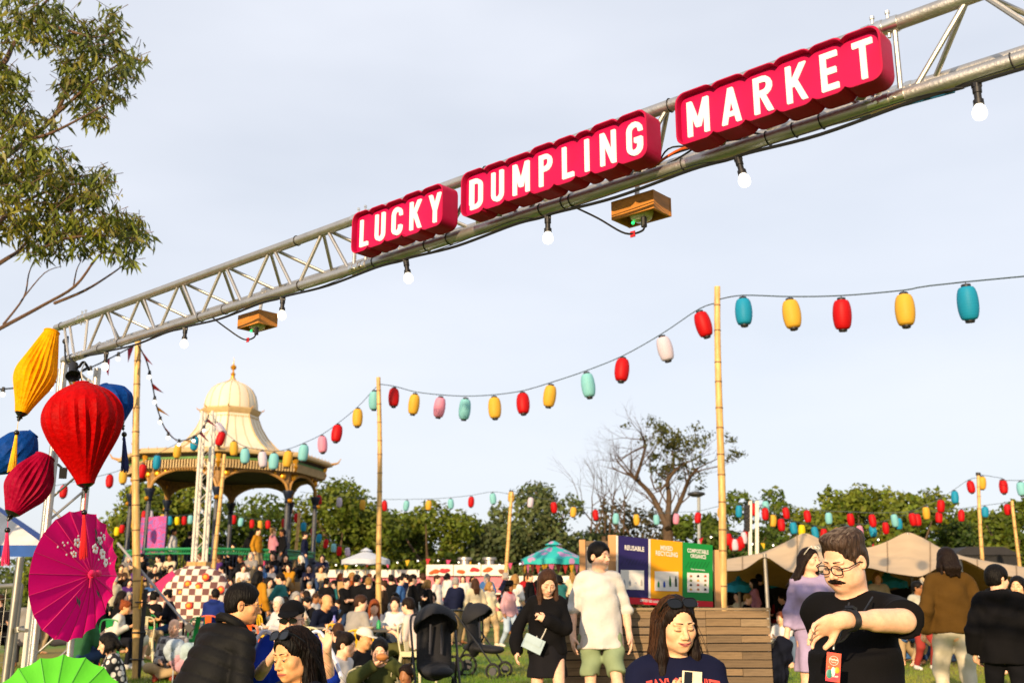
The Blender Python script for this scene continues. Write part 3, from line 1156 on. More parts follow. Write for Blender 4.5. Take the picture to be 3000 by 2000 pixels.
GA = leaf_mat('foliage_olive', '#445414', '#788229')
GB = leaf_mat('foliage_deep', '#33471a', '#5f7022')
GC = leaf_mat('foliage_dull', '#445030', '#6f7a46')
tree('leafy_tree', 'olive green tree behind the left of the bandstand', 430, 1410, 260, 58, GA, 3)
tree('leafy_tree', 'dark tree behind the middle of the bandstand', 640, 1460, 300, 60, GB, 4, n=4500)
tree('leafy_tree', 'low tree seen under the right of the bandstand roof', 790, 1480, 260, 62, GA, 13, n=4200)
tree('leafy_tree', 'tall olive green tree just right of the bandstand', 985, 1415, 300, 60, GA, 5, n=7000)
tree('leafy_tree', 'broad green tree right of the second bamboo pole', 1250, 1480, 260, 62, GA, 6, n=6000)
tree('leafy_tree', 'short dark tree between two broad green trees', 1395, 1545, 170, 66, GB, 7, n=3500)
tree('leafy_tree', 'grey green tree with a pointed side top behind the turquoise umbrella', 1590, 1420, 290, 64, GC, 8, n=7000)
tree('leafy_tree', 'small olive bush tree left of the grey green tree', 1455, 1490, 190, 63, GC, 18, n=4000)
tree('leafy_tree', 'dusky brown green bush under the half bare tree', 1830, 1480, 330, 66, leaf_mat('foliage_dusk', '#38361f', '#565032'), 9, n=7000)
tree('leafy_tree', 'deep green tree behind the tall bamboo pole', 2190, 1440, 260, 58, GB, 10, n=6000)
tree('leafy_tree', 'wide olive tree behind the beige tent peaks', 2390, 1475, 240, 60, GA, 11, n=6000)
tree('leafy_tree', 'tallest green tree above the beige tent', 2530, 1430, 270, 57, GA, 12, n=7000)
tree('leafy_tree', 'rounded olive tree right of the tallest green tree', 2690, 1445, 240, 56, GA, 14, n=6000)
tree('leafy_tree', 'low dark tree left of the far right bamboo poles', 2830, 1520, 200, 60, GB, 15, n=4500)
tree('leafy_tree', 'bright olive tree at the right edge', 2975, 1470, 220, 50, GA, 16, n=6000)
tree('leafy_tree', 'olive tree behind the truss tower at the left edge', 260, 1530, 320, 60, GA, 17, n=5000)
tree('leafy_tree', 'dull green tree filling in left of the half bare tree', 1735, 1550, 300, 70, GC, 31)
tree('leafy_tree', 'dark tree seen just left of the tall bamboo pole', 2075, 1515, 200, 63, GB, 32)
tree('leafy_tree', 'dark green tree left of the left tent peak', 2300, 1480, 250, 63, GB, 33)
tree('leafy_tree', 'dark tree directly behind the thin bamboo pole', 1125, 1500, 220, 66, GB, 34)
tree('leafy_tree', 'green tree behind the capped bamboo pole', 2870, 1500, 220, 64, GA, 35)
# a low dark thicket closing the view between the trunks
tk = crown_mesh([(A3(x, 72 + 3 * math.sin(x), 1.6), (3.2, 1.6, 3.0)) for x in range(-40, 44, 4)], 16000, .26, 77, .2)
tag(link('thicket', tk, GC), 'dark thicket closing the view behind the trees', 'thicket', kind='stuff')


def branch(m, p, d, L, r, depth, g, tips, spread=.55, droop=0.):
    q = [p]
    n = 4
    for i in range(n):
        d = unit(d + A3(g.uniform(-1, 1), g.uniform(-1, 1), g.uniform(-.6, .8)) * .16 + A3(0, 0, -droop))
        q.append(q[-1] + d * L / n)
    rs = [r * (1 - .45 * i / n) for i in range(n + 1)]
    m.tube(q, rs, 6 if r > .04 else 4, caps=False)
    if depth == 0:
        tips.append((q[-1], d))
        return
    for k in range(g.choice((2, 3))):
        nd = unit(d + A3(g.uniform(-1, 1), g.uniform(-1, 1), g.uniform(-.5, .9)) * spread * 1.5)
        branch(m, q[-1 - (k % 2)], nd, L * g.uniform(.6, .82), rs[-1 - (k % 2)] * .72, depth - 1, g, tips, spread, droop)


def bare_tree():
    Y = 62.
    g = random.Random(21)
    b = W(1965, 1740, Y)
    z0 = gz(b[0], Y)
    t = thing('half_bare_tree', 'tall half bare tree with twisted dark limbs and thin tufts', 'tree', (b[0], Y, z0), group='trees behind the festival lawn')
    m = MB()
    tips = []
    base = A3(b[0], Y, z0)
    fork = W(1955, 1545, Y)
    m.tube([base, (base + fork) / 2 + A3(.1, 0, 0), fork], [.42, .36, .3], 9)
    for (pp, r) in (([(1955, 1545), (1912, 1455), (1865, 1405), (1838, 1385)], .2), ([(1862, 1402), (1880, 1350), (1890, 1305), (1880, 1275)], .12),
                    ([(1955, 1545), (1960, 1450), (1955, 1410), (1985, 1370)], .2), ([(1965, 1530), (2000, 1450), (2020, 1400), (2045, 1370)], .17),
                    ([(1888, 1307), (1850, 1325), (1812, 1352)], .07), ([(1956, 1412), (1925, 1440), (1905, 1395)], .08)):
        P = [W(x, y, Y + g.uniform(-1, 1)) for x, y in pp]
        m.tube(smooth_path(P, 3), np.linspace(r, r * .4, 3 * (len(P) - 1) + 1), 7)
        for i in range(1, len(P)):
            for _ in range(3):
                d = unit(P[i] - P[i - 1] + A3(g.uniform(-1, 1), g.uniform(-1, 1), g.uniform(-.3, 1)) * 1.3)
                branch(m, P[i] * .6 + P[i - 1] * .4 if _ else P[i], d, 1.25, r * .3, 3, g, tips, .6)
    m.build('trunk', mat('bark_dark', '#4c3c2c', .9, var=.25, bump=.4, bscale=10), t)
    tl = [(p, (.5, .5, .4)) for p, d in tips if g.random() < .16 and p[0] > W(1900, 1400, Y)[0]]
    tl += [(W(1990, 1345, Y), (.8, .8, .6)), (W(2040, 1385, Y), (.9, .6, .5)), (W(1960, 1370, Y), (.6, .6, .6)), (W(1835, 1247, Y), (.5, .4, .2)), (W(1930, 1420, Y), (.4, .4, .4))]
    me = crown_mesh(tl, 2400, .12, 5, .1)
    V = np.zeros(len(me.vertices) * 3, 'f4')
    me.vertices.foreach_get('co', V)
    me.vertices.foreach_set('co', (V.reshape(-1, 3) - base).astype('f4').ravel())
    link('crown', me, leaf_mat('foliage_tuft', '#3a4216', '#5b5c28'), t)
    # twiggy neighbour to its left
    t2 = thing('bare_shrub_tree', 'thin leafless twiggy tree left of the half bare tree', 'tree', (W(1760, 1740, 64)[0], 64, gz(0, 64)), group='trees behind the festival lawn')
    m = MB()
    for k in range(9):
        p = W(1730 + 14 * k, 1560, 64)
        branch(m, p, unit(A3(g.uniform(-.7, .5), g.uniform(-.3, .3), 1)), 2.2, .06, 3, g, [], .6)
    bt = A3(W(1760, 1740, 64)[0], 64, gz(0, 64))
    m.tube([bt, W(1770, 1570, 64)], [.2, .15], 7)
    m.build('trunk', MATS['bark_dark'], t2)


bare_tree()


def eucalyptus():
    Y = 10.0
    g = random.Random(5)
    root = A3(-7.6, 10.6, gz(0, 10.6))
    t = thing('gum_tree', 'eucalyptus tree with drooping narrow leaves reaching in from the left', 'tree', root)
    m = MB()
    m.tube([root, root + A3(.1, 0, 2), root + A3(-.1, 0, 4.4), root + A3(.3, -.1, 6.6), root + A3(.9, -.2, 9)], [.3, .26, .2, .14, .06], 10)
    E_ = [([(-260, 1100), (0, 962), (128, 893), (220, 838), (280, 760), (330, 715)], .018), ([(160, 888), (250, 850), (330, 800), (370, 770)], .012),
          ([(-200, 900), (0, 770), (60, 730), (110, 660), (150, 600)], .022), ([(-60, 500), (80, 412), (160, 340), (215, 220)], .03),
          ([(-150, 350), (0, 200), (40, 130), (90, 60), (140, 0)], .03), ([(-60, 480), (0, 420), (20, 300), (30, 200)], .015),
          ([(80, 412), (150, 390), (240, 345), (320, 300)], .014), ([(-80, 700), (60, 600), (140, 560), (220, 540), (300, 540)], .02),
          ([(10, 950), (70, 870), (85, 800), (110, 740)], .009), ([(70, 870), (130, 800), (180, 780)], .006), ([(215, 840), (225, 790), (240, 760)], .006),
          ([(100, 740), (190, 700), (300, 690), (400, 700)], .012), ([(160, 340), (250, 260), (330, 200), (380, 170)], .014), ([(90, 60), (200, 90), (280, 110), (340, 90)], .012)]
    for pp, r in E_:
        off = g.uniform(-.4, .4)
        P = [W(x, y, Y + off + .3 * math.sin(x * .02)) for x, y in pp]
        if pp[0][0] < 0:
            P = [root + A3(.0, 0, max(1.5, P[0][2] - root[2] - .8))] + P
        sp = smooth_path(P, 4)
        m.tube(sp, np.linspace(r * 1.4, r * .45, len(sp)), 6)
    CL = [(40, 50, 90, 70), (130, 60, 80, 75), (110, 120, 60, 40), (200, 110, 60, 45), (250, 170, 70, 60), (300, 110, 60, 50), (335, 80, 22, 40), (225, 200, 50, 30),
          (330, 210, 65, 50), (380, 195, 30, 40), (250, 270, 70, 50), (320, 290, 60, 40), (290, 345, 40, 40), (220, 250, 40, 60), (20, 280, 50, 70),
          (50, 260, 30, 30), (110, 370, 60, 40), (30, 360, 45, 40), (50, 470, 80, 70), (110, 480, 60, 60), (40, 550, 80, 50), (140, 560, 70, 60), (230, 550, 70, 60),
          (290, 540, 45, 40), (180, 500, 40, 50), (230, 640, 70, 60), (300, 640, 50, 55), (130, 650, 70, 50), (60, 640, 60, 60), (330, 690, 45, 50), (385, 680, 45, 50),
          (400, 700, 30, 40), (375, 750, 28, 40), (180, 720, 60, 45), (110, 720, 40, 40), (30, 680, 40, 40), (250, 710, 50, 40), (-60, 200, 80, 160), (-60, 560, 80, 140)]
    LV, LC = [], []
    for (cx, cy, rx, ry) in CL:
        nn = int(21 * rx * ry / 3600) + 5
        for _ in range(nn):
            a, q = g.uniform(0, 6.28), math.sqrt(g.random())
            p = W(cx + rx * q * math.cos(a), cy + ry * q * math.sin(a) - 14, Y + g.uniform(-.6, .6))
            tint = g.uniform(.65, 1.2)
            warm = g.random() < .3
            tw = unit(A3(g.uniform(-1, 1), g.uniform(-1, 1), g.uniform(-.6, .5)))
            m.tube([p - tw * .2, p, p + tw * .06], [.004, .003, .0015], 3, caps=False)
            for _k in range(g.randint(5, 9)):
                o = p + tw * g.uniform(-.16, .07) + A3(g.uniform(-.04, .04), g.uniform(-.04, .04), g.uniform(-.03, .03))
                d = unit(A3(g.uniform(-.6, .7), g.uniform(-.6, .6), -1 + g.uniform(0, .75)))
                L = g.uniform(.09, .17)
                wv_ = unit(np.cross(d, A3(g.uniform(-1, 1), g.uniform(-1, 1), g.uniform(-.3, .3)))) * L * .11
                bnd = unit(np.cross(d, wv_)) * L * .1
                LV += [o, o + d * L * .4 + wv_ + bnd, o + d * L, o + d * L * .4 - wv_ + bnd]
                c = tint * g.uniform(.8, 1.15)
                LC += [(c * (1.35 if warm else 1), c * (1.05 if warm else 1), c * .8)] * 4
    LV = np.array(LV) - root
    link('crown', raw_mesh('crown', LV, np.arange(len(LV)).reshape(-1, 4), False, np.array(LC)), mat('gum_leaf', '#3c4d16', .5, col2='#7b842c', vscale=1.5, trans=.25, vcol=True), t)
    m.build('trunk', mat('gum_bark', '#5e4737', .8, var=.3, vscale=4, bump=.3), t)


eucalyptus()
# ------------------------------------------------------------------ bandstand
CREAM = mat('cream_roof', '#d4c8b0', .55, var=.06, vscale=2)
CREAMD = mat('cream_trim', '#b59a6c', .6, var=.1)
OCHRE = mat('ochre_iron', '#a67b40', .55, var=.15, vscale=3)
GOLD = mat('gold_leaf', '#c98a1c', .35, .7, var=.2)
NAVY = mat('navy_iron', '#141c30', .4, var=.15)
DKWOOD = mat('dark_soffit', '#2b211a', .8, var=.2)
GREENR = mat('green_iron', '#1d7a4a', .5, var=.15)
SAND = mat('sandstone', '#b09468', .9, var=.2, vscale=3, bump=.4, bscale=12)


def bandstand():
    Y = 40.
    c = W(676, 1200, Y)
    cx = c[0]
    z = lambda py: float(W(676, py, Y)[2])
    g0 = gz(cx, Y)
    t = thing('bandstand', 'octagonal cast iron bandstand with cream domed roof and gold trim', 'bandstand', (cx, Y, g0))
    C = A3(cx, Y, 0)
    rot0 = R(-79)
    zf = lambda py: float(W(676, py, 36.6)[2])
    def vert(k, r, zz):
        a = rot0 + R(45) * k
        return C + A3(r * math.cos(a), r * math.sin(a), zz)
    def octring(prof, sub=1):
        V, Fc = [], []
        for (r, zz) in prof:
            for k in range(8):
                for j in range(sub):
                    V.append(vert(k, r, zz) * (1 - j / sub) + vert(k + 1, r, zz) * (j / sub))
        n = 8 * sub
        for i in range(len(prof) - 1):
            for k in range(n):
                Fc.append((i * n + k, i * n + (k + 1) % n, (i + 1) * n + (k + 1) % n, (i + 1) * n + k))
        return V, Fc
    # roof
    dome = [(1.02, z(1205)), (1.03, z(1195)), (1.01, z(1180)), (.94, z(1160)), (.8, z(1142)), (.58, z(1129)), (.3, z(1121)), (.12, z(1114)), (.06, z(1104))]
    rf = MB().add(*octring([(4.02, z(1361)), (3.2, z(1343)), (2.3, z(1336)), (1.85, z(1312)), (1.5, z(1285)), (1.24, z(1255)), (1.1, z(1228)), (1.05, z(1210))])).build('roof', CREAM, t, smooth=False)
    MB().lathe(dome, C, 32).build('dome', CREAM, t)
    m = MB()
    for k in range(16):
        a = rot0 + R(22.5) * k
        m.tube([C + A3((r + .004) * math.cos(a), (r + .004) * math.sin(a), zz) for r, zz in dome], .014, 5)
    m.build('dome_seams', CREAMD, rf)
    for k in range(8):
        m = MB()
        P = [vert(k, r, zz) for r, zz in ((4.02, z(1361) + .02), (3.2, z(1343) + .02), (2.3, z(1336) + .02), (1.85, z(1312) + .02), (1.5, z(1285) + .02), (1.24, z(1255) + .02), (1.1, z(1228)), (1.05, z(1210)))]
        m.tube(P, .03, 6)
        m.build('hip_rib', CREAMD, t)
    m = MB()
    for k in range(8):
        for j in (1, 2):
            P = [vert(k, r, zz) * (1 - j / 3) + vert(k + 1, r, zz) * (j / 3) + A3(0, 0, .012) for r, zz in ((3.2, z(1343)), (2.3, z(1336)), (1.85, z(1312)), (1.5, z(1285)), (1.24, z(1255)), (1.1, z(1228)))]
            m.tube(P, .012, 4)
    m.build('roof_seams', CREAMD, rf)
    MB().add(*octring([(1.05, z(1222)), (1.14, z(1214)), (1.2, z(1206)), (1.2, z(1203)), (1.06, z(1200)), (1.0, z(1200))])).build('cornice', CREAMD, t, smooth=False)
    for k in range(8):
        p = vert(k, 1.2, z(1203))
        d = unit(A3(p[0] - cx, p[1] - Y, 0))
        MB().tube([p, p + d * .08 + A3(0, 0, .03), p + d * .1 + A3(0, 0, .1)], [.03, .022, .005], 6).build('cornice_finial', OCHRE, t)
        m = MB()
        n_ = 9
        for j in range(n_):
            u = (j + .5) / n_
            q = vert(k, 1.09, z(1228)) * (1 - u) + vert(k + 1, 1.09, z(1228)) * u
            m.ball(q, (.035, .035, .05), 6, 4)
        m.build('dentil_row', CREAMD, t)
    m = MB()
    m.lathe([(.1, z(1112)), (.07, z(1100)), (.1, z(1096)), (.04, z(1090)), (.03, z(1084)), (.1, z(1080)), (.12, z(1076)), (.1, z(1072)), (.03, z(1068)), (.015, z(1060)), (.004, z(1046))], C, 12)
    m.build('finial', GOLD, t)
    # eaves: gutter, green frieze, scalloped valance
    MB().add(*octring([(3.9, z(1355) - .1), (4.06, z(1359) - .02), (4.08, z(1355)), (3.95, z(1351) + .06)])).build('gutter', CREAMD, t, smooth=False)
    MB().add(*octring([(3.93, z(1361)), (3.55, z(1381)), (3.55, z(1378) - .2), (.3, z(1375) - .1)])).build('soffit', DKWOOD, t, smooth=False)
    zt = z(1364)
    for k in range(8):
        a, b = vert(k, 3.72, 0), vert(k + 1, 3.72, 0)
        nrm = unit(A3(*((a + b)[:2] / 2 - C[:2]), 0))
        m = MB()
        m.add([a + A3(0, 0, zt - .02), b + A3(0, 0, zt - .02), b + A3(0, 0, zt - .3), a + A3(0, 0, zt - .3)], [(0, 1, 2, 3)])
        m.build('frieze', OCHRE, t, smooth=False)
        m = MB()
        n_ = 26
        for j in range(n_):
            u0, u1, uc = j / n_, (j + 1) / n_, (j + .5) / n_
            p0, p1, pc = [a * (1 - u) + b * u + nrm * .035 for u in (u0, u1, uc)]
            m.add([p0 + A3(0, 0, zt), p1 + A3(0, 0, zt), p1 + A3(0, 0, zt - .13), pc + A3(0, 0, zt - .2), p0 + A3(0, 0, zt - .13)], [(0, 1, 2, 3, 4)])
        m.build('green_valance', mat('green_valance', '#4f7a38', .6, var=.15), t, smooth=False)
        m = MB()
        for j in range(n_):
            uc = (j + .5) / n_
            pc = a * (1 - uc) + b * uc + nrm * .07
            m.box(pc + A3(0, 0, zt - .31), (.06, .05, .26), rot_to(A3(0, 0, 1), nrm))
            m.ball(pc + A3(0, 0, zt - .44), (.04, .03, .05), 6, 4)
        m.build('scallop_row', CREAMD, t)
        # arched spandrel between the columns
        a, b = vert(k, 3.45, 0), vert(k + 1, 3.45, 0)
        za, zc = zt - .4, zf(1430)
        n_ = 20
        V, Fc = [], []
        for j in range(n_ + 1):
            u = j / n_
            p = a * (1 - u) + b * u
            hh = math.sqrt(max(0, 1 - (2 * u - 1) ** 2))
            zz = zc + (za - .1 - zc) * min(1, hh * 1.02)
            V += [p + A3(0, 0, za), p + A3(0, 0, zz), p - nrm * .06 + A3(0, 0, za), p - nrm * .06 + A3(0, 0, zz)]
        for j in range(n_):
            i = j * 4
            Fc += [(i, i + 1, i + 5, i + 4), (i + 2, i + 6, i + 7, i + 3), (i + 1, i + 3, i + 7, i + 5)]
        sp = MB().add(V, Fc).build('arch_spandrel', mat('spandrel_iron', '#8a6636', .6, var=.3, vscale=9, bump=.8, bscale=14), t, smooth=False)
        m = MB()
        m.tube([V[j * 4 + 1] + nrm * .03 for j in range(n_ + 1)], .055, 6)
        m.build('arch_moulding', OCHRE, sp)
        for u, q in ((.1, .17), (.9, .17), (.22, .1), (.78, .1)):
            MB().ball(a * (1 - u) + b * u + nrm * .03 + A3(0, 0, za - (.24 if q > .15 else .15)), (q, q, q) if 0 else (q * .8, q * .35, q * .8), 8, 5).build('gilt_rosette', GOLD, sp)
        # column
        p = vert(k, 3.45, 0)
        zd = zf(1692)
        m = MB()
        m.lathe([(.19, zd), (.19, zd + .5), (.13, zd + .58), (.16, zd + .66), (.1, zd + .75), (.085, zd + 1.6), (.08, zc - .4), (.14, zc - .34), (.1, zc - .28), (.16, zc - .1), (.2, zc), (.2, zc + .06)], p, 10)
        cl = m.build('column', NAVY, t)
        MB().ball(p + A3(p[0] - cx, p[1] - Y, 0) * .03 + A3(0, 0, zc - .31), (.1, .1, .09), 8, 6).build('gilt_collar', GOLD, cl)
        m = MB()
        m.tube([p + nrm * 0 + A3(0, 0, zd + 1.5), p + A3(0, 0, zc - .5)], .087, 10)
        m.build('painted_sun_streak', mat('column_sun_paint', '#45474d', .5, var=.4, vscale=8, stretch=(1, 1, 4)), cl)  # paler tube paints the sunlit streak into the column colour
        q = vert(k, 3.74, zt)
        MB().lathe([(.0, .1), (.1, .1), (.13, -.05), (.08, -.2), (.12, -.3), (.05, -.48), (0, -.5)], q, 8).build('gilt_corner', GOLD, t)
        d = unit(A3(q[0] - cx, q[1] - Y, 0))
        e = vert(k, 4.05, z(1358))
        MB().tube([e - d * .25 + A3(0, 0, .06), e + A3(0, 0, .06), e + d * .22 + A3(0, 0, .12), e + d * .34 + A3(0, 0, .3)], [.07, .06, .04, .01], 6).build('eave_scroll', OCHRE, t)
        m = MB()
        for j in range(1, 9):
            u = j / 9
            m.tube([vert(k, 4.03, z(1357)) * (1 - u) + vert(k + 1, 4.03, z(1357)) * u, vert(k, 4.03, z(1357) + .2) * (1 - u) + vert(k + 1, 4.03, z(1357) + .2) * u], [.02, .003], 5)
        m.build('eave_cresting', OCHRE, t)
        # railing
        a, b = vert(k, 3.5, 0), vert(k + 1, 3.5, 0)
        if k not in (4,):
            m = MB()
            zr = zd + 1.0
            m.tube([a + A3(0, 0, zr), b + A3(0, 0, zr)], .05, 6)
            m.tube([a + A3(0, 0, zr - .16), b + A3(0, 0, zr - .16)], .03, 6)
            n_ = 30
            for j in range(n_):
                u0, u1 = j / n_, (j + 1) / n_
                m.tube([a * (1 - u0) + b * u0 + A3(0, 0, zr - .15), a * (1 - u1) + b * u1 + A3(0, 0, zr)], .018, 4)
            rl = m.build('railing', GREENR, t)
            m = MB()
            for j in range(1, 22):
                u = j / 22
                m.tube([a * (1 - u) + b * u + A3(0, 0, zd + .05), a * (1 - u) + b * u + A3(0, 0, zr - .16)], .014, 4)
            m.build('balusters', NAVY, rl)
    zd = zf(1692)
    MB().add(*octring([(0.2, zd + .001), (3.7, zd), (3.75, zd - .12), (3.6, zd - .14), (3.6, g0 - .1)])).build('plinth', mat('plinth_dark', '#3c3630', .85, var=.3, vscale=2, bump=.3), t, smooth=False)
    return C, zd


BSC, BSZ = bandstand()
# sandstone terrace steps in front of the bandstand, built of blocks
ter = thing('stone_terrace', 'tan sandstone seating steps in front of the bandstand', 'steps', (BSC[0], 34.5, gz(0, 34.5)))
unit_box = MB().box((0, 0, 0), (1, 1, 1)).mesh('block', smooth=False)


def block(name, c, size, parent, m, rot=None, me=unit_box):
    o = link(name, me, None, parent)
    if not me.materials:
        me.materials.append(m)
    o.material_slots[0].link = 'OBJECT'
    o.material_slots[0].material = m
    M = Matrix.Identity(4) if rot is None else Matrix(np.asarray(rot).tolist()).to_4x4()
    o.matrix_local = Matrix.Translation(Vector((np.asarray(c, float) - ORG[parent.name]).tolist())) @ M @ Matrix.Diagonal((*[float(x) for x in size], 1))
    return o


SANDB = mat('sandstone_b', '#a08258', .9, var=.2, vscale=3, bump=.4, bscale=12)
for row, (yy, zt) in enumerate(((34.4, 1.2), (35.4, 1.7), (36.3, 2.1))):
    x = -14.0
    while x < -5.2:
        wd = rng.uniform(.75, 1.2)
        hh = zt - gz(0, yy)
        block('stone_block', (x + wd / 2, yy, zt - hh / 2 + rng.uniform(-.01, .01)), (wd - .015, 1.06, hh), ter, SAND if rng.random() < .6 else SANDB)
        x += wd
# ------------------------------------------------------------------ pale truss masts
WHT = mat('white_paint_metal', '#cfc8bc', .4, var=.08)
WOODP = mat('pale_timber', '#b48a55', .7, var=.25, vscale=6, stretch=(1, 1, .3), bump=.2)


def mast(label, px0, py0, px1, py1, Y, wd, plinth=True, lat=True):
    a, b = W(px0, py0, Y), W(px1, py1, Y)
    t = thing('truss_mast', label, 'mast', (a[0], a[1], gz(a[0], Y)), group='pale truss masts')
    ax = b - a
    for dx in (-1, 1):
        for dy in (-1, 1):
            o = A3(dx * wd / 2, dy * wd / 2, 0)
            MB().tube([a + o, b + o], .046 if wd > .3 else .036, 8).build('leg', WHT, t)
    n = int(np.linalg.norm(ax) / (wd * 1.05))
    for dy in (-1, 1) if lat else ():
        m = MB()
        for i in range(n):
            s = 1 if i % 2 else -1
            m.tube([a + ax * (i / n) + A3(-s * wd / 2, dy * wd / 2, 0), a + ax * ((i + 1) / n) + A3(s * wd / 2, dy * wd / 2, 0)], .013, 4)
            m.tube([a + ax * (i / n) + A3(dy * wd / 2, -s * wd / 2, 0), a + ax * ((i + 1) / n) + A3(dy * wd / 2, s * wd / 2, 0)], .013, 4)
        m.build('lattice', WHT, t)
    if plinth:
        g0 = gz(a[0], Y)
        for k in range(4):
            block('plinth_board', (a[0] + (k - 1.5) * wd * .45, a[1] - .02 * (k % 2), (a[2] + g0 - .1) / 2 + .1), (wd * .42, wd * 1.7, a[2] - g0 + .1), t, WOODP)
    return b


MT = mast('tall pale lattice mast standing in front of the bandstand', 583, 1655, 612, 1206, 32., .33)
mast('cluster of short pale mast tubes behind the recycling station', 2208, 1660, 2208, 1467, 34., .22, False, False)
t = thing('speaker_column', 'narrow black loudspeaker column beside the short pale mast', 'loudspeaker', W(2188, 1560, 34.2))
m = MB()
for k in range(6):
    m.box(W(2189, 1485 + 13 * k, 34.2), (.16, .3, .13))
m.build('cabinet', BLACKP, t)
MB().tube([W(2192, 1555, 34.3), W(2196, 1740, 34.3)], .03, 6).build('stand', BLACKP, t)
# ------------------------------------------------------------------ bamboo poles
def bamboo(label, px0, py0, px1, py1, Y, dia, sleeve=False):
    a, b = W(px0, py0, Y), W(px1, py1, Y)       # top, low point
    d = unit(a - b)
    g0 = gz(b[0], Y)
    base = b - d * ((b[2] - g0) / d[2])
    L = float(np.linalg.norm(a - base))
    t = thing('bamboo_pole', label, 'pole', base, group='bamboo poles holding the lantern strings')
    m = MB()
    P, rs = [], []
    g = random.Random(int(px0))
    s = 0
    nodes = []
    side = A3(d[2], 0, -d[0])
    while s < L:
        nodes.append(s)
        s += g.uniform(.3, .42)
    pts = []
    for s in np.linspace(0, L, int(L / .1) + 2):
        r = dia / 2 * (1.08 - .28 * s / L)
        nn = min(abs(s - q) for q in nodes)
        r *= 1 + .05 * max(0, 1 - nn / .05)
        P.append(base + d * s + side * (.02 * math.sin(s * 1.1 + px0)))
        rs.append(r)
    m.tube(P, rs, 12)
    m.build('culm', BAMBOO, t)
    for q in nodes[1:]:
        i = min(range(len(P)), key=lambda k: abs(np.linalg.norm(P[k] - base) - q))
        MB().tube([P[i] - d * .009, P[i] + d * .009], rs[i] * 1.06, 12).build('node_ring', BAMD, t)
    if sleeve:
        m = MB()
        m.tube([base + A3(.05, -.02, 0), base + A3(.05, -.02, 1.35)], .035, 8)
        m.build('steel_stake', BLACKP, t)
        m = MB()
        m.box(base + A3(.0, -.075, 1.3), (.03, .01, .5))
        m.build('yellow_tape', mat('yellow_tape', '#d79a12', .5), t)
        for q in (.3, .7, 1.15):
            MB().tube([base + A3(.1 * math.cos(u), .1 * math.sin(u), q) for u in np.linspace(0, 6.28, 12, endpoint=False)], .012, 5, closed=True).build('strap', BLACKP, t)
    return a


bamboo('bamboo pole with black straps right of the red silk lantern', 403, 990, 397, 1930, 16.5, .125, True)
B2 = bamboo('thin bamboo pole standing in the middle of the crowd', 1109, 1105, 1112, 1770, 22., .115)
B3 = bamboo('tall thick bamboo pole behind the recycling signs', 2104, 840, 2116, 1775, 15., .115)
B4 = bamboo('bamboo pole with dark cap beside the tent at the right', 2866, 1390, 2882, 1720, 33., .125)
B5 = bamboo('leaning bamboo pole nearest the right edge', 2966, 1466, 2990, 1690, 38., .13)
B6 = bamboo('slanting bamboo pole left of the turquoise umbrella', 1501, 1440, 1478, 1700, 40., .15)
B7 = bamboo('bamboo pole just right of the tall lattice mast', 656, 1330, 628, 1665, 30.5, .13)
bamboo('weathered timber pole right of the bandstand columns', 876, 1500, 864, 1660, 46., .16)
MB().tube([W(2866, 1392, 33.), W(2866, 1384, 33.)], .075, 10).build('pole_cap', mat('dark_cap', '#2b2622', .6), bpy.data.objects['bamboo_pole.003'])
# ------------------------------------------------------------------ paper lantern strings
PC = dict(r='#c40d14', y='#dcae3c', b='#1d93b8', l='#86c7cd', p='#de93ad', w='#d2c8d6', Y='#e6cf10')
PN = dict(r='red', y='pale yellow', b='blue', l='light blue', p='pink', w='white', Y='bright yellow')
PMAT = {k: mat('paper_' + PN[k], v, .55, var=.05, vscale=4, spec=.25, trans=.3) for k, v in PC.items()}
def lantern_meshes():
    prof = []
    for i in range(33):
        u = i / 32
        e = math.sin(math.pi * u) ** .32
        r = .125 * (.42 + .58 * e) * (1 + .013 * math.sin(u * 2 * math.pi * 12))
        prof.append((r, -.03 - .41 * u))
    b = MB().lathe(prof, n=16).mesh('paper_body')
    cp_ = MB()
    cp_.lathe([(0, .0), (.05, 0), (.058, -.012), (.058, -.036), (0, -.036)], n=12)
    cp_.tube([(0, 0, 0), (0, 0, .03)], .006, 5)
    c = cp_.mesh('top_cap')
    d = MB().lathe([(0, -.436), (.056, -.436), (.058, -.455), (.05, -.47), (0, -.47)], n=12).mesh('bottom_cap')
    c.materials.append(BLACKP)
    d.materials.append(BLACKP)
    b.materials.append(PMAT['r'])
    return b, c, d


LM = lantern_meshes()
ALL_LANT = []


def paper_lantern(top, col, where, tilt=None):
    o = thing('paper_lantern', '', 'lantern', top, group='paper lanterns on strings')
    for me, nm in zip(LM, ('paper_body', 'top_cap', 'bottom_cap')):
        q = link(nm, me, None, o)
        if nm == 'paper_body':
            q.material_slots[0].link = 'OBJECT'
            q.material_slots[0].material = PMAT[col]
    yaw = rng.uniform(-12, 12)
    M = eul(0, tilt[1] if tilt else rng.uniform(-8, 8), tilt[0] if tilt else rng.uniform(-8, 8))
    o.rotation_euler = Matrix(M.tolist()).to_euler()
    o.scale = (rng.uniform(.93, 1.05), rng.uniform(.93, 1.05), rng.uniform(.95, 1.04))
    ALL_LANT.append((o, col, where, proj(top)[0]))


WIRE = mat('string_wire', '#3a4a50', .6)
SCL = 2352 / 3000


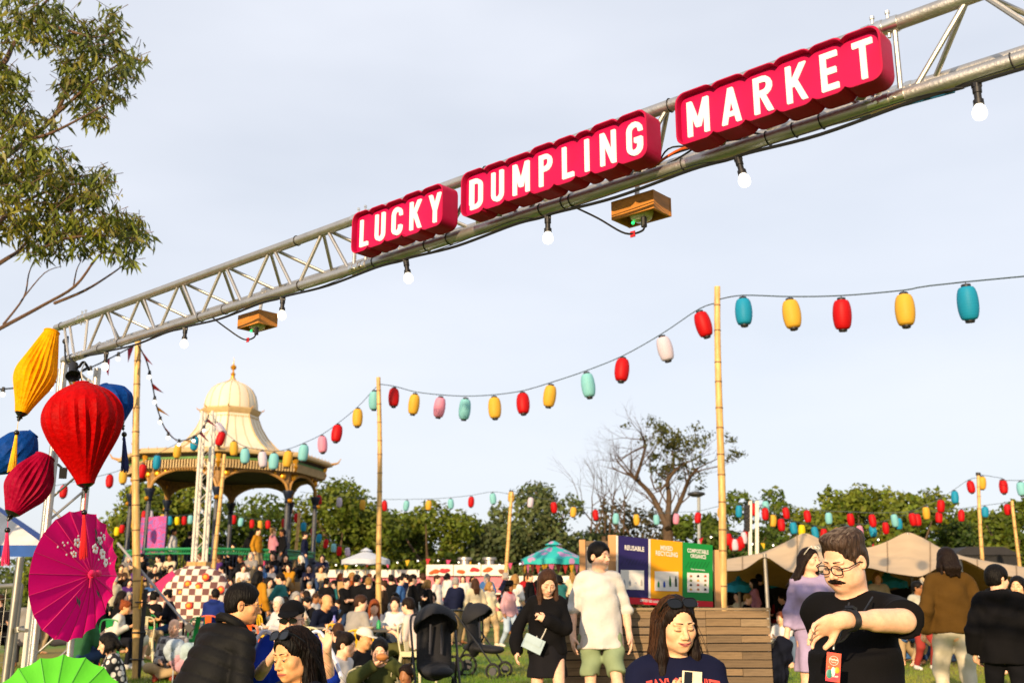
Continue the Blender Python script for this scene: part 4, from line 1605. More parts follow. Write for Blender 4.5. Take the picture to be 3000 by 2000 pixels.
def lstring(where, items, Ya, Yb, ends=(None, None), disp=True, h=None, label=None, tilts={}):
    """items: (x, ytop, colour) in photo pixels left to right; depth runs Ya..Yb"""
    if disp:
        items = [(x / SCL, y / SCL, c) for x, y, c in items]
    xs = [i[0] for i in items]
    pts = []
    for (x, y, c) in items:
        u = (x - xs[0]) / max(1, xs[-1] - xs[0])
        p = W(x, y - 3, Ya + (Yb - Ya) * u)
        pts.append(p)
        paper_lantern(p, c, where, tilts.get(round(x * SCL)))
    P = ([np.asarray(ends[0], float)] if ends[0] is not None else []) + [p + A3(0, 0, .03) for p in pts] + ([np.asarray(ends[1], float)] if ends[1] is not None else [])
    MB().tube(smooth_path(P, 4), .009, 4).build('string', WIRE)
    o = bpy.data.objects[[k for k in bpy.data.objects.keys() if k.startswith('string')][-1]]
    o.name = 'lantern_string'
    tag(o, label or ('thin dark wire of the lantern string ' + where), 'wire', 'lantern strings')


lstring('right of the tall pole', [(1706, 685, 'b'), (1813, 688, 'y'), (1932, 686, 'r'), (2075, 674, 'y'), (2218, 655, 'b')], 14.4, 12.1,
        (B3 - A3(0, 0, .2), W(4300, 690, 8.5)))
lstring('between the thin and tall poles', [(905, 892, 'r'), (954, 905, 'y'), (1013, 912, 'p'), (1070, 915, 'l'), (1135, 912, 'y'), (1200, 903, 'r'),
        (1266, 884, 'y'), (1347, 857, 'l'), (1431, 823, 'r'), (1520, 773, 'w'), (1606, 716, 'r')], 21.6, 15.3, (B2 - A3(0, 0, .15), B3 - A3(0, 0, .25)), tilts={1520: (-12, 0), 1606: (-14, 0)})
lstring('between lattice mast and thin pole', [(497, 972, 'w'), (512, 992, 'r'), (537, 1014, 'y'), (563, 1030, 'l'), (602, 1037, 'w'), (630, 1041, 'l'),
        (664, 1035, 'y'), (700, 1021, 'l'), (740, 1002, 'p'), (777, 976, 'r'), (822, 939, 'y'), (860, 898, 'l')], 29.5, 22.2, (MT, B2 - A3(0, 0, .2)), tilts={497: (-35, 0), 512: (14, 0)})
lstring('left of the lattice mast', [(148, 1115, 'r'), (253, 1091, 'r'), (283, 1080, 'y'), (330, 1066, 'r'), (362, 1046, 'b'), (410, 1021, 'y'), (449, 1002, 'b')], 33., 31.,
        (W(20, 1450, 33.), MT - A3(0, 0, .3)))
lstring('far off left of the slanting pole', [(732, 1138, 'r'), (780, 1143, 'w'), (834, 1148, 'y'), (883, 1150, 'r'), (935, 1150, 'l'), (985, 1149, 'y'), (1035, 1146, 'l'), (1083, 1141, 'r'), (1131, 1133, 'l')], 44., 41.,
        (W(880, 1440, 46.), B6 - A3(0, 0, .1)))
lstring('far off right of the slanting pole', [(1174, 1130, 'y'), (1220, 1143, 'w'), (1271, 1153, 'r'), (1318, 1165, 'y'), (1367, 1171, 'r'), (1415, 1179, 'l'), (1461, 1181, 'y'), (1507, 1182, 'l'), (1554, 1180, 'p'), (1604, 1177, 'r'), (1655, 1165, 'y')], 41., 40.,
        (B6, W(2180, 1470, 38.)))
C7 = lambda L_: [(2000 + x / 2.352, 1300 + (y - 36) / 2.352, c) for x, y, c in L_]
lstring('on the higher tent string', C7([(388, 460, 'b'), (487, 447, 'r'), (568, 430, 'l'), (625, 525, 'y'), (705, 475, 'r'), (852, 495, 'r'), (1003, 510, 'l'), (1151, 515, 'r'), (1300, 522, 'r'), (1452, 520, 'l'), (1575, 513, 'r'), (1673, 470, 'y'), (1780, 422, 'r'), (1872, 362, 'b'), (1976, 293, 'r')]), 37., 34., (W(2150, 1480, 37.), B4 - A3(0, 0, .1)), disp=False)
lstring('on the lower tent string', C7([(567, 478, 'r'), (676, 552, 'r'), (757, 577, 'b'), (820, 593, 'Y'), (902, 608, 'b'), (973, 620, 'r'), (1056, 612, 'y'), (1128, 600, 'b'), (1215, 600, 'p'), (1305, 598, 'b'), (1395, 576, 'r'), (1485, 548, 'b'), (1612, 520, 'r'), (1765, 507, 'r'), (1920, 492, 'r'), (2083, 470, 'b'), (2233, 452, 'r')]), 36., 39., (W(2220, 1480, 36.), B5), disp=False)
lstring('at the far right poles', C7([(2063, 262, 'y'), (2205, 285, 'r'), (2325, 300, 'l')]), 33., 31., (B4, W(3700, 1385, 27.)), disp=False, tilts={})
Z2 = lambda L_, ox: [(ox + x / 2.24, 1300 + (y - 28) / 2.24, c) for x, y, c in L_]
lstring('behind the bandstand columns', Z2([(770, 575, 'Y'), (805, 560, 'r'), (870, 527, 'y'), (950, 470, 'r'), (988, 468, 'w'), (1070, 492, 'y'), (1112, 505, 'b'), (1162, 508, 'Y'), (1210, 505, 'r'), (1252, 498, 'l'), (1368, 462, 'r'), (1535, 497, 'r'), (1585, 515, 'l'), (1655, 528, 'r'), (1706, 533, 'y'), (1758, 533, 'r')], 0), 50., 50., disp=False)
lstring('trailing down right of the bandstand', Z2([(300, 520, 'r'), (378, 487, 'r'), (425, 545, 'b'), (485, 583, 'r'), (530, 622, 'b'), (575, 655, 'r'), (622, 685, 'l'), (663, 703, 'r'), (710, 710, 'w')], 700), 46., 50., disp=False)
byk = {}
for o, col, where, x in ALL_LANT:
    byk.setdefault((col, where), []).append((x, o))
for (col, where), L_ in byk.items():
    L_.sort(key=lambda q: q[0])
    for i, (x, o) in enumerate(L_):
        if len(L_) == 1:
            o['label'] = 'the only %s paper lantern %s' % (PN[col], where)
        else:
            o['label'] = '%s %s paper lantern from the left %s' % (ORD[i], PN[col], where)
# clump of red and white lanterns behind the tall pole
for i, (x, y, c) in enumerate([(310, 640, 'r'), (335, 672, 'r'), (352, 680, 'w'), (378, 675, 'r'), (400, 660, 'r'), (420, 630, 'w'), (440, 605, 'r')]):
    p = W(2000 + x / 2.352, 1300 + (y - 30) / 2.352, 36.)
    paper_lantern(p, c, '')
    ALL_LANT[-1][0]['label'] = '%s paper lantern, %s from left in the drooping bunch' % (PN[c], ORD[i])
MB().tube(smooth_path([W(2000 + x / 2.352, 1300 + (y - 36) / 2.352, 36.) for x, y in ((250, 590), (310, 640), (352, 680), (400, 660), (440, 600), (455, 560))]), .01, 4).build('lantern_string', WIRE)
tag(bpy.data.objects[[k for k in bpy.data.objects.keys() if k.startswith('lantern_string')][-1]], 'drooping wire of the lantern bunch right of the tall pole', 'wire', 'lantern strings')
# ------------------------------------------------------------------ bunting with small bulbs
def bunting(label, pts, Ys, step_px, cols, bulbs=True, fl=.16, side=False):
    P = smooth_path([W(x, y, Y) for (x, y), Y in zip(pts, Ys)], 10)
    seg = [0]
    for i in range(1, len(P)):
        seg.append(seg[-1] + float(np.linalg.norm(P[i] - P[i - 1])))
    t = thing('bunting', label, 'bunting', P[len(P) // 2], group='strings of pennants and small bulbs')
    MB().tube(P, .012, 5).build('cord', CABLE, t)
    s = step_px / 2
    k = 0
    while s < seg[-1]:
        i = max(j for j in range(len(seg)) if seg[j] <= s)
        i = min(i, len(P) - 2)
        p = P[i] + (P[i + 1] - P[i]) * ((s - seg[i]) / max(1e-6, seg[i + 1] - seg[i]))
        d = unit(P[i + 1] - P[i])
        if k % 2 == 0 or not bulbs:
            c = cols[(k // (2 if bulbs else 1)) % len(cols)]
            dn = unit(A3(rng.uniform(.3, .9) if side else rng.uniform(-.2, .2), rng.uniform(-.2, .2), -.35 if side else -1))
            a, b = p - d * fl * .45, p + d * fl * .45
            m = MB()
            m.add([a, b, p + dn * fl * 1.25, a + A3(0, .012, 0), b + A3(0, .012, 0), p + dn * fl * 1.25 + A3(0, .006, 0)], [(0, 1, 2), (5, 4, 3), (0, 2, 5, 3), (1, 4, 5, 2), (0, 3, 4, 1)])
            m.build('pennant', mat('pennant_' + c, c, .7, trans=.3), t, smooth=False)
        else:
            MB().lathe([(.02, .03), (.028, -.02), (.03, -.05), (0, -.05)], p, 7).build('bulb_socket', BLACKP, t)
            MB().ball(p - A3(0, 0, .08), .034, 8, 6).build('small_bulb', BULB, t)
        s += step_px
        k += 1


bunting('string of dark red and yellow pennants with bulbs drooping from the left bamboo pole', [(405, 1010), (430, 1060), (447, 1130), (462, 1200), (490, 1265), (530, 1290), (585, 1268), (612, 1215)], [16.4, 16.6, 17.2, 18, 19, 20, 21, 22], .4, ['#8e0f22', '#8e0f22', '#c98a14'], side=True, fl=.22)
bunting('string of pink pennants and bulbs behind the tower head', [(400, 1008), (350, 1035), (280, 1070), (160, 1120), (0, 1140), (-40, 1135)], [16.4, 16, 15.5, 15, 14.5, 14.4], .34, ['#b1274e', '#c23a5e', '#b5831c'], fl=.2)
bunting('low string of small pennants and bulbs across the far stalls', [(700, 1640), (905, 1643), (1010, 1650), (1120, 1645), (1250, 1635), (1330, 1640), (1480, 1648), (1560, 1640)], [46] * 8, .45, ['#c32233', '#d6487a', '#d8b21e'], fl=.24)
bunting('string of bulbs and pennants above the left tent edge behind the mast', [(2040, 1580), (2100, 1565), (2190, 1585), (2300, 1590), (2420, 1578), (2470, 1585)], [40] * 6, .4, ['#c32233', '#d8b21e'], fl=.2)
bunting('string of bulbs running up to the mast behind the man with the watch', [(2550, 1600), (2575, 1570), (2582, 1545)], [38] * 3, .3, ['#c32233', '#d8b21e'], fl=.15)
# ------------------------------------------------------------------ beige stretch tent
def stretch_tent():
    top = [(2060, 1655), (2100, 1642), (2235, 1618), (2300, 1588), (2357, 1556), (2425, 1590), (2480, 1604), (2550, 1603), (2600, 1585), (2659, 1554), (2715, 1580), (2750, 1602), (2820, 1628), (2900, 1644), (3000, 1660), (3080, 1672)]
    bot = [(2060, 1672), (2100, 1672), (2180, 1670), (2240, 1624), (2315, 1677), (2400, 1672), (2480, 1655), (2550, 1662), (2600, 1676), (2698, 1690), (2750, 1660), (2812, 1632), (2860, 1655), (2905, 1680), (3000, 1692), (3080, 1700)]
    cols = np.linspace(2060, 3080, 90)
    ty = np.interp(cols, *zip(*top))
    by = np.interp(cols, *zip(*bot))
    for _ in range(2):
        ty[1:-1] = (ty[:-2] + 2 * ty[1:-1] + ty[2:]) / 4
        by[1:-1] = (by[:-2] + 2 * by[1:-1] + by[2:]) / 4
    rows = 10
    t = thing('stretch_tent', 'beige stretch fabric tent with two pointed peaks over the crowd', 'tent', (W(2550, 1740, 24)[0], 24, gz(0, 24)))
    V, Fc = [], []
    n = len(cols)
    for j in range(rows + 1):
        u = j / rows
        for i in range(n):
            f, r = W(cols[i], by[i], 22.), W(cols[i], ty[i], 25.5)
            p = f * (1 - u) + r * u
            p[2] -= .16 * math.sin(math.pi * u) * (.6 + .4 * math.sin(cols[i] * .02))
            V.append(p)
    for j in range(1, 7):
        u = j / 6
        for i in range(n):
            r = W(cols[i], ty[i], 25.5)
            q = A3(r[0] * 1.12, 29.5, 1.75 + .2 * math.sin(cols[i] * .012))
            p = r * (1 - u) + q * u
            p[2] -= .2 * math.sin(math.pi * u)
            V.append(p)
    R_ = rows + 6
    for j in range(R_):
        for i in range(n - 1):
            Fc.append((j * n + i, j * n + i + 1, (j + 1) * n + i + 1, (j + 1) * n + i))
    m = MB().add(V, Fc)
    o = m.build('canopy', mat('beige_canvas', '#bea481', .8, var=.08, vscale=1.5, bump=.1), t)
    for i in (10, 24, 36, 47, 58, 70, 80):
        MB().tube([V[j * n + i] + A3(0, -.006, .006) for j in range(rows + 1)], .014, 4).build('seam', mat('canvas_seam', '#8d7658', .8), t)
    # added black sheet at the back, standing in for the shade inside the tent
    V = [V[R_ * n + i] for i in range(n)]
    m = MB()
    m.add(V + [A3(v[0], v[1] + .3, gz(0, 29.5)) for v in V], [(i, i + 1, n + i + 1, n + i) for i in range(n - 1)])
    m.build('tent_shade_sheet', mat('tent_shade_black', '#121110', .9), t)
    for (px, py, Y) in ((2240, 1618, 22.1), (2470, 1655, 22.2), (2698, 1692, 22.), (2357, 1560, 25.4), (2659, 1558, 25.4), (2812, 1634, 22.1), (2905, 1680, 22.)):
        p = W(px, py, Y)
        e = A3(p[0] + (.25 if px == 2698 else 0), p[1], gz(0, Y))
        if px == 2698:
            MB().tube([p, W(2722, 1720, 22.)], .045, 6).build('tension_strap', MATS['beige_canvas'], t)
        MB().tube([p - A3(0, 0, .02), e], .04, 8).build('tent_pole', mat('grey_pole', '#84807a', .5, .5), t)


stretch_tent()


def umbrella(label, px, ptop, pedge, wpx, Y, m1, name='market_umbrella', nr=8, vent=True, fringe=None, group='market umbrellas'):
    k = 3000 / Y
    c = W(px, pedge, Y)
    ze, ztop = c[2], W(px, ptop, Y)[2]
    r = wpx / 2 / k
    g0 = gz(c[0], Y)
    t = thing(name, label, 'umbrella', (c[0], Y, g0), group=group)
    V, Fc = [], []
    C = A3(c[0], Y, 0)
    nn = nr * 4
    for i in range(7):
        u = .06 + .94 * i / 6
        for q in range(nn):
            a = 2 * math.pi * q / nn + .3
            w_ = abs(math.sin(nr * (a - .3) / 2))
            V.append(C + A3(r * u * math.cos(a) * (1 - .05 * w_), r * u * math.sin(a) * (1 - .05 * w_), ztop + (ze - ztop) * (u ** .92) + .03 * w_ * u))
    for i in range(6):
        for q in range(nn):
            Fc.append((i * nn + q, i * nn + (q + 1) % nn, (i + 1) * nn + (q + 1) % nn, (i + 1) * nn + q))
    # hanging flap
    s = len(V)
    V += [v - A3(0, 0, .16) for v in V[6 * nn:7 * nn]]
    for q in range(nn):
        Fc.append((6 * nn + q, 6 * nn + (q + 1) % nn, s + (q + 1) % nn, s + q))
    cn = MB().add(V, Fc).build('canopy', m1, t)
    if vent:
        MB().lathe([(r * .26, ztop - (ztop - ze) * .12), (r * .2, ztop - (ztop - ze) * .04), (r * .1, ztop + .04), (.03, ztop + .07), (0, ztop + .07)], C, 16).build('vent_cap', m1, t)
    MB().tube([C + A3(0, 0, g0), C + A3(0, 0, ztop)], .035, 8).build('pole', mat('umbrella_pole', '#a59479', .5), t)
    for q in range(nr):
        a = 2 * math.pi * q / nr + .3
        MB().tube([C + A3(0, 0, ztop - .1), C + A3(r * .97 * math.cos(a), r * .97 * math.sin(a), ze - .03)], .014, 4).build('rib', MATS['umbrella_pole'], t)
    if fringe:
        for q in range(14):
            a = math.pi + math.pi * (q + .5) / 14
            p = C + A3(r * .9 * math.cos(a), r * .9 * math.sin(a), ze - .14)
            d = A3(-math.sin(a), math.cos(a), 0) * .1
            MB().add([p - d, p + d, p - A3(0, 0, .3)], [(0, 1, 2)]).build('pennant', mat('pennant_' + fringe[q % len(fringe)], fringe[q % len(fringe)], .7, trans=.3), t, smooth=False)
    return t


TURQ = mat('turquoise_print', '#23a5a0', .7, var=.1, vscale=2)
N, Lk, b = nodes_of(TURQ)
vo = N.new('ShaderNodeTexVoronoi')
vo.inputs['Scale'].default_value = 3.2
co = [q for q in N if q.type == 'TEX_COORD'][0]
Lk.new(co.outputs['Object'], vo.inputs['Vector'])
rp2 = N.new('ShaderNodeValToRGB')
rp2.color_ramp.elements[0].position = .3
rp2.color_ramp.elements[0].color = (1, 1, 1, 1)
rp2.color_ramp.elements[1].position = .42
rp2.color_ramp.elements[1].color = (0, 0, 0, 1)
Lk.new(vo.outputs['Distance'], rp2.inputs[0])
mx = N.new('ShaderNodeMix')
mx.data_type = 'RGBA'
Lk.new(rp2.outputs[0], mx.inputs['Factor'])
Lk.new(b.inputs['Base Color'].links[0].from_socket, mx.inputs['A'])
mx.inputs['B'].default_value = (*lin('#b184ae'), 1)
Lk.new(mx.outputs['Result'], b.inputs['Base Color'])
umbrella('turquoise umbrella printed with pink flowers and hung with pennants', 1622, 1590, 1640, 195, 33., TURQ, fringe=['#b0322c', '#d9a21b', '#b95b86', '#57201d'])
umbrella('white market umbrella left of the thin bamboo pole', 1072, 1610, 1640, 140, 36., mat('white_canvas', '#c4cad6', .75, var=.05, trans=.2))
BLU = mat('cyan_canvas', '#1497b8', .7, var=.1, trans=.2)
umbrella('cyan umbrella under the left of the beige tent', 2275, 1672, 1705, 120, 30., BLU, group='cyan umbrellas beneath the tent')
umbrella('cyan umbrella under the tent right of the man with the watch', 2600, 1680, 1704, 110, 26., BLU, group='cyan umbrellas beneath the tent')
umbrella('small cyan umbrella right of the tall bamboo pole', 2165, 1694, 1716, 90, 26., BLU, group='cyan umbrellas beneath the tent')
# ------------------------------------------------------------------ food stalls far off
FASC = mat('stall_fascia', '#e2d8c8', .6, var=.04)
PINKW = mat('stall_pink', '#c8707a', .7, var=.1)


def stall(label, px0, px1, ptop, pbot, Y, nb_, foods, name='food_stall', body=PINKW, fasc=FASC):
    a, b = W(px0, ptop, Y), W(px1, ptop, Y)
    zt, zb = a[2], W(px0, pbot, Y)[2]
    g0 = gz(a[0], Y)
    t = thing(name, label, 'stall', ((a[0] + b[0]) / 2, Y, g0), group='food stalls behind the crowd')
    wd = b[0] - a[0]
    m = MB()
    m.box(((a[0] + b[0]) / 2, Y + 1.3, (zb + g0) / 2), (wd, 2.2, zb - g0))
    m.build('stall_body', body, t)
    for i in range(nb_):
        x0 = a[0] + wd * i / nb_
        pn = block('fascia_panel', (x0 + wd / nb_ / 2, Y, (zt + zb) / 2), (wd / nb_ - .03, .06, zt - zb), t, fasc)
        if foods:
            for q in range(2):
                m = MB()
                c = A3(x0 + wd / nb_ * (.28 + .45 * q), Y - .05, (zt + zb) / 2 + rng.uniform(-.05, .1))
                for _ in range(3):
                    m.ball(c + A3(rng.uniform(-.12, .12), 0, rng.uniform(-.05, .05)), (.16, .02, .08), 8, 5, rot_to(A3(rng.uniform(-.4, .4), 0, 1)))
                m.build('food_picture', mat(*rng.choice([('food_orange', '#b5521b'), ('food_red', '#a8242a'), ('food_brown', '#7a4a33')]), .7), t)
    m = MB()
    m.box(((a[0] + b[0]) / 2, Y - .02, g0 + 1.0), (wd, .5, .06))
    m.build('counter', fasc, t)
    return t


stall('white stall fascia with pictures of food behind the thin pole', 1248, 1490, 1653, 1685, 44., 3, True)
stall('stall with pale green trimmed white sign left of the recycling station', 1486, 1700, 1686, 1706, 41., 2, False, body=mat('stall_dark', '#2c2622', .8))
stall('low stall with pink edged white fascia right of the bandstand', 930, 1230, 1668, 1690, 47., 4, False)
for i, px in enumerate((1362, 1434)):
    t = thing('metal_flue', ('left' if i == 0 else 'right') + ' round steel flue on the food stall roof', 'flue', W(px, 1655, 44.6), group='stall flues')
    m = MB()
    m.lathe([(.2, W(px, 1665, 44.6)[2]), (.2, W(px, 1640, 44.6)[2]), (.3, W(px, 1639, 44.6)[2]), (.3, W(px, 1632, 44.6)[2]), (0, W(px, 1631, 44.6)[2])], A3(W(px, 1655, 44.6)[0], 44.6, 0), 12)
    m.build('pipe', ALU, t)
t = thing('gas_cylinder_lamp', 'white cylinder lamp post between the bandstand and white umbrella', 'lamp', (W(948, 1660, 44.)[0], 44., gz(0, 44)))
MB().lathe([(.2, W(948, 1668, 44.)[2]), (.22, W(948, 1650, 44.)[2]), (.18, W(948, 1645, 44.)[2]), (.08, W(948, 1640, 44.)[2]), (0, W(948, 1639, 44.)[2])], A3(W(948, 1660, 44.)[0], 44., 0), 12).build('head', WHT, t)
MB().tube([(W(948, 1660, 44.)[0], 44., gz(0, 44)), W(948, 1666, 44.)], .05, 6).build('post', WHT, t)
# street lamp and far dark roof
t = thing('street_lamp', 'grey street lamp with flat dark head behind the recycling signs', 'street lamp', (W(2047, 1740, 48.)[0], 48., gz(0, 48)))
MB().tube([(W(2047, 1740, 48.)[0], 48., gz(0, 48)), W(2047, 1452, 48.)], .075, 8).build('post', mat('lamp_grey', '#8b8f90', .5), t)
MB().lathe([(0, -.1), (.2, -.1), (.42, .0), (.4, .08), (.15, .14), (0, .14)], W(2040, 1448, 48.), 14).build('lamp_head', mat('lamp_dark', '#26282b', .5), t)
t = thing('dark_marquee', 'dark flat roofed structure behind the right of the tent', 'marquee', (W(2860, 1740, 45.)[0], 45., gz(0, 45)))
m = MB()
a, b = W(2800, 1625, 45.), W(2980, 1625, 45.)
m.box(((a[0] + b[0]) / 2, 46., (a[2] + gz(0, 45)) / 2), (b[0] - a[0], 2, a[2] - gz(0, 45)))
m.build('wall', mat('dark_wall', '#1c1c1e', .8), t)
m = MB()
m.prism([(-.2, 0), (b[0] - a[0] + .2, 0), (b[0] - a[0] - .6, .35), (.5, .35)], 2.2, (a[0], 44.9, a[2]), (1, 0, 0), (0, 0, 1), (0, 1, 0))
m.build('roof', mat('dark_roof', '#242326', .8), t)
# blue and white marquee at the left edge
t = thing('blue_white_marquee', 'blue and white striped marquee roof at the left edge', 'marquee', (W(-60, 1740, 13.)[0], 13., gz(0, 13)))
Ym = 13.
pk, e0, e1 = W(-230, 1330, Ym + 1.2), W(-460, 1596, Ym), W(132, 1596, Ym)
bkp = W(150, 1585, Ym + 3.4)
m = MB()
n_ = 8
stripe = [mat('marquee_white', '#c9c5c4', .7, trans=.15), mat('marquee_blue', '#1b4f9c', .7, trans=.15)]
for i in range(n_):
    u0, u1 = i / n_, (i + 1) / n_
    p0, p1 = e0 + (e1 - e0) * u0, e0 + (e1 - e0) * u1
    m = MB().add([p0, p1, pk], [(0, 1, 2)])
    m.build('roof_panel', stripe[i % 2 == 1] if i < 6 else stripe[0], t, smooth=False)
MB().add([e1, bkp, pk], [(0, 1, 2)]).build('roof_side', stripe[1], t, smooth=False)
m = MB().add([e0, e1, e1 - A3(0, 0, .14), e0 - A3(0, 0, .14)], [(0, 1, 2, 3)])
m.build('valance', stripe[1], t, smooth=False)
MB().tube([e1 + A3(-.15, .1, 0), A3(e1[0] - .15, e1[1] + .1, gz(0, 13))], .03, 8).build('leg', WHT, t)
MB().tube([bkp + A3(-.15, -.1, 0), A3(bkp[0] - .15, bkp[1] - .1, gz(0, 16))], .03, 8).build('leg', WHT, t)
# temporary mesh fence
t = thing('mesh_fence', 'galvanised wire mesh crowd fence left of the truss tower', 'fence', (W(0, 1740, 8.3)[0], 8.3, gz(0, 8.3)))
STEEL = mat('galvanised', '#8f8c84', .45, .8, var=.2)
fa, fb = W(-420, 1745, 8.9), W(62, 1702, 8.0)
fb = A3(fb[0], fb[1], fa[2] + .08)
gA, gB = A3(fa[0], fa[1], gz(0, fa[1]) + .08), A3(fb[0], fb[1], gz(0, fb[1]) + .08)
MB().tube([fa, fb], .021, 10).build('top_rail', STEEL, t)
MB().tube([gA, gB], .021, 10).build('bottom_rail', STEEL, t)
MB().tube([gA, fa], .021, 10).build('end_post', STEEL, t)
MB().tube([gB - A3(0, 0, .1), fb + A3(0, 0, .0)], .021, 10).build('end_post', STEEL, t)
wire_me = MB().tube([(0, 0, 0), (0, 0, 1)], 1, 5).mesh('wire')
wire_me.materials.append(STEEL)
for i in range(1, 26):
    u = i / 26
    strut(gA * (1 - u) + gB * u, fa * (1 - u) + fb * u, .0022, t, 'wire', wire_me)
for i in range(1, 14):
    u = i / 14
    strut(gA * (1 - u) + fa * u, gB * (1 - u) + fb * u, .0022, t, 'wire', wire_me)
t = thing('steel_post', 'thick galvanised post with clamp beside the truss tower', 'post', (W(60, 1740, 7.7)[0], 7.7, gz(0, 7.7)))
pp = W(60, 1632, 7.7)
MB().tube([A3(pp[0] - .02, 7.7, gz(0, 7.7)), pp], .027, 12).build('tube', STEEL, t)
MB().tube([W(56, 1835, 7.68), W(58, 1850, 7.68)], .034, 12).build('clamp_collar', STEEL, t)
MB().tube([W(56, 1843, 7.68), W(78, 1846, 7.3)], .014, 8).build('clamp_arm', STEEL, t)
# guy rope with ratchet from the mast
t = thing('guy_strap', 'long grey strap slanting down from the left to the lawn', 'strap', W(540, 1830, 15.5))
MB().tube([W(345, 1590, 17.), W(555, 1838, 15.8)], .02, 6).build('webbing', mat('grey_webbing', '#8e8a8c', .7), t)
MB().box(W(555, 1838, 15.8), (.12, .06, .1), eul(0, 0, 40)).build('ratchet', BLACKP, t)
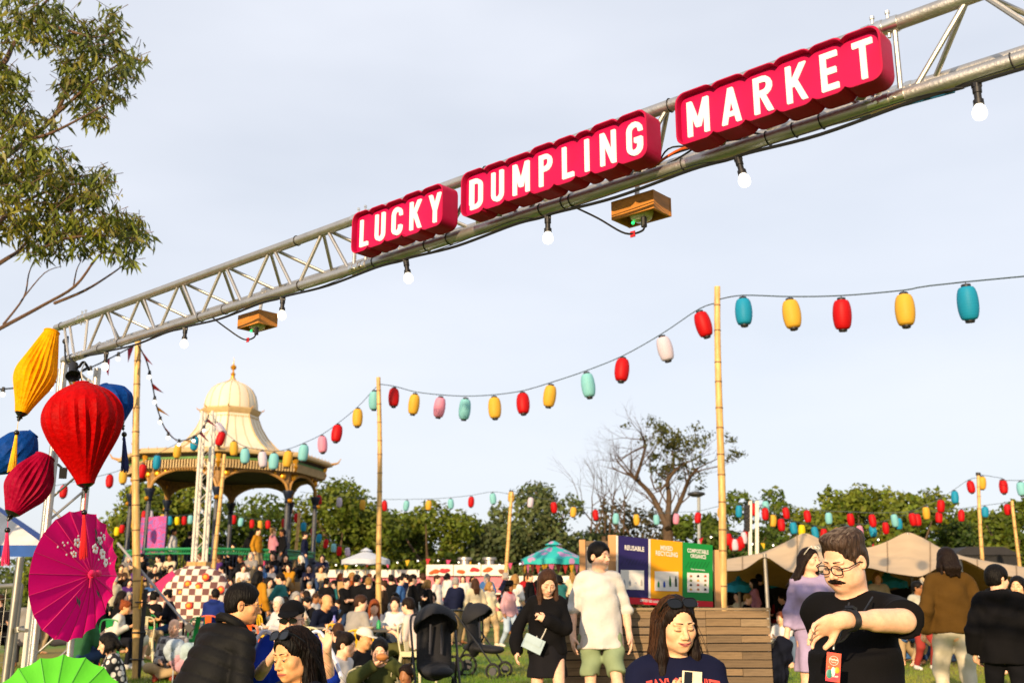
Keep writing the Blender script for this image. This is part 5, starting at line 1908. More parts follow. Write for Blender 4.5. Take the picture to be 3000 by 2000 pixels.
# ------------------------------------------------------------------ recycling station
def station():
    yf = 9.9
    x0, x1 = W(1640, 1775, yf)[0], W(2252, 1775, yf)[0]
    zt = W(2100, 1787, yf)[2]
    g0 = gz(0, yf)
    t = thing('timber_bin_station', 'weathered slatted timber bin enclosure behind the woman with the phone', 'bin enclosure', ((x0 + x1) / 2, yf, g0))
    wm = []
    for i in range(5):
        wm.append(mat('old_plank_%d' % i, ['#7c664b', '#8b765b', '#6a5843', '#826b50', '#77644e'][i], .85, var=.35, vscale=5, stretch=(.5, 3, 8), bump=.4, bscale=18))
    cuts = [x0, x0 + .5, W(2066, 1800, yf)[0], W(2130, 1800, yf)[0] + .12, x1]
    hh = .0735
    n = int((zt - g0) / hh)
    for r in range(n):
        zc = zt - hh * (r + .5)
        cs = cuts if r % 2 else [x0, x0 + .85, W(2066, 1800, yf)[0], x1]
        for a, b in zip(cs[:-1], cs[1:]):
            gap = .009 if rng.random() < .85 else .016
            block('plank', ((a + b) / 2, yf + rng.uniform(-.006, .006), zc + rng.uniform(-.002, .002)), (b - a - .004, .022, hh - gap), t, rng.choice(wm),
                  eul(0, 0, rng.uniform(-.25, .25)))
        block('plank', (x1 - .012 + rng.uniform(-.003, .003), yf + .45, zc), (.022, .84, hh - .012), t, rng.choice(wm))
        block('plank', (x0 + .012, yf + .45, zc), (.022, .84, hh - .012), t, rng.choice(wm))
    for a in (x0 + .06, (x0 + x1) / 2, x1 - .06):
        for dy in (.06, .82):
            block('inner_post', (a, yf + dy, (zt + g0) / 2), (.07, .07, zt - g0 - .03), t, wm[2])
    m = MB()
    m.box(((x0 + x1) / 2, yf + .45, zt - .2), (x1 - x0 - .1, .75, .02))
    m.build('bin_lid_deck', BLACKP, t)
    block('top_board', ((x0 + x1) / 2 - .0, yf + .02, zt + .013), (x1 - x0 + .02, .09, .022), t, wm[1])
    block('gap_shade_sheet', ((x0 + x1) / 2, yf + .028, (zt + g0) / 2 - .02), (x1 - x0 - .06, .008, zt - g0 - .04), t, BLACKP)  # added black sheet, stands in for the shade seen between the slats
    # the sign board above
    YL_, YR = 10.15, 10.75
    def Q(px, py):
        u = (px - 1812) / (2090 - 1812)
        return W(px, py, 1 / ((1 - u) / YL_ + u / YR))
    s = thing('recycling_sign_board', 'purple, yellow and green recycling sign board on timber posts', 'sign board', ((Q(1950, 1700)[0]), 10.4, zt - .2))
    nrm = unit(np.cross(Q(2090, 1700) - Q(1820, 1690), A3(0, 0, 1)))
    def plate(name, x0_, y00, x1_, y10, y01, y11, m_, th=.012, off=0., par=None):
        P = [Q(x0_, y01), Q(x1_, y11), Q(x1_, y10), Q(x0_, y00)]
        V = [p + nrm * off for p in P] + [p + nrm * (off - th) for p in P]
        return MB().add(V, [(0, 1, 2, 3), (7, 6, 5, 4), (0, 4, 5, 1), (1, 5, 6, 2), (2, 6, 7, 3), (3, 7, 4, 0)]).build(name, m_, par or s, smooth=False)
    top = lambda x: 1568 + (x - 1812) / 278 * 28
    low = lambda x: 1746 + (x - 1812) / 278 * 14
    end = lambda x: 1766 + (x - 1812) / 278 * 10
    PUR, YEL, GRN, REDS = mat('panel_purple', '#211655', .5, var=.04), mat('panel_yellow', '#e09a00', .5, var=.03), mat('panel_green', '#0b8034', .5, var=.04), mat('panel_red', '#cc0d22', .5, var=.03)
    WHP = mat('panel_white', '#d9d4cc', .5, var=.03)
    def words(txt, cxp, cyp, size, par, m_=WHP, bold=.03, sx=1., off=.004, name='lettering'):
        V, fs = text_mesh(txt, size, bold=bold, sx=sx)
        ex = unit(Q(cxp + 20, cyp + 2) - Q(cxp - 20, cyp - 2))
        ez = A3(0, 0, 1)
        c = Q(cxp, cyp)
        P = [c + ex * v[0] + ez * v[1] + nrm * off for v in V]
        return MB().add(P, fs).build(name, m_, par, smooth=False)
    for (xa, xb, m_, txt, cy, sz, sx, nm) in ((1812, 1902, PUR, 'REUSABLE', 1606, .062, .86, 'purple_panel'), (1906, 1999, YEL, 'MIXED\nRECYCLING', 1614, .062, .84, 'yellow_panel'), (2001, 2088, GRN, 'COMPOSTABLE\nORGANICS', 1622, .056, .72, 'green_panel')):
        p = plate(nm, xa, top(xa), xb, top(xb), low(xa), low(xb), m_)
        words(txt, (xa + xb) / 2 + (1 if m_ is PUR else 0), cy, sz, p, sx=sx)
        iy = 1668 + (xa - 1812) / 278 * 12
        ia, ib = xa + (6 if m_ is PUR else 12), xb - (16 if m_ is PUR else 12)
        q = plate('white_inset', ia, iy, ib, iy + 2, iy + 57, iy + 59, WHP, .004, .0045, p)
        cols = {'P': ['#9aa0a8', '#8b9096', '#b5b8bd', '#a9a49c'], 'Y': ['#1c7a3a', '#2348a0', '#2a5c1e', '#22331c'], 'G': ['#9b6a3a', '#2c2a28', '#b5522c', '#6e7a3a', '#c99a3e']}[nm[0].upper()]
        for i in range(4 if nm[0] != 'g' else 12):
            if nm[0] == 'g':
                cx_, cy_ = ia + 10 + (i % 3) * 21, iy + 10 + (i // 3) * 13
                hgt, wd_ = .022, .03
            else:
                cx_, cy_ = ia + 10 + i * (ib - ia - 18) / 3, iy + 38 - (8 if i > 1 and nm[0] == 'y' else 0)
                hgt, wd_ = (.06 if i < 2 else .1) if nm[0] == 'y' else .06, .024
            if nm[0] == 'p' and i == 2:
                hgt = .015
            c = Q(cx_, cy_)
            ex = unit(Q(cx_ + 20, cy_) - Q(cx_ - 20, cy_))
            m = MB()
            pr = [(-wd_ / 2, -hgt / 2), (wd_ / 2, -hgt / 2), (wd_ / 2, hgt * .2), (wd_ * .2, hgt * .34), (wd_ * .2, hgt / 2), (-wd_ * .2, hgt / 2), (-wd_ * .2, hgt * .34), (-wd_ / 2, hgt * .2)]
            m.prism(pr, .002, c + nrm * .0058, ex, A3(0, 0, 1), nrm)
            cc = cols[i % len(cols)]
            m.build('printed_item', mat('print_' + cc, cc, .6, var=.1), q, smooth=False)
        if nm[0] == 'g':
            words('FOOD + FOOD PACKAGING', 2044, 1668, .018, p, sx=.8)
        # pale diagonal hatching
        m = MB()
        for k in range(9):
            xa_ = xa + 6 + k * 10
            y_ = iy - 26
            if xa_ + 12 > xb:
                break
            P = [Q(xa_, y_ + 12), Q(xa_ + 2.2, y_ + 12), Q(xa_ + 12, y_ - 6), Q(xa_ + 10, y_ - 6)]
            m.add([v + nrm * .003 for v in P], [(0, 1, 2, 3)])
        if nm[0] != 'y':
            m.build('hatching', mat('hatch_' + nm, {'p': '#15103f', 'g': '#076328'}[nm[0]], .5), p, smooth=False)
    for xa in (1812, 1903):
        pass
    w1 = plate('edge_strip', 1807, 1568, 1811, 1568, 1746, 1747, WHP)
    w2 = plate('edge_strip', 1899.5, 1577, 1905, 1578, 1750, 1751, WHP, .004, .005)
    rp_ = plate('red_strip', 1806, 1747, 2089, 1761, 1767, 1777, REDS)
    words('LIMITED RED LANDFILL BINS', 1915, 1761, .034, rp_, sx=.78)
    words('TOILETS', 2033, 1768, .034, rp_, sx=.78)
    for (xa, xb, ya, Yp) in ((1782, 1806, 1566, 10.2), (1697, 1714, 1580, 10.4), (2090, 2106, 1610, 10.85)):
        a, b = W(xa, ya, Yp), W(xb, ya, Yp)
        MB().box(((a[0] + b[0]) / 2, Yp + .03, (a[2] + gz(0, Yp)) / 2), (b[0] - a[0], .07, a[2] - gz(0, Yp))).build('post', mat('new_timber', '#b98a5a', .7, var=.2, vscale=5, stretch=(1, 1, .3)), s)
    a, b = W(1714, 1592, 10.4), W(1782, 1588, 10.3)
    MB().box(((a[0] + b[0]) / 2, 10.36, a[2]), (b[0] - a[0] - .004, .05, .05)).build('cross_rail', wm[2], s)
    a, b, c = W(1714, 1600, 10.45), W(1780, 1600, 10.45), W(1714, 1800, 10.45)
    MB().box(((a[0] + b[0]) / 2, 10.45, (a[2] + c[2]) / 2), (b[0] - a[0], .012, a[2] - c[2])).build('white_back_board', mat('white_board', '#c3beb4', .6, var=.05), s)


station()
# ------------------------------------------------------------------ figures: smooth-blended distance fields turned into one surface
class Sdf:
    def __init__(s, lo, hi, h, fine=()):
        s.ax = []
        for a in range(3):
            p = [float(lo[a])]
            while p[-1] < hi[a]:
                x = p[-1]
                st = h
                for (fl, fh, fs) in fine:
                    if fl[a] - st < x < fh[a]:
                        st = min(st, fs)
                p.append(x + st)
            s.ax.append(np.array(p, 'f4'))
        s.g = np.full([len(a) for a in s.ax], .3, 'f4')

    def _sub(s, lo, hi):
        sl = []
        for a in range(3):
            i = max(int(np.searchsorted(s.ax[a], lo[a])) - 1, 0)
            j = min(int(np.searchsorted(s.ax[a], hi[a])) + 1, len(s.ax[a]))
            sl.append(slice(i, max(j, i)))
        return tuple(sl), s.ax[0][sl[0]][:, None, None], s.ax[1][sl[1]][None, :, None], s.ax[2][sl[2]][None, None, :]

    def _mix(s, sl, d, k, op):
        g = s.g[sl]
        if op == 'cut':
            d = -d
            h = np.maximum(k - np.abs(g - d), 0) / k
            s.g[sl] = np.maximum(g, d) + h * h * k * .25
        else:
            h = np.maximum(k - np.abs(g - d), 0) / k
            s.g[sl] = np.minimum(g, d) - h * h * k * .25

    def cap(s, a, b, ra, rb=None, k=.02, flat=False, sq=None, op='add', rip=None):
        a, b = np.asarray(a, float), np.asarray(b, float)
        rb = ra if rb is None else rb
        m = max(ra, rb) + k + .03
        sl, X, Y, Z = s._sub(np.minimum(a, b) - m, np.maximum(a, b) + m)
        if 0 in [q.stop - q.start for q in sl]:
            return
        ba = b - a
        L = float(np.linalg.norm(ba))
        px, py, pz = X - a[0], Y - a[1], Z - a[2]
        t = (px * ba[0] + py * ba[1] + pz * ba[2]) / (L * L)
        tc = np.clip(t, 0, 1)
        tq = t if flat else tc
        qx, qy, qz = px - tq * ba[0], py - tq * ba[1], pz - tq * ba[2]
        if sq is not None:
            ax, f = np.asarray(sq[0], float), sq[1]
            dd = (qx * ax[0] + qy * ax[1] + qz * ax[2]) * (f - 1)
            qx, qy, qz = qx + dd * ax[0], qy + dd * ax[1], qz + dd * ax[2]
        rr = ra + (rb - ra) * tc
        if rip is not None:
            u = unit(np.cross(ba, A3(.1, 1, .2)))
            v = np.cross(ba / L, u)
            th = np.arctan2(qx * v[0] + qy * v[1] + qz * v[2], qx * u[0] + qy * u[1] + qz * u[2])
            rr = rr + rip[0] * tc * np.sin(rip[1] * th + 3 * tc)
        d = np.sqrt(qx * qx + qy * qy + qz * qz) - rr
        if flat:
            d = np.maximum(d, np.maximum(-t, t - 1) * L)
        s._mix(sl, d.astype('f4'), k, op)

    def ell(s, c, r, rot=None, k=.02, op='add'):
        c, r = np.asarray(c, float), np.asarray(r, float)
        m = r.max() + k + .03
        sl, X, Y, Z = s._sub(c - m, c + m)
        if 0 in [q.stop - q.start for q in sl]:
            return
        x, y, z = X - c[0], Y - c[1], Z - c[2]
        if rot is not None:
            M = np.asarray(rot)
            x, y, z = (x * M[0, 0] + y * M[1, 0] + z * M[2, 0], x * M[0, 1] + y * M[1, 1] + z * M[2, 1], x * M[0, 2] + y * M[1, 2] + z * M[2, 2])
        x, y, z = x / r[0], y / r[1], z / r[2]
        k0 = np.sqrt(x * x + y * y + z * z)
        k1 = np.sqrt((x / r[0]) ** 2 + (y / r[1]) ** 2 + (z / r[2]) ** 2) + 1e-6
        s._mix(sl, (k0 * (k0 - 1) / k1).astype('f4'), k, op)

    def plane(s, p, n):
        """keep what lies behind the plane"""
        n = unit(n)
        X, Y, Z = s.ax[0][:, None, None], s.ax[1][None, :, None], s.ax[2][None, None, :]
        s.g = np.maximum(s.g, ((X - p[0]) * n[0] + (Y - p[1]) * n[1] + (Z - p[2]) * n[2]).astype('f4'))

    def wrinkle(s, amp, f=28., seed=0.):
        X, Y, Z = s.ax[0][:, None, None], s.ax[1][None, :, None], s.ax[2][None, None, :]
        s.g = s.g + (amp * (np.sin(X * f + Z * f * .6 + 2 * np.sin(Y * f * .5 + seed)) * .6 + np.sin(Z * f * 1.3 - X * f * .7 + seed + 1.5 * np.sin(Z * f * .33 + Y * 9)) * .6)).astype('f4')

    def mesh(s):
        g = s.g
        ins = g < 0
        c = np.zeros([n - 1 for n in g.shape], 'u1')
        for i in (0, 1):
            for j in (0, 1):
                for k in (0, 1):
                    c += ins[i:g.shape[0] - 1 + i, j:g.shape[1] - 1 + j, k:g.shape[2] - 1 + k]
        act = (c > 0) & (c < 8)
        I, J, K = np.nonzero(act)
        n = len(I)
        if n == 0:
            return np.zeros((0, 3)), np.zeros((0, 4), int)
        idx = np.full(act.shape, -1, 'i4')
        idx[I, J, K] = np.arange(n)
        P = np.zeros((n, 3), 'f8')
        W_ = np.zeros(n)
        ax = s.ax
        for (o, d) in [((0, j, k), 0) for j in (0, 1) for k in (0, 1)] + [((i, 0, k), 1) for i in (0, 1) for k in (0, 1)] + [((i, j, 0), 2) for i in (0, 1) for j in (0, 1)]:
            i0, j0, k0 = I + o[0], J + o[1], K + o[2]
            e = [0, 0, 0]
            e[d] = 1
            i1, j1, k1 = i0 + e[0], j0 + e[1], k0 + e[2]
            a, b = g[i0, j0, k0], g[i1, j1, k1]
            m = (a < 0) != (b < 0)
            t = np.where(m, a / np.where(m, a - b, 1), 0)
            pa = np.stack([ax[0][i0], ax[1][j0], ax[2][k0]], 1).astype('f8')
            pb = np.stack([ax[0][i1], ax[1][j1], ax[2][k1]], 1)
            P += np.where(m[:, None], pa + (pb - pa) * t[:, None], 0)
            W_ += m
        P /= W_[:, None]
        Q = []
        nx, ny, nz_ = g.shape
        for d in range(3):
            if d == 0:
                a, b = ins[:-1, 1:-1, 1:-1], ins[1:, 1:-1, 1:-1]
            elif d == 1:
                a, b = ins[1:-1, :-1, 1:-1], ins[1:-1, 1:, 1:-1]
            else:
                a, b = ins[1:-1, 1:-1, :-1], ins[1:-1, 1:-1, 1:]
            i, j, k = np.nonzero(a != b)
            fl = a[i, j, k]
            if d == 0:
                j, k = j + 1, k + 1
                q = np.stack([idx[i, j - 1, k - 1], idx[i, j, k - 1], idx[i, j, k], idx[i, j - 1, k]], 1)
            elif d == 1:
                i, k = i + 1, k + 1
                q = np.stack([idx[i - 1, j, k - 1], idx[i - 1, j, k], idx[i, j, k], idx[i, j, k - 1]], 1)
            else:
                i, j = i + 1, j + 1
                q = np.stack([idx[i - 1, j - 1, k], idx[i, j - 1, k], idx[i, j, k], idx[i - 1, j, k]], 1)
            q[~fl] = q[~fl][:, ::-1]
            Q.append(q)
        Q = np.concatenate(Q)
        return P, Q[(Q >= 0).all(1)]


def ik(a, c, l1, l2, hint):
    a, c = np.asarray(a, float), np.asarray(c, float)
    d = c - a
    L = np.linalg.norm(d)
    L2 = min(L, (l1 + l2) * .999)
    d = d / (L + 1e-9)
    c = a + d * L2
    x = (l1 * l1 - l2 * l2 + L2 * L2) / (2 * L2)
    h = math.sqrt(max(0, l1 * l1 - x * x))
    hv = np.asarray(hint, float)
    hv = unit(hv - d * (hv @ d))
    return a + d * x + hv * h, c


class Fig:
    """joints of a posed figure; local frame: feet at z=0, facing -y, its left is +x"""

    def __init__(s, H=1.7, fem=False, bulk=1., pelvis=None, lean=0, twist=0, side=0, head=(0, 0, 0), hands=None, elbows=None, feet=None, knees=None,
                 hdir=None, belly=0., hscale=1., arms=None, curl=(.5, .5), nod=.5, shw=1.):
        k = s.k = H / 1.7
        s.fem, s.b, s.belly, s.H = fem, bulk, belly, H
        s.pel = np.asarray(pelvis, float) if pelvis is not None else A3(0, 0, .93 * k)
        s.Rt = eul(twist, lean, side)
        sw = (.148 if fem else .172) * shw
        s.P = lambda x, y, z: s.pel + s.Rt @ (A3(x, y, z) * k)
        s.neck = s.P(0, .015, .5)
        s.sh = [s.P(sw, .01, .448), s.P(-sw, .01, .448)]
        s.Rh = eul(*head)
        Rn = eul(twist * .5 + head[0] * .3, lean * .55 + head[1] * nod, side * .6 + head[2] * .5)
        s.hc = s.neck + Rn @ (A3(0, -.022, .148) * k)
        s.hs = (.232 if not fem else .222) / .235 * hscale * (k ** .4)
        hw = .092
        Rp = eul(twist * .3)
        s.hip = [s.pel + Rp @ (A3(hw, 0, -.03) * k), s.pel + Rp @ (A3(-hw, 0, -.03) * k)]
        la, lb = .285 * k, .25 * k
        s.el, s.wr = [], []
        hands = hands or (None, None)
        elbows = elbows or (None, None)
        for i, sg in ((0, 1), (1, -1)):
            h = hands[i]
            if h is None:
                h = s.sh[i] + A3(.09 * sg, -.06, -.5) * k
            e = elbows[i]
            if arms and arms[i] is not None:
                el, w_ = [np.asarray(q, float) for q in arms[i]]
            else:
                el, w_ = ik(s.sh[i], h, la, lb, e if e is not None else A3(.4 * sg, .8, -.3))
            s.el.append(el)
            s.wr.append(w_)
        feet = feet or (A3(.1, 0, .08) * k, A3(-.1, 0, .08) * k)
        knees = knees or (None, None)
        s.kn, s.an = [], []
        for i, sg in ((0, 1), (1, -1)):
            kn, an = ik(s.hip[i], feet[i], .44 * k, .42 * k, knees[i] if knees[i] is not None else A3(.12 * sg, -1, .1))
            s.kn.append(kn)
            s.an.append(an)
        s.hdir = hdir or (None, None)
        s.curl = curl

    def bounds(s, pad=.22):
        A = np.stack([s.hc, s.neck, s.pel] + s.sh + s.el + s.wr + s.hip + s.kn + s.an)
        lo, hi = A.min(0) - pad, A.max(0) + pad
        lo[2] = max(lo[2], min(-.03, lo[2] + .1))
        return lo, hi

    def torso(s, g, off=0., k=.05, hips=True):
        K, b = s.k, s.b
        g.ell(s.P(0, .0, .335), A3(.146 * b + off / K, .106 * b + off / K, .165) * K, s.Rt, k)
        g.ell(s.P(0, -.005 - .02 * s.belly, .16), A3((.122 if s.fem else .135) * b + off / K, (.092 + .03 * s.belly) * b + off / K, .16) * K, s.Rt, k)
        if hips:
            g.ell(s.P(0, .01, -.02), A3((.165 if s.fem else .155) * b + off / K, .115 * b + off / K, .13) * K, s.Rt, k)
        g.cap(s.sh[0] * .88 + s.sh[1] * .12, s.sh[1] * .88 + s.sh[0] * .12, .05 * K * b ** .5 + off * .7, k=k)
        for i in (0, 1):
            g.cap(s.neck - s.Rt @ A3(0, 0, .02), s.sh[i] * .75 + s.neck * .25, .042 * K + off * .5, .044 * K + off * .6, k=k * .8)
        if s.fem:
            for q in (-1, 1):
                g.ell(s.P(.07 * q, -.085, .335), A3(.06, .05, .06) * K * b ** .5 + off, s.Rt, .04)
        if s.belly:
            g.ell(s.P(0, -.07, .1), A3(.155 * b, .12 * b, .17) * K + off, s.Rt, .06)

    def arm(s, g, i, off=0., upto=2., k=.025, flat=False):
        f = (.88 if s.fem else 1.) * s.k * s.b ** .6
        S, E, Wr = s.sh[i], s.el[i], s.wr[i]
        r = (.045 * f + off * .45, .038 * f + off * .9, .038 * f + off, .027 * f + off)
        if upto >= 1:
            g.cap(S, E, r[0], r[1], k)
            u = upto - 1
            if u > 0:
                g.cap(E, E + (Wr - E) * u, r[2], r[2] + (r[3] - r[2]) * u, k, flat=flat and u < .999 or flat)
                if not flat:
                    g.cap(E + (Wr - E) * .1, E + (Wr - E) * .45 * u, r[2] * 1.02, r[2] * .94, k)
        else:
            g.cap(S, S + (E - S) * .35, r[0], r[0] + off * .1, k)
            g.cap(S, S + (E - S) * upto, r[0], r[0] + off * .65, k, flat=flat)

    def leg(s, g, i, off=0., upto=2., k=.03, flat=False):
        f = s.k * s.b ** .6
        A, B, C = s.hip[i], s.kn[i], s.an[i]
        r = (.088 * f + off, .056 * f + off, .05 * f + off, .034 * f + off)
        if upto >= 1:
            g.cap(A, B, r[0], r[1], k)
            u = upto - 1
            if u > 0:
                g.cap(B, B + (C - B) * u, r[2], r[2] + (r[3] - r[2]) * u, k, flat=flat)
                if off < .012:
                    g.ell(B + (C - B) * .3 + A3(0, .015, 0), A3(.05, .052, .11) * f, rot_to(C - B), .03)
        else:
            g.cap(A, A + (B - A) * upto, r[0], r[0] + (r[1] - r[0]) * upto + off * .3, k, flat=flat)

    def hand(s, g, i, detail):
        f = s.k * (.92 if s.fem else 1.)
        w_ = s.wr[i]
        fd = unit(w_ - s.el[i])
        hd = s.hdir[i]
        if hd is None:
            fd = unit(fd + A3(0, -.1, -.3))
            pn = unit(np.cross(fd, A3(0, -1, 0)) * (1 if i == 0 else -1))
        else:
            fd, pn = unit(hd[0]), unit(hd[1])
        pn = unit(pn - fd * (pn @ fd))
        sd = np.cross(pn, fd) if i == 0 else np.cross(fd, pn)
        rm = np.stack([sd, fd, pn], 1)
        g.ell(w_ + fd * .05 * f, A3(.042, .052, .018) * f, rm, .015)
        g.cap(s.wr[i] - unit(w_ - s.el[i]) * .02, w_ + fd * .02, .027 * f, .026 * f, .015)
        cu = s.curl[i]
        if not detail:
            g.cap(w_ + fd * .07 * f, w_ + unit(fd + pn * cu) * .15 * f, .026 * f, .016 * f, .02)
            g.cap(w_ + fd * .02 * f + sd * .025 * f, w_ + fd * .075 * f + sd * .05 * f, .013 * f, .011 * f, .012)
            return
        cu = cu if hasattr(cu, '__len__') else [cu] * 5
        for q, (ox, L, r) in enumerate(((.03, .072, .0092), (.0105, .08, .0095), (-.0095, .075, .009), (-.029, .06, .0082))):
            p = w_ + (fd * .085 + sd * ox - fd * abs(ox) * .2) * f
            a = cu[q] * .5
            for j, fr in enumerate((.46, .3, .24)):
                d = fd * math.cos(a) + pn * math.sin(a) + sd * ox * 1.2
                e = p + unit(d) * L * fr * f
                g.cap(p, e, r * (1 - .1 * j) * f, r * (1 - .1 * (j + 1)) * f, .005)
                p = e
                a += cu[q] * (.75 if j == 0 else .6)
        p = w_ + (fd * .022 + sd * .026 + pn * .006) * f
        e = p + unit(sd * .75 + fd * .75 + pn * .35) * .045 * f
        g.cap(p, e, .0145 * f, .0115 * f, .012)
        e2 = e + unit(sd * .25 + fd * 1. + pn * (.2 + .6 * cu[4])) * .034 * f
        g.cap(e, e2, .011 * f, .009 * f, .005)

    def H2(s, x, y, z):
        return s.hc + s.Rh @ (A3(x, y, z) * s.hs)

    def headshape(s, g, hi, f):
        h, Q, Rm = s.hs, s.H2, s.Rh
        E = lambda c, r, k, op='add', rot=None: g.ell(Q(*c), A3(*r) * h, Rm if rot is None else Rm @ rot, k * h, op)
        jw = f.get('jaw', 1.)
        E((0, .012, .045), (.076, .096, .082), .03)
        E((0, -.028, -.02), (.063 * jw ** .5, .062, .085), .03)
        E((0, -.042, -.07), (.047 * jw, .043, .034), .03)
        E((0, -.07, -.09), (.02 * jw, .018, .017), .022)
        for q in (-1, 1):
            E((.046 * q * jw, -.008, -.062), (.02, .026, .026), .03)
            E((.043 * q, -.06, -.022), (.024, .022, .022), .025)
            if f.get('chub'):
                E((.045 * q, -.04, -.06), (.03, .04, .035), .03)
            E((.079 * q, .014, -.006), (.008, .019, .031), .006, rot=eul(-18 * q, 0, -6 * q))
            if hi:
                E((.084 * q, .006, -.002), (.006, .011, .019), .004, 'cut', rot=eul(-18 * q, 0, 0))
                E((.031 * q, -.1, .004), (.021, .016, .0125), .012, 'cut')
                E((.031 * q, -.077, .0045), (.0185, .0165, .0125), .004)
                E((.03 * q, -.082, .026), (.024, .011, .0075), .012)
        g.cap(Q(0, -.082, .014), Q(0, -.113, -.029), .0085 * h, .0115 * h, .014 * h)
        for q in (-1, 1):
            E((.0125 * q, -.099, -.034), (.0095, .011, .0085), .007)
        if hi:
            E((0, -.083, -.06), (.033, .0115, .021), .016)
            E((0, -.0925, -.057), (.029, .0065, .0042), .006)
            E((0, -.0915, -.0675), (.024, .007, .0052), .006)
            E((0, -.105, -.0622), (.027, .008, .0015), .003, 'cut')
            E((0, -.1, -.082), (.018, .006, .006), .01, 'cut')
        if f.get('chub'):
            E((0, -.03, -.098), (.05, .045, .025), .03)
        nr_ = (.047 if s.fem else .057) * s.k * s.b ** .3
        g.cap(Q(0, .022, -.055), s.neck + A3(0, 0, -.03), nr_ * .98, nr_ * 1.06, .03)

    def body(s, res, f, cover=(2., 2.), detail=False, fine=None, skin_only_head=False):
        lo, hi = s.bounds()
        g = Sdf(lo, hi, res, fine or ())
        s.torso(g, -.012)
        for i in (0, 1):
            s.arm(g, i, 0)
            if cover[0] > 0:
                pass
            s.leg(g, i, -.008 if cover[1] > 1.5 else -.002)
            s.hand(g, i, detail)
            fo = unit(A3(*f.get('toe', ((.15, -1, 0), (-.15, -1, 0)))[i]))
            g.cap(s.an[i] + A3(0, 0, -.03), s.an[i] + fo * .14 * s.k + A3(0, 0, -.055), .034 * s.k, .026 * s.k, .03)
        s.headshape(g, detail, f)
        V, Q = g.mesh()
        # tint: lips, cheeks, nose, ears, knuckles
        L = (V - s.hc) @ s.Rh / s.hs
        c = np.ones((len(V), 3))
        def bump(p, r, amt, col):
            d = np.sqrt((((L - A3(*p)) / A3(*r)) ** 2).sum(1))
            w_ = np.clip(1.25 - d, 0, 1)[:, None] * amt
            return c * (1 - w_) + c * w_ * A3(*col)
        if detail:
            lip = f.get('lip', (.85, .45, .45))
            c = bump((0, -.1, -.0622), (.028, .02, .0085), 1., lip)
            for q in (-1, 1):
                c = bump((.045 * q, -.065, -.03), (.03, .03, .028), .35 * f.get('rosy', 1), (1.0, .72, .66))
                c = bump((.08 * q, .01, 0), (.012, .02, .03), .4, (1., .7, .62))
                c = bump((.031 * q, -.09, .008), (.022, .02, .012), .3, (.82, .68, .62))
            c = bump((0, -.11, -.03), (.016, .016, .016), .3, (1., .74, .68))
            if f.get('stubble'):
                c = bump((0, -.06, -.085), (.06, .05, .035), f['stubble'], (.62, .55, .52))
        return V, Q, c


SKIN = {}
for nm, c_ in (('fair', '#e6b393'), ('pale', '#dcae92'), ('tan', '#d89c6c'), ('brown', '#94633f'), ('olive', '#e2b089'), ('deep', '#5f3b28')):
    SKIN[nm] = mat('skin_' + nm, c_, .5, var=.1, vscale=38, vcol=True, spec=.3, sub=.15, bump=.06, bscale=160)
HAIRC = {}
for nm, c_ in (('black', '#0c0908'), ('dark', '#1a100b'), ('brown', '#3a2417'), ('auburn', '#5e2f17'), ('blond', '#8d6a3a'), ('grey', '#8f8a84'), ('white', '#c7c1b6'), ('ginger', '#7c3b18')):
    HAIRC[nm] = mat('hair_' + nm, c_, .5, var=.45, vscale=16, stretch=(9, 9, 1.2), bump=.5, bscale=14, spec=.12)


def cloth(c, rough=.85, bump=.12, **kw):
    return mat('cloth_' + c, c, rough, var=.1, vscale=7, bump=bump, bscale=26, spec=.1, **kw)


def put(name, VQ, m, root, cols=None, **kw):
    if len(VQ[0]) == 0:
        return None
    return link(name, raw_mesh(name, VQ[0], VQ[1], True, cols), m, root)


def g_top(s, res, off=.02, sleeve=2., hem=-.08, neck=.075, wr=.004, fine=(), flare=0., hood=False, cuff=0., quilt=0., seed=0., loose=0.):
    lo, hi = s.bounds(.26)
    g = Sdf(lo, hi, res, fine)
    K = s.k
    s.torso(g, off, .06, hips=hem < -.2)
    fwd = s.Rt @ A3(0, 1, 0)
    rad = (.152 * s.b) * K + off + loose
    g.cap(s.P(0, -.03 * s.belly, .3), s.P(0, -.03 * s.belly - .005, hem), rad * .94, rad + .012 + flare, .05, True, (fwd, 1.38 if not s.belly else 1.15), rip=(.006 + flare * .12, 7))
    for i in (0, 1):
        s.arm(g, i, off * .9 + (.008 if sleeve <= 1 else .003) + loose * .5, sleeve, .03, flat=True)
        if cuff and sleeve > 1.8:
            a, b = s.el[i], s.wr[i]
            g.cap(a + (b - a) * .55, a + (b - a) * .93, .05 * K + cuff, .045 * K + cuff * .8, .03)
    if hood:
        g.ell(s.neck + s.Rt @ A3(0, .07, .0) * K, A3(.11, .07, .06) * K, s.Rt, .04)
        g.cap(s.P(.07, -.03, .53), s.P(-.07, -.03, .53), .04, k=.03)
    if wr:
        g.wrinkle(wr, 30, seed)
    if quilt:
        L = s.Rt.T
        X, Y, Z = g.ax[0][:, None, None], g.ax[1][None, :, None], g.ax[2][None, None, :]
        zz = (X - s.pel[0]) * L[2, 0] + (Y - s.pel[1]) * L[2, 1] + (Z - s.pel[2]) * L[2, 2]
        g.g = g.g + (.011 * np.exp(-((np.mod(zz, quilt) - quilt / 2) / .009) ** 2)).astype('f4') - .004
    if neck:
        g.ell(s.neck + s.Rt @ A3(0, -.012, .055) * K, A3(neck * 1.05, neck * 1.05, neck * .92) * K, s.Rt, .012, 'cut')
    return g.mesh()


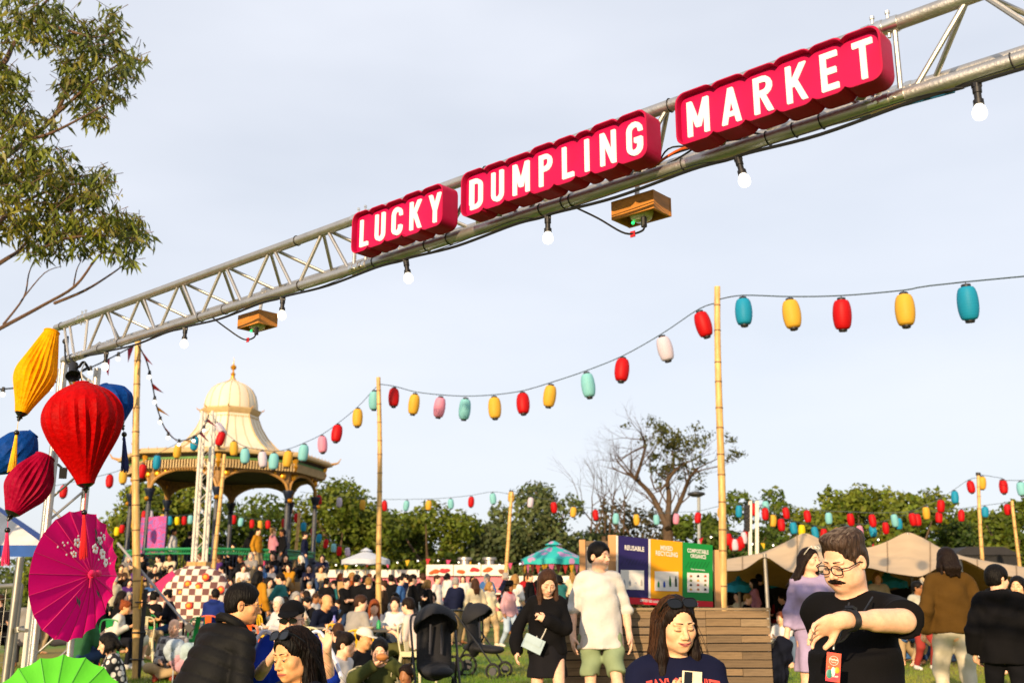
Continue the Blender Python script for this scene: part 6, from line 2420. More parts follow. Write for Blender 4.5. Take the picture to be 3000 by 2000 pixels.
def g_bottom(s, res, off=.014, upto=1.96, wr=.004, fine=(), seed=1.):
    lo, hi = s.bounds(.24)
    g = Sdf(lo, hi, res, fine)
    K = s.k
    g.ell(s.P(0, .01, -.03), A3(.155 * s.b + min(off, .01), .112 * s.b + min(off, .01), .1) * K, s.Rt, .03)
    g.cap(s.P(0, 0, .02), s.P(0, 0, .1), .115 * K * s.b, .1 * K * s.b, .03, True, (s.Rt @ A3(0, 1, 0), 1.25))
    for i in (0, 1):
        s.leg(g, i, off, upto, .03, True)
    if wr:
        g.wrinkle(wr, 26, seed)
    return g.mesh()


def g_skirt(s, res, z0=.16, z1=-.45, r0=.14, r1=.24, rip=(.012, 9), fine=()):
    lo, hi = s.bounds(.28)
    g = Sdf(lo, hi, res, fine)
    K = s.k
    d = A3(0, 0, -1)
    a = s.P(0, 0, z0)
    g.cap(a, a + d * (z0 - z1) * K, r0 * K * s.b, r1 * K, .02, True, (s.Rt @ A3(0, 1, 0), 1.25), rip=rip)
    g.ell(s.P(0, .012, -.03), A3(.178, .135, .13) * K * s.b, s.Rt, .05)
    g.wrinkle(.003, 26)
    return g.mesh()


def g_shoe(s, i, res, toe):
    a = s.an[i]
    fo = unit(A3(*toe))
    g = Sdf(a - .3, a + .3, res)
    K = s.k
    g.cap(a + A3(0, 0, -.02) - fo * .03, a + fo * .15 * K + A3(0, 0, -.045), .046 * K, .036 * K, .03)
    g.cap(a + A3(0, 0, .02), a + A3(0, 0, -.03), .045 * K, .046 * K, .02)
    g.plane(a + A3(0, 0, -.078), A3(0, 0, -1))
    return g.mesh()


def g_hair(s, style, res, f):
    h, Q, Rm = s.hs, s.H2, s.Rh
    m = .17 if style not in ('long', 'longback', 'wind', 'hat') else .5
    lo, hi = s.hc - A3(.24, .24, m), s.hc + A3(.24, .24, .24)
    g = Sdf(lo, hi, res)
    E = lambda c, r, k=.02, op='add', rot=None: g.ell(Q(*c), A3(*r) * h, Rm if rot is None else Rm @ rot, k * h, op)
    th = f.get('hth', .012)
    down = Rm.T @ A3(0, 0, -1)
    down = unit(down * .6 + A3(0, 0, -.4))
    def lock(a, b, ra, rb, k=.03):
        g.cap(Q(*a), b, ra * h, rb * h, k * h)
    dn = lambda a, L, o=(0, 0, 0): Q(*a) + A3(0, 0, -L) + s.Rt @ A3(*o)
    if style in ('cap', 'hat'):
        E((0, .022, .03), (.079, .094, .075), .02)
        E((0, -.115, -.04), (.1, .09, .1), .01, 'cut')
        g.plane(Q(0, 0, .045), Rm @ A3(0, 0, 1))
    else:
        E((0, .014, .048), (.076 + th, .096 + th, .082 + th), .02)
        E((0, .05, -.01), (.073 + th * .7, .062, .075), .03)
        fr = f.get('front', .09)
        # clear the face
        E((0, -.128, fr - .118), (.084, .088, .118), .012, 'cut')
        for q in (-1, 1):
            E((.085 * q, -.04, -.055), (.03, .05, .055), .012, 'cut')
        if style in ('short', 'quiff', 'bun', 'top', 'fluffy'):
            E((0, -.02, -.1), (.14, .13, .06), .015, 'cut')
            g.plane(Q(0, 0, -.075), Rm @ A3(0, 0, -1))
            for q in (-1, 1):
                E((.09 * q, .008, -.03 if style == 'fluffy' else -.012), (.024, .026, .034) if style == 'fluffy' else (.028, .03, .042), .01, 'cut')
    if style == 'quiff':
        E((.004, -.012, .096), (.066, .072, .04), .02)
        E((-.014, -.04, .104), (.052, .045, .024), .02, rot=eul(0, -14, 14))
        E((.02, .04, .088), (.062, .075, .046), .02)
        for q in (-1, 1):
            g.cap(Q(.073 * q, -.03, .04), Q(.074 * q, -.028, .0), .007 * h, .004 * h, .008 * h)
    if style == 'fluffy':
        for k_ in range(70):
            a, b = k_ * 2.4, -.25 + 1.2 * ((k_ * .618) % 1)
            p = (.082 * math.cos(a) * math.sqrt(1 - (b * .7) ** 2) + .0, .014 + .1 * math.sin(a) * math.sqrt(1 - (b * .7) ** 2), .05 + .1 * b)
            if (p[1] < -.06 and p[2] < .072) or (abs(p[0]) > .06 and p[2] < .02 and p[1] < .02):
                continue
            E((p[0] * .97, p[1] * .97, p[2] * .97), (.017, .017, .015), .008)
    if style == 'bun':
        E((0, .1, .1), (.04, .038, .038), .015)
    if style == 'pony':
        lock((0, .1, .05), dn((0, .14, .0), .2), .03, .015)
    if style in ('bob', 'long', 'longback', 'wind'):
        L = {'bob': .1, 'long': .27, 'longback': .3, 'wind': .26}[style] * f.get('hl', 1.)
        for q in (-1, 1):
            for j, y0 in enumerate((-.012, .02, .055)):
                out_ = .012 + .01 * j
                if style == 'wind' and q == f.get('wside', 1):
                    lock((.078 * q, y0, .0), dn((.1 * q, y0 + .02, 0), L * .6, (.05 * q, .02, 0)), .02, .02)
                    g.cap(dn((.1 * q, y0 + .02, 0), L * .6, (.05 * q, .02, 0)), dn((.1 * q, y0 + .03, 0), L, (.12 * q, .04, .02)), .02 * h, .008 * h, .02)
                else:
                    if style == 'longback' and j == 0:
                        continue
                    lock((.077 * q, y0, .01), dn((.082 * q, y0, 0), L * .45, (0, 0, 0)), .019, .024)
                    g.cap(dn((.082 * q, y0, 0), L * .45), dn((.08 * q, y0, 0), L, (.012 * q, -.03 + .02 * j, 0)), .024 * h, .012 * h, .02)
        for x in np.linspace(-.055, .055, 5):
            lock((x, .085, .03), dn((x * 1.1, .1, 0), L * .5, (0, .03, 0)), .03, .03)
            g.cap(dn((x * 1.1, .1, 0), L * .5, (0, .03, 0)), dn((x * 1.1, .1, 0), L * (1 + .1 * math.sin(x * 90)), (0, .03, 0)), .028 * h, .014 * h, .02)
    if f.get('part'):
        g.cap(Q(0, -.1, .085), Q(0, -.02, .15), .005 * h, .004 * h, .012 * h, op='cut')
    # grooves of combed hair
    X, Y, Z = g.ax[0][:, None, None], g.ax[1][None, :, None], g.ax[2][None, None, :]
    th_ = np.arctan2(X - s.hc[0], Y - s.hc[1])
    if style == 'quiff':
        lx = (X - s.hc[0]) * Rm[0, 0] + (Y - s.hc[1]) * Rm[1, 0] + (Z - s.hc[2]) * Rm[2, 0]
        g.g = g.g + (.0018 * np.sin(lx * 420 + 2 * np.sin(Z * 40))).astype('f4')
    else:
        g.g = g.g + (.0016 * np.sin(th_ * 34 + 3 * np.sin(Z * 22))).astype('f4')
    return g.mesh()


def strands(s, m, n, a_, L, spread, seed, r=.0011, dirn=(0, 0, -1)):
    g = random.Random(seed)
    for _ in range(n):
        a = g.uniform(a_[0], a_[1])
        zz = g.uniform(-.02, .08)
        p = s.H2(.086 * math.sin(a), -.106 * math.cos(a) + .014, zz)
        q = [p]
        d = unit(np.asarray(dirn, float) + A3(g.uniform(-1, 1), g.uniform(-1, 1), g.uniform(-.2, .2)) * spread)
        for j in range(5):
            d = unit(d + A3(g.uniform(-1, 1), g.uniform(-1, 1), -.3) * .18 + np.asarray(dirn, float) * .1)
            q.append(q[-1] + d * L * g.uniform(.14, .24))
        m.tube(q, np.linspace(r * 1.3, r * .6, len(q)), 3, caps=False)


def face_bits(s, root, f, hair_m, eyes='down'):
    """eyebrows, lashes, irises, placed in the head's frame"""
    Q = s.H2
    m = MB()
    for q in (-1, 1):
        P = [Q(q * x, y, z) for x, y, z in ((.012, -.0965, .0295), (.022, -.0965, .0315), (.036, -.0918, .0318), (.051, -.0775, .0265))]
        m.tube(smooth_path(P, 3), np.linspace(.0029, .0013, 10) * s.hs, 5)
    m.build('eyebrows', hair_m, root)
    if 'smile' in f:
        q = f['smile']
        lm_ = mat('lips_' + f.get('lipc', '#a8584c'), f.get('lipc', '#a8584c'), .4, var=.05)
        m = MB()
        from mathutils.bvhtree import BVHTree
        bo = [o for o in root.children if o.name.startswith('body')][0]
        tr_ = BVHTree.FromPolygons([v.co for v in bo.data.vertices], [list(p.vertices) for p in bo.data.polygons])
        dy = s.Rh @ A3(0, 1, 0)
        def hit(x, z, o):
            h = tr_.ray_cast(Vector(s.H2(x, -.25, z).tolist()), Vector(dy.tolist()))
            return (A3(*h[0]) if h[0] is not None else s.H2(x, -.09, z)) - dy * o
        xs = np.linspace(-.03, .03, 11)
        w_ = np.cos(xs / .03 * 1.45) ** .6
        m.tube([hit(x, -.0602 - .001 * (1 - c) + q * abs(x) * 8 * abs(x) / .03, -.0008) for x, c in zip(xs, w_)], (.0005 + .0026 * w_) * s.hs, 6)
        m.tube([hit(x, -.0635 - .0045 * c + q * abs(x) * 8 * abs(x) / .03, -.0008) for x, c in zip(xs, w_)], (.0005 + .0032 * w_) * s.hs, 6)
        m.build('lips', lm_, root)
        MB().tube([hit(x * 1.12, -.0632 + q * abs(x) * 8.6 * abs(x) / .03, .0022) for x in xs], .0011 * s.hs, 5).build('mouth_line', mat('mouth_line', '#4a1a18', .6), root)
    m = MB()
    for q in (-1, 1):
        zz = -.0015 if eyes == 'down' else .0035
        P = [Q(q * x, y, z + zz) for x, y, z in ((.0165, -.0885, .0), (.024, -.0955, -.0005), (.032, -.0962, -.0012), (.04, -.0918, -.0003), (.0475, -.083, .0015))]
        m.tube(smooth_path(P, 3), .0013 * s.hs if eyes == 'down' else .0012 * s.hs, 5)
        if eyes == 'down':
            P = [Q(q * x, y, z) for x, y, z in ((.018, -.0885, .010), (.026, -.0935, .0125), (.036, -.0915, .0125), (.046, -.0815, .0095))]
            m.tube(smooth_path(P, 3), .0005 * s.hs, 4)
    m.build('eyelashes', mat('lash', '#140d0b', .7), root)
    if eyes != 'down':
        for q in (-1, 1):
            m = MB()
            c = Q(.0318 * q, -.0805, .0012)
            m.ball(c, A3(.0115, .0145, .0058) * s.hs, 12, 8, s.Rh)
            m.build('eye_white', mat('sclera', '#cfc4bb', .25, var=.03), root)
            m = MB()
            off = eyes if hasattr(eyes, '__len__') and not isinstance(eyes, str) else (0, 0)
            m.ball(Q(.0318 * q + off[0], -.0905, .0012 + off[1]), A3(.0052, .005, .0052) * s.hs, 10, 6, s.Rh)
            m.build('iris', mat('iris', '#1e120c', .15, var=.1), root)


def glasses(s, root, parent_name, z=.004, y=-.112, up=0., w_=.026, h_=.019, frame='#0d0d10', lens=None, r=.0022, pitch=0, cx=.033, temple=True, wrap=.0, shape=3.):
    """spectacles in the head's frame; up lifts them onto the hair"""
    Q = s.H2
    Rp = eul(0, pitch, 0)
    org = A3(0, y, z + up)
    T = lambda x, yy, zz: Q(*(org + Rp @ A3(x, yy, zz)))
    t = root
    m = MB()
    for q in (-1, 1):
        P = []
        for k in range(20):
            a = 2 * math.pi * k / 20
            ca, sa = math.cos(a), math.sin(a)
            e = (abs(ca) ** shape + abs(sa) ** shape) ** (-1 / shape)
            x = cx + w_ * ca * e
            P.append(T(q * x, wrap * (x - .02), h_ * sa * e * (1 if sa > 0 else .95)))
        m.tube(P, r * s.hs, 6, closed=True)
        if lens is not None:
            ml = MB()
            c = sum(P) / len(P)
            ml.add([c] + P, [(0, i + 1, (i + 1) % 20 + 1) for i in range(20)])
            lo_ = ml.build('lens', lens, root)
            pass
        if temple:
            m.tube([T(q * (cx + w_), wrap * .05, h_ * .5), T(q * .081, .02, h_ * .45), T(q * .085, .1, .006), T(q * .08, .135, -.012)], r * s.hs, 5)
    m.tube([T(-(cx - w_), 0, .004), T(0, -.004, .007), T(cx - w_, 0, .004)], r * s.hs, 6)
    return m.build(parent_name, mat('frame_' + frame, frame, .3, var=.05), root)


def person(label, loc, rz, S, f=None, skin='fair', hair='dark', style='short', top=None, bottom=None, shoes=None, res=.016, detail=False, eyes='down',
           group=None, skirt=None, cat='person', hres=None, fine=None, body_kw=None):
    """top/bottom: (material, dict of garment options)"""
    f = f or {}
    t = thing('person', label, cat, loc, R(rz), group)
    ORG[t.name] = A3(0, 0, 0)
    if detail and fine is None:
        c = s_c = S.hc
        fine = [(c - A3(.105, .13, .12), c + A3(.105, .12, .135), .0042)]
    V, Q, c = S.body(res, f, detail=detail, fine=fine)
    put('body', (V, Q), SKIN[skin], t, c)
    if top:
        tp = put(top[2] if len(top) > 2 else 'top', g_top(S, max(res, .011), **top[1]), top[0], t)
    if bottom:
        put(bottom[2] if len(bottom) > 2 else 'trousers', g_bottom(S, max(res, .012), **bottom[1]), bottom[0], t)
    if skirt:
        put(skirt[2] if len(skirt) > 2 else 'skirt', g_skirt(S, max(res, .012), **skirt[1]), skirt[0], t)
    if shoes is not None:
        for i in (0, 1):
            put('shoe', g_shoe(S, i, max(res, .012), f.get('toe', ((.15, -1, 0), (-.15, -1, 0)))[i]), shoes, t)
    if style:
        hm = hair if not isinstance(hair, str) else HAIRC[hair]
        put('hair', g_hair(S, style, hres or (.0045 if detail else max(.01, res * .8)), f), hm, t)
        if detail and eyes is not None:
            face_bits(S, t, f, hm, eyes)
    return t


def at_px(px, Y, dz=0.):
    p = W(px, 1740, Y)
    return A3(p[0], Y, gz(p[0], Y) + dz)


def local(loc, rz, p):
    """world point -> figure frame"""
    d = np.asarray(p, float) - np.asarray(loc, float)
    a = -R(rz)
    return A3(d[0] * math.cos(a) - d[1] * math.sin(a), d[0] * math.sin(a) + d[1] * math.cos(a), d[2])
# ------------------------------------------------------------------ people near the camera
BLK = cloth('#0e0d0f')
BLK2 = cloth('#17161a')
NVY = cloth('#12152e')
def face_up(loc, rz, pts):
    return [local(loc, rz, p) for p in pts]


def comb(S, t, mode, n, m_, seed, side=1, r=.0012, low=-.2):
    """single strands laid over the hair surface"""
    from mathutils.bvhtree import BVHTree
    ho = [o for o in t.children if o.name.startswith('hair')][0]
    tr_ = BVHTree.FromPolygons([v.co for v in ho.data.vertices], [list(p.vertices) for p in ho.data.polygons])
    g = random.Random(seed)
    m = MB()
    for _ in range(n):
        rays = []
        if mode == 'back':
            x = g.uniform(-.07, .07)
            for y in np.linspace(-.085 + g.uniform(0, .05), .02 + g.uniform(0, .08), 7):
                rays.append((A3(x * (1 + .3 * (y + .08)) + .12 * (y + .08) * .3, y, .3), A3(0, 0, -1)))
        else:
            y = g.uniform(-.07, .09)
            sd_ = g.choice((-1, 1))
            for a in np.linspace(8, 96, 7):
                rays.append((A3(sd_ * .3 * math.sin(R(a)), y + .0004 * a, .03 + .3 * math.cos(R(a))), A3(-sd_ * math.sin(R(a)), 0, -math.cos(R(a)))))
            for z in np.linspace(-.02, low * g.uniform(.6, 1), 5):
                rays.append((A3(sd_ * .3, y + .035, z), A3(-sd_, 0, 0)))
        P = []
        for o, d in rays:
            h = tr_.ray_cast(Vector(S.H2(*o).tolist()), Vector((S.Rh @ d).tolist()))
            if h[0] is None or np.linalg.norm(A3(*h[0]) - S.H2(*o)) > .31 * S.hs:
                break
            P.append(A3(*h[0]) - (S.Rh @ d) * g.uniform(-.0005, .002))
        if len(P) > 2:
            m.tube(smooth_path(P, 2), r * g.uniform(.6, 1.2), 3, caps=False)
    m.build('hair_strands', m_, t)  # strands lighter than the hair below, highlights put into their colour


# man in a black T-shirt looking at his watch
loc = at_px(2503, 4.65)
rz = -46
Hm = W(2480, 1556, 4.55)[2] - loc[2]
S5 = Fig(H=Hm + .02, bulk=1.02, belly=.8, lean=3, head=(-7, 22, 4), hscale=.98,
         arms=([local(loc, rz, W(2648, 1818, 4.3)), local(loc, rz, W(2462, 1815, 4.12))], [A3(-.2, .16, 1.36), A3(-.1, .2, 1.1)]),
         hdir=((local(loc, rz, loc + A3(-.85, -.1, -.3)), local(loc, rz, loc + A3(.05, -.8, -.6))), None), curl=((.55, .5, .55, .6, .1), .5), shw=.98)
t5 = person('bearded-less man with moustache and glasses in black T-shirt checking his wristwatch', loc, rz, S5, dict(jaw=1.16, chub=1, rosy=1.6, front=.112, stubble=.35, lip=(.9, .5, .48), hth=.008, smile=.04),
            'fair', mat('hair_salt', '#1a0f0a', .5, col2='#4a382d', vscale=11, stretch=(7, 7, 1.2), bump=.5, bscale=14, spec=.18), 'quiff', (BLK, dict(off=.018, sleeve=.95, hem=-.12, neck=.074, wr=.005, loose=.012), 'tshirt'),
            (cloth('#1b1c22'), {}), cloth('#202020'), .012, True,
            fine=[(S5.hc - A3(.11, .14, .125), S5.hc + A3(.11, .12, .14), .0042), (S5.wr[0] - A3(.2, .1, .16), S5.wr[0] + A3(.06, .1, .08), .0055)])
t5['label'] = 'man with moustache and black glasses in black T-shirt checking his wristwatch'
glasses(S5, t5, 'spectacles', z=.001, lens=mat('clear_lens', '#e8eef0', .05, var=0, alpha=.05, spec=.6), w_=.0265, h_=.02, r=.0026)
m = MB()
for k in range(64):
    a = (k / 63 - .5) * 2
    base = S5.H2(.038 * a, -.1 + .016 * abs(a) ** 1.5, -.047 - .006 * abs(a))
    m.tube([base, S5.H2(.042 * a, -.109 + .021 * abs(a) ** 1.5, -.0525 - .008 * abs(a)), S5.H2(.047 * a + rng.uniform(-.003, .003), -.105 + .026 * abs(a) ** 1.5, -.0605 - .009 * abs(a) + rng.uniform(-.002, .003))], [.0034, .0034, .0014], 5)
m.build('moustache', HAIRC['dark'], t5)
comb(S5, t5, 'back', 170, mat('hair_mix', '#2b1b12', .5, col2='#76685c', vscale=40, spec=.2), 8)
m = MB()
m.tube(smooth_path([S5.H2(x, y, z) for x, y, z in ((-.018, -.0945, -.0585), (0, -.098, -.0645), (.018, -.0945, -.0585))], 3), .002, 5)
m.build('teeth', mat('teeth', '#d8cfc2', .3, var=.03), t5)
g = MB()
w0, e0 = S5.wr[0], S5.el[0]
ax = unit(e0 - w0)
rmw = rot_to(ax)
q = [w0 + ax * .055 + rmw @ A3(.043 * math.cos(a), .039 * math.sin(a), 0) for a in np.linspace(0, 2 * math.pi, 20, endpoint=False)]
g.tube(q, .004, 4, closed=True)
for off in (-.012, -.006, 0, .006, .012):
    g.tube([p + ax * off for p in q], .0042, 5, closed=True)
wt = g.build('watch_strap', mat('watch_black', '#131316', .45, var=.1), t5)
MB().box(w0 + ax * .055 + A3(0, .012, .046), (.034, .036, .011), eul(0, -15, 0)).build('watch_case', mat('watch_case', '#26262a', .2, .6), wt)
# lanyard and staff pass
t = thing('staff_pass', 'pink and orange staff pass hanging from a black lanyard', 'pass', W(2450, 1960, 4.1))
c0 = W(2447, 1925, 4.16)
m = MB()
nl = W(2480, 1750, 3.85)
m.tube(smooth_path([W(2488, 1765, 4.36), W(2480, 1800, 4.26), W(2460, 1870, 4.18), c0 + A3(.0, 0, .06)], 4), .004, 5)
m.tube(smooth_path([W(2556, 1748, 4.4), W(2530, 1790, 4.26), W(2475, 1870, 4.17), c0 + A3(.003, 0, .06)], 4), .004, 5)
m.build('lanyard', CABLE, t)
MB().tube([c0 + A3(0, 0, .062), c0 + A3(-.004, 0, .03)], .004, 6).build('clip', ALU, t)
rmc = eul(-8, -4, 8)
cc = c0 + A3(-.012, -.006, -.035)
cm = mat('pass_print', '#d4123f', .35, col2='#e2571e', vscale=22, coat=.3)
MB().box(cc, (.054, .002, .108), rmc).build('card', cm, t)
for (dx, dz, sx_, sz_, cl) in ((-.012, -.022, .02, .03, '#1f7a6a'), (0, -.014, .014, .03, '#e8dfd0'), (.012, -.008, .016, .02, '#e8a020'), (-.012, -.002, .012, .012, '#d9662a')):
    MB().ball(cc + rmc @ A3(dx * 1.15, -.0014, dz * 1.2), (sx_ * .6, .0008, sz_ * .6), 10, 5, rmc).build('printed_patch', mat('pass_' + cl, cl, .4), t)
def card_text(txt, dz, size, dx=0.):
    V, fs = text_mesh(txt, size, bold=.02)
    MB().add([cc + rmc @ A3(v[0] + dx, -.0026, v[1] + dz) for v in V], fs).build('lettering', mat('pass_white', '#e9e2da', .4), t, smooth=False)
card_text('OzAsia', .028, .0105)
card_text('Festival', .018, .0065)
card_text('STAFF', -.034, .009, .008)
m = MB()
m.tube([cc + rmc @ A3(.017 * math.cos(a), -.0025, .024 + .017 * math.sin(a)) for a in np.linspace(0, 6.28, 22, endpoint=False)], .0009, 4, closed=True)
m.build('ring_mark', MATS['pass_white'], t)

# woman in navy T-shirt looking at a phone
loc = at_px(1972, 4.5)
rz = 6
Hm = W(1975, 1757, 4.45)[2] - loc[2]
pl = local(loc, rz, W(2045, 2030, 4.1))
S4 = Fig(H=Hm + .015, fem=True,  lean=2, head=(10, 11, -3), hscale=.98, hands=(local(loc, rz, W(2060, 2085, 4.15)), local(loc, rz, W(1975, 2080, 4.15))), shw=1.08, bulk=1.0,
         elbows=(A3(.6, .3, -1), A3(-.6, .3, -1)), hdir=((A3(-.3, -.1, 1), A3(-.7, .6, 0)), (A3(.2, -.2, 1), A3(.5, .8, 0))), curl=((.9,) * 5, (.8,) * 5))
t4 = person('dark haired woman in navy printed T-shirt looking down at her phone', loc, rz, S4, dict(front=.1, part=1, jaw=1.12, smile=.036, lipc='#b3605a', rosy=1.1, lip=(.88, .45, .45), hth=.009),
            'olive', 'dark', 'long', (NVY, dict(off=.018, sleeve=.98, hem=-.1, neck=.066, wr=.004, loose=.01), 'tshirt'), (cloth('#20222c'), {}), cloth('#c9c4bc'), .012, True)
SHL = mat('dark_lens', '#07080b', .12, var=.1, spec=.5)
glasses(S4, t4, 'sunglasses', y=-.068, z=0, up=.118, w_=.033, h_=.024, frame='#0a0a0c', lens=SHL, r=.003, pitch=-42, cx=.037)
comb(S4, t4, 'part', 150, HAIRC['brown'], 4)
m = MB()
strands(S4, m, 40, (1.5, 4.8), .3, .08, 3)
strands(S4, m, 24, (1.5, 2.2), .36, .1, 5, dirn=(.25, 0, -1))
m.build('loose_hair', HAIRC['dark'], t4)
m = MB()
m.ball(S4.H2(-.079, -.004, -.047), .004 * S4.hs, 8, 6)
m.tube([S4.H2(-.079 + .006 * math.cos(a) * 0, -.004 + .006 * math.cos(a), -.04 + .006 * math.sin(a)) for a in np.linspace(0, 6.28, 12, endpoint=False)], .0009, 4, closed=True)
m.build('earring', GOLD, t4)
m = MB()
m.tube(smooth_path([S4.H2(x, y, z) for x, y, z in ((-.015, -.0955, -.0585), (0, -.0995, -.0635), (.015, -.0955, -.0585))], 3), .0013, 5)
m.build('teeth', mat('teeth2', '#d8cfc2', .3, var=.03), t4)
# printed words on the shirt, wrapped onto the chest
def chest_text(S, t, txt, size, zc, m_, arch=.0, sx=1., bold=.02, y0=-.16):
    V, fs = text_mesh(txt, size, bold=bold, sx=sx)
    bs = [o for o in t.children if o.name.startswith('tshirt')][0]
    from mathutils.bvhtree import BVHTree
    dg = bpy.context.evaluated_depsgraph_get()
    tree_ = BVHTree.FromObject(bs, dg)
    P = []
    for v in V:
        q = S.P(v[0], -.45, zc + v[1] + arch * (.02 - (v[0] / .2) ** 2 * .03))
        d = S.Rt @ A3(0, 1, 0)
        h = tree_.ray_cast(Vector(q.tolist()), Vector(d.tolist()))
        P.append((A3(*h[0]) - d * .003) if h[0] is not None else q + d * .3)
    return MB().add(P, fs).build('shirt_lettering', m_, t, smooth=False)
PRT = mat('print_coral', '#d9493f', .7, var=.2, vscale=30)
chest_text(S4, t4, 'TAYLOR SWIFT', .075, .39, PRT, .8, .62)
# phone
t = thing('mobile_phone', 'cream phone with black camera block held by the woman in navy', 'phone', W(2030, 2030, 4.08))
rmp_ = eul(-10, -28, 4)
pc = W(2026, 2022, 4.08)
MB().box(pc, (.074, .009, .15), rmp_).build('case', mat('phone_cream', '#d6c8a8', .35, var=.12, vscale=30), t)
MB().box(pc + rmp_ @ A3(-.014, -.0062, .045), (.03, .004, .05), rmp_).build('camera_block', mat('phone_black', '#0c0c0e', .2), t)

# woman looking down to the left, sunglasses on her hair
loc = at_px(906, 4.55)
rz = -38
Hm = W(880, 1856, 4.45)[2] - loc[2]
S1 = Fig(H=Hm + .02, fem=True, lean=5, head=(0, 12, -4), hscale=.97, curl=(.5, .5), shw=.96)
t1 = person('black haired woman with sunglasses on her head looking down to the left', loc, rz, S1, dict(front=.095, smile=-.006, lipc='#b8685a', rosy=.5, lip=(.85, .42, .38), hth=.012, wside=1, hl=1.1),
            'tan', 'black', 'longback', (cloth('#11121c'), dict(off=.018, sleeve=2., hem=-.1, neck=.078, wr=.004), 'tshirt'), (cloth('#15161c'), {}), None, .012, True, eyes=(.0, -.003))
glasses(S1, t1, 'sunglasses', y=-.07, z=0, up=.116, w_=.03, h_=.023, frame='#0a0a0c', lens=mat('grad_lens', '#12151b', .14, var=.3, vscale=20, spec=.5), r=.0028, pitch=-38, cx=.035)
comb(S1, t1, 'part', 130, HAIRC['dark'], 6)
m = MB()
strands(S1, m, 40, (1.5, 3.5), .32, .14, 9, r=.001)
strands(S1, m, 14, (1.5, 2.2), .3, .3, 12, r=.0007, dirn=(.7, .2, -.7))
m.build('loose_hair', HAIRC['black'], t1)

# man in black cap raising a finger
loc = at_px(862, 6.7)
rz = 4
Hm = W(850, 1766, 6.7)[2] - loc[2]
S2 = Fig(H=Hm + .0, bulk=1.15, belly=.6, lean=6, head=(-4, 4, 0), hscale=.98,
         arms=([local(loc, rz, W(962, 1990, 6.45)), local(loc, rz, W(958, 1893, 6.25))], [local(loc, rz, W(752, 1985, 6.5)), local(loc, rz, W(812, 1905, 6.2))]),
         hdir=((A3(.15, 0, 1), A3(-.6, -.8, 0)), (A3(.5, 0, 1), A3(.3, 1, 0))), curl=((0.05, 1.1, 1.2, 1.2, .8), .8), shw=1.1)
BLUJ = cloth('#0a2a8c', .6)
t2 = person('heavy set man in black cap and dark glasses raising one finger', loc, rz, S2, dict(jaw=1.18, chub=1, rosy=1.6, stubble=.3), 'fair', 'dark', 'cap', (BLUJ, dict(off=.03, sleeve=1.0, hem=-.1, neck=.072, wr=.006, loose=.01), 'jersey'),
            (cloth('#15161c'), {}), None, .014, True, eyes=None,
            fine=[(S2.hc - A3(.11, .14, .125), S2.hc + A3(.11, .12, .14), .005), (S2.wr[0] - A3(.08, .08, .05), S2.wr[0] + A3(.08, .08, .2), .006)])
glasses(S2, t2, 'sunglasses', z=.004, lens=SHL, w_=.029, h_=.018, r=.0022, shape=2.4)
g = Sdf(S2.hc - .26, S2.hc + .26, .006)
g.ell(S2.H2(0, .012, .052), A3(.09, .11, .088) * S2.hs, S2.Rh, .01)
g.plane(S2.H2(0, 0, .05), S2.Rh @ A3(0, .12, -1))
g.ell(S2.H2(0, -.115, .052), A3(.075, .085, .012) * S2.hs, S2.Rh @ eul(0, 14, 0), .01)
put('cap', g.mesh(), cloth('#0b0b0e'), t2)
for i, sg in ((0, 1), (1, -1)):
    m = MB()
    a, b = S2.sh[i], S2.el[i]
    up_ = unit(A3(.25 * sg, -.35, 1))
    m.tube(smooth_path([S2.neck + A3(.09 * sg, -.03, .01), a + up_ * .098, a * .5 + b * .5 + unit(A3(sg, -.6, .3)) * .1, b + unit(A3(sg, -.7, .2)) * .1], 4), .012, 5)
    m.build('white_stripe', cloth('#c9ccda'), t2)

# man in black quilted jacket, seen from behind
loc = at_px(632, 6.2)
rz = 128
S3 = Fig(H=1.8, pelvis=A3(0, 0, .803), bulk=1.05, lean=27, side=-4, twist=14, head=(-24, 8, 0), hscale=.95, shw=1.04)
top3 = W(700, 1720, 6.0)
dz = top3[2] - (S3.hc[2] + .127 * S3.hs)
S3.pel[2]
t3 = person('man in black quilted jacket seen from behind, wearing glasses', (loc[0], loc[1], loc[2]), rz, S3, dict(front=.09, stubble=1., hth=.012), 'tan', 'black', 'short',
            (mat('quilted_black', '#101011', .7, var=.15, bump=.2, bscale=24, spec=.15), dict(off=.024, sleeve=2., hem=-.1, neck=.07, wr=.002, quilt=.085, loose=.006), 'quilted_jacket'), (cloth('#1a1b22'), {}), cloth('#222222'), .013, True, eyes=None)
glasses(S3, t3, 'spectacles', z=.004, frame='#3a2a20', lens=MATS['clear_lens'], w_=.024, h_=.021, r=.0014, shape=2.)
m = MB()
P = [S3.neck + S3.Rt @ A3(.088 * math.cos(a), .085 * math.sin(a), .03 + .012 * math.sin(a)) for a in np.linspace(0, 6.28, 18, endpoint=False)]
m.tube(P, .028, 8, closed=True)
m.build('collar', MATS['quilted_black'], t3)
hp = t3.matrix_basis
# slide him so that his head stands where the photograph shows it
hw = A3(*(Matrix.Translation(Vector(loc.tolist())) @ Matrix.Rotation(R(rz), 4, 'Z') @ Vector(S3.hc.tolist())))
tgt = W(712, 1772, hw[1])
t3.location.x += tgt[0] - hw[0]
t3.location.z += tgt[2] - hw[2]
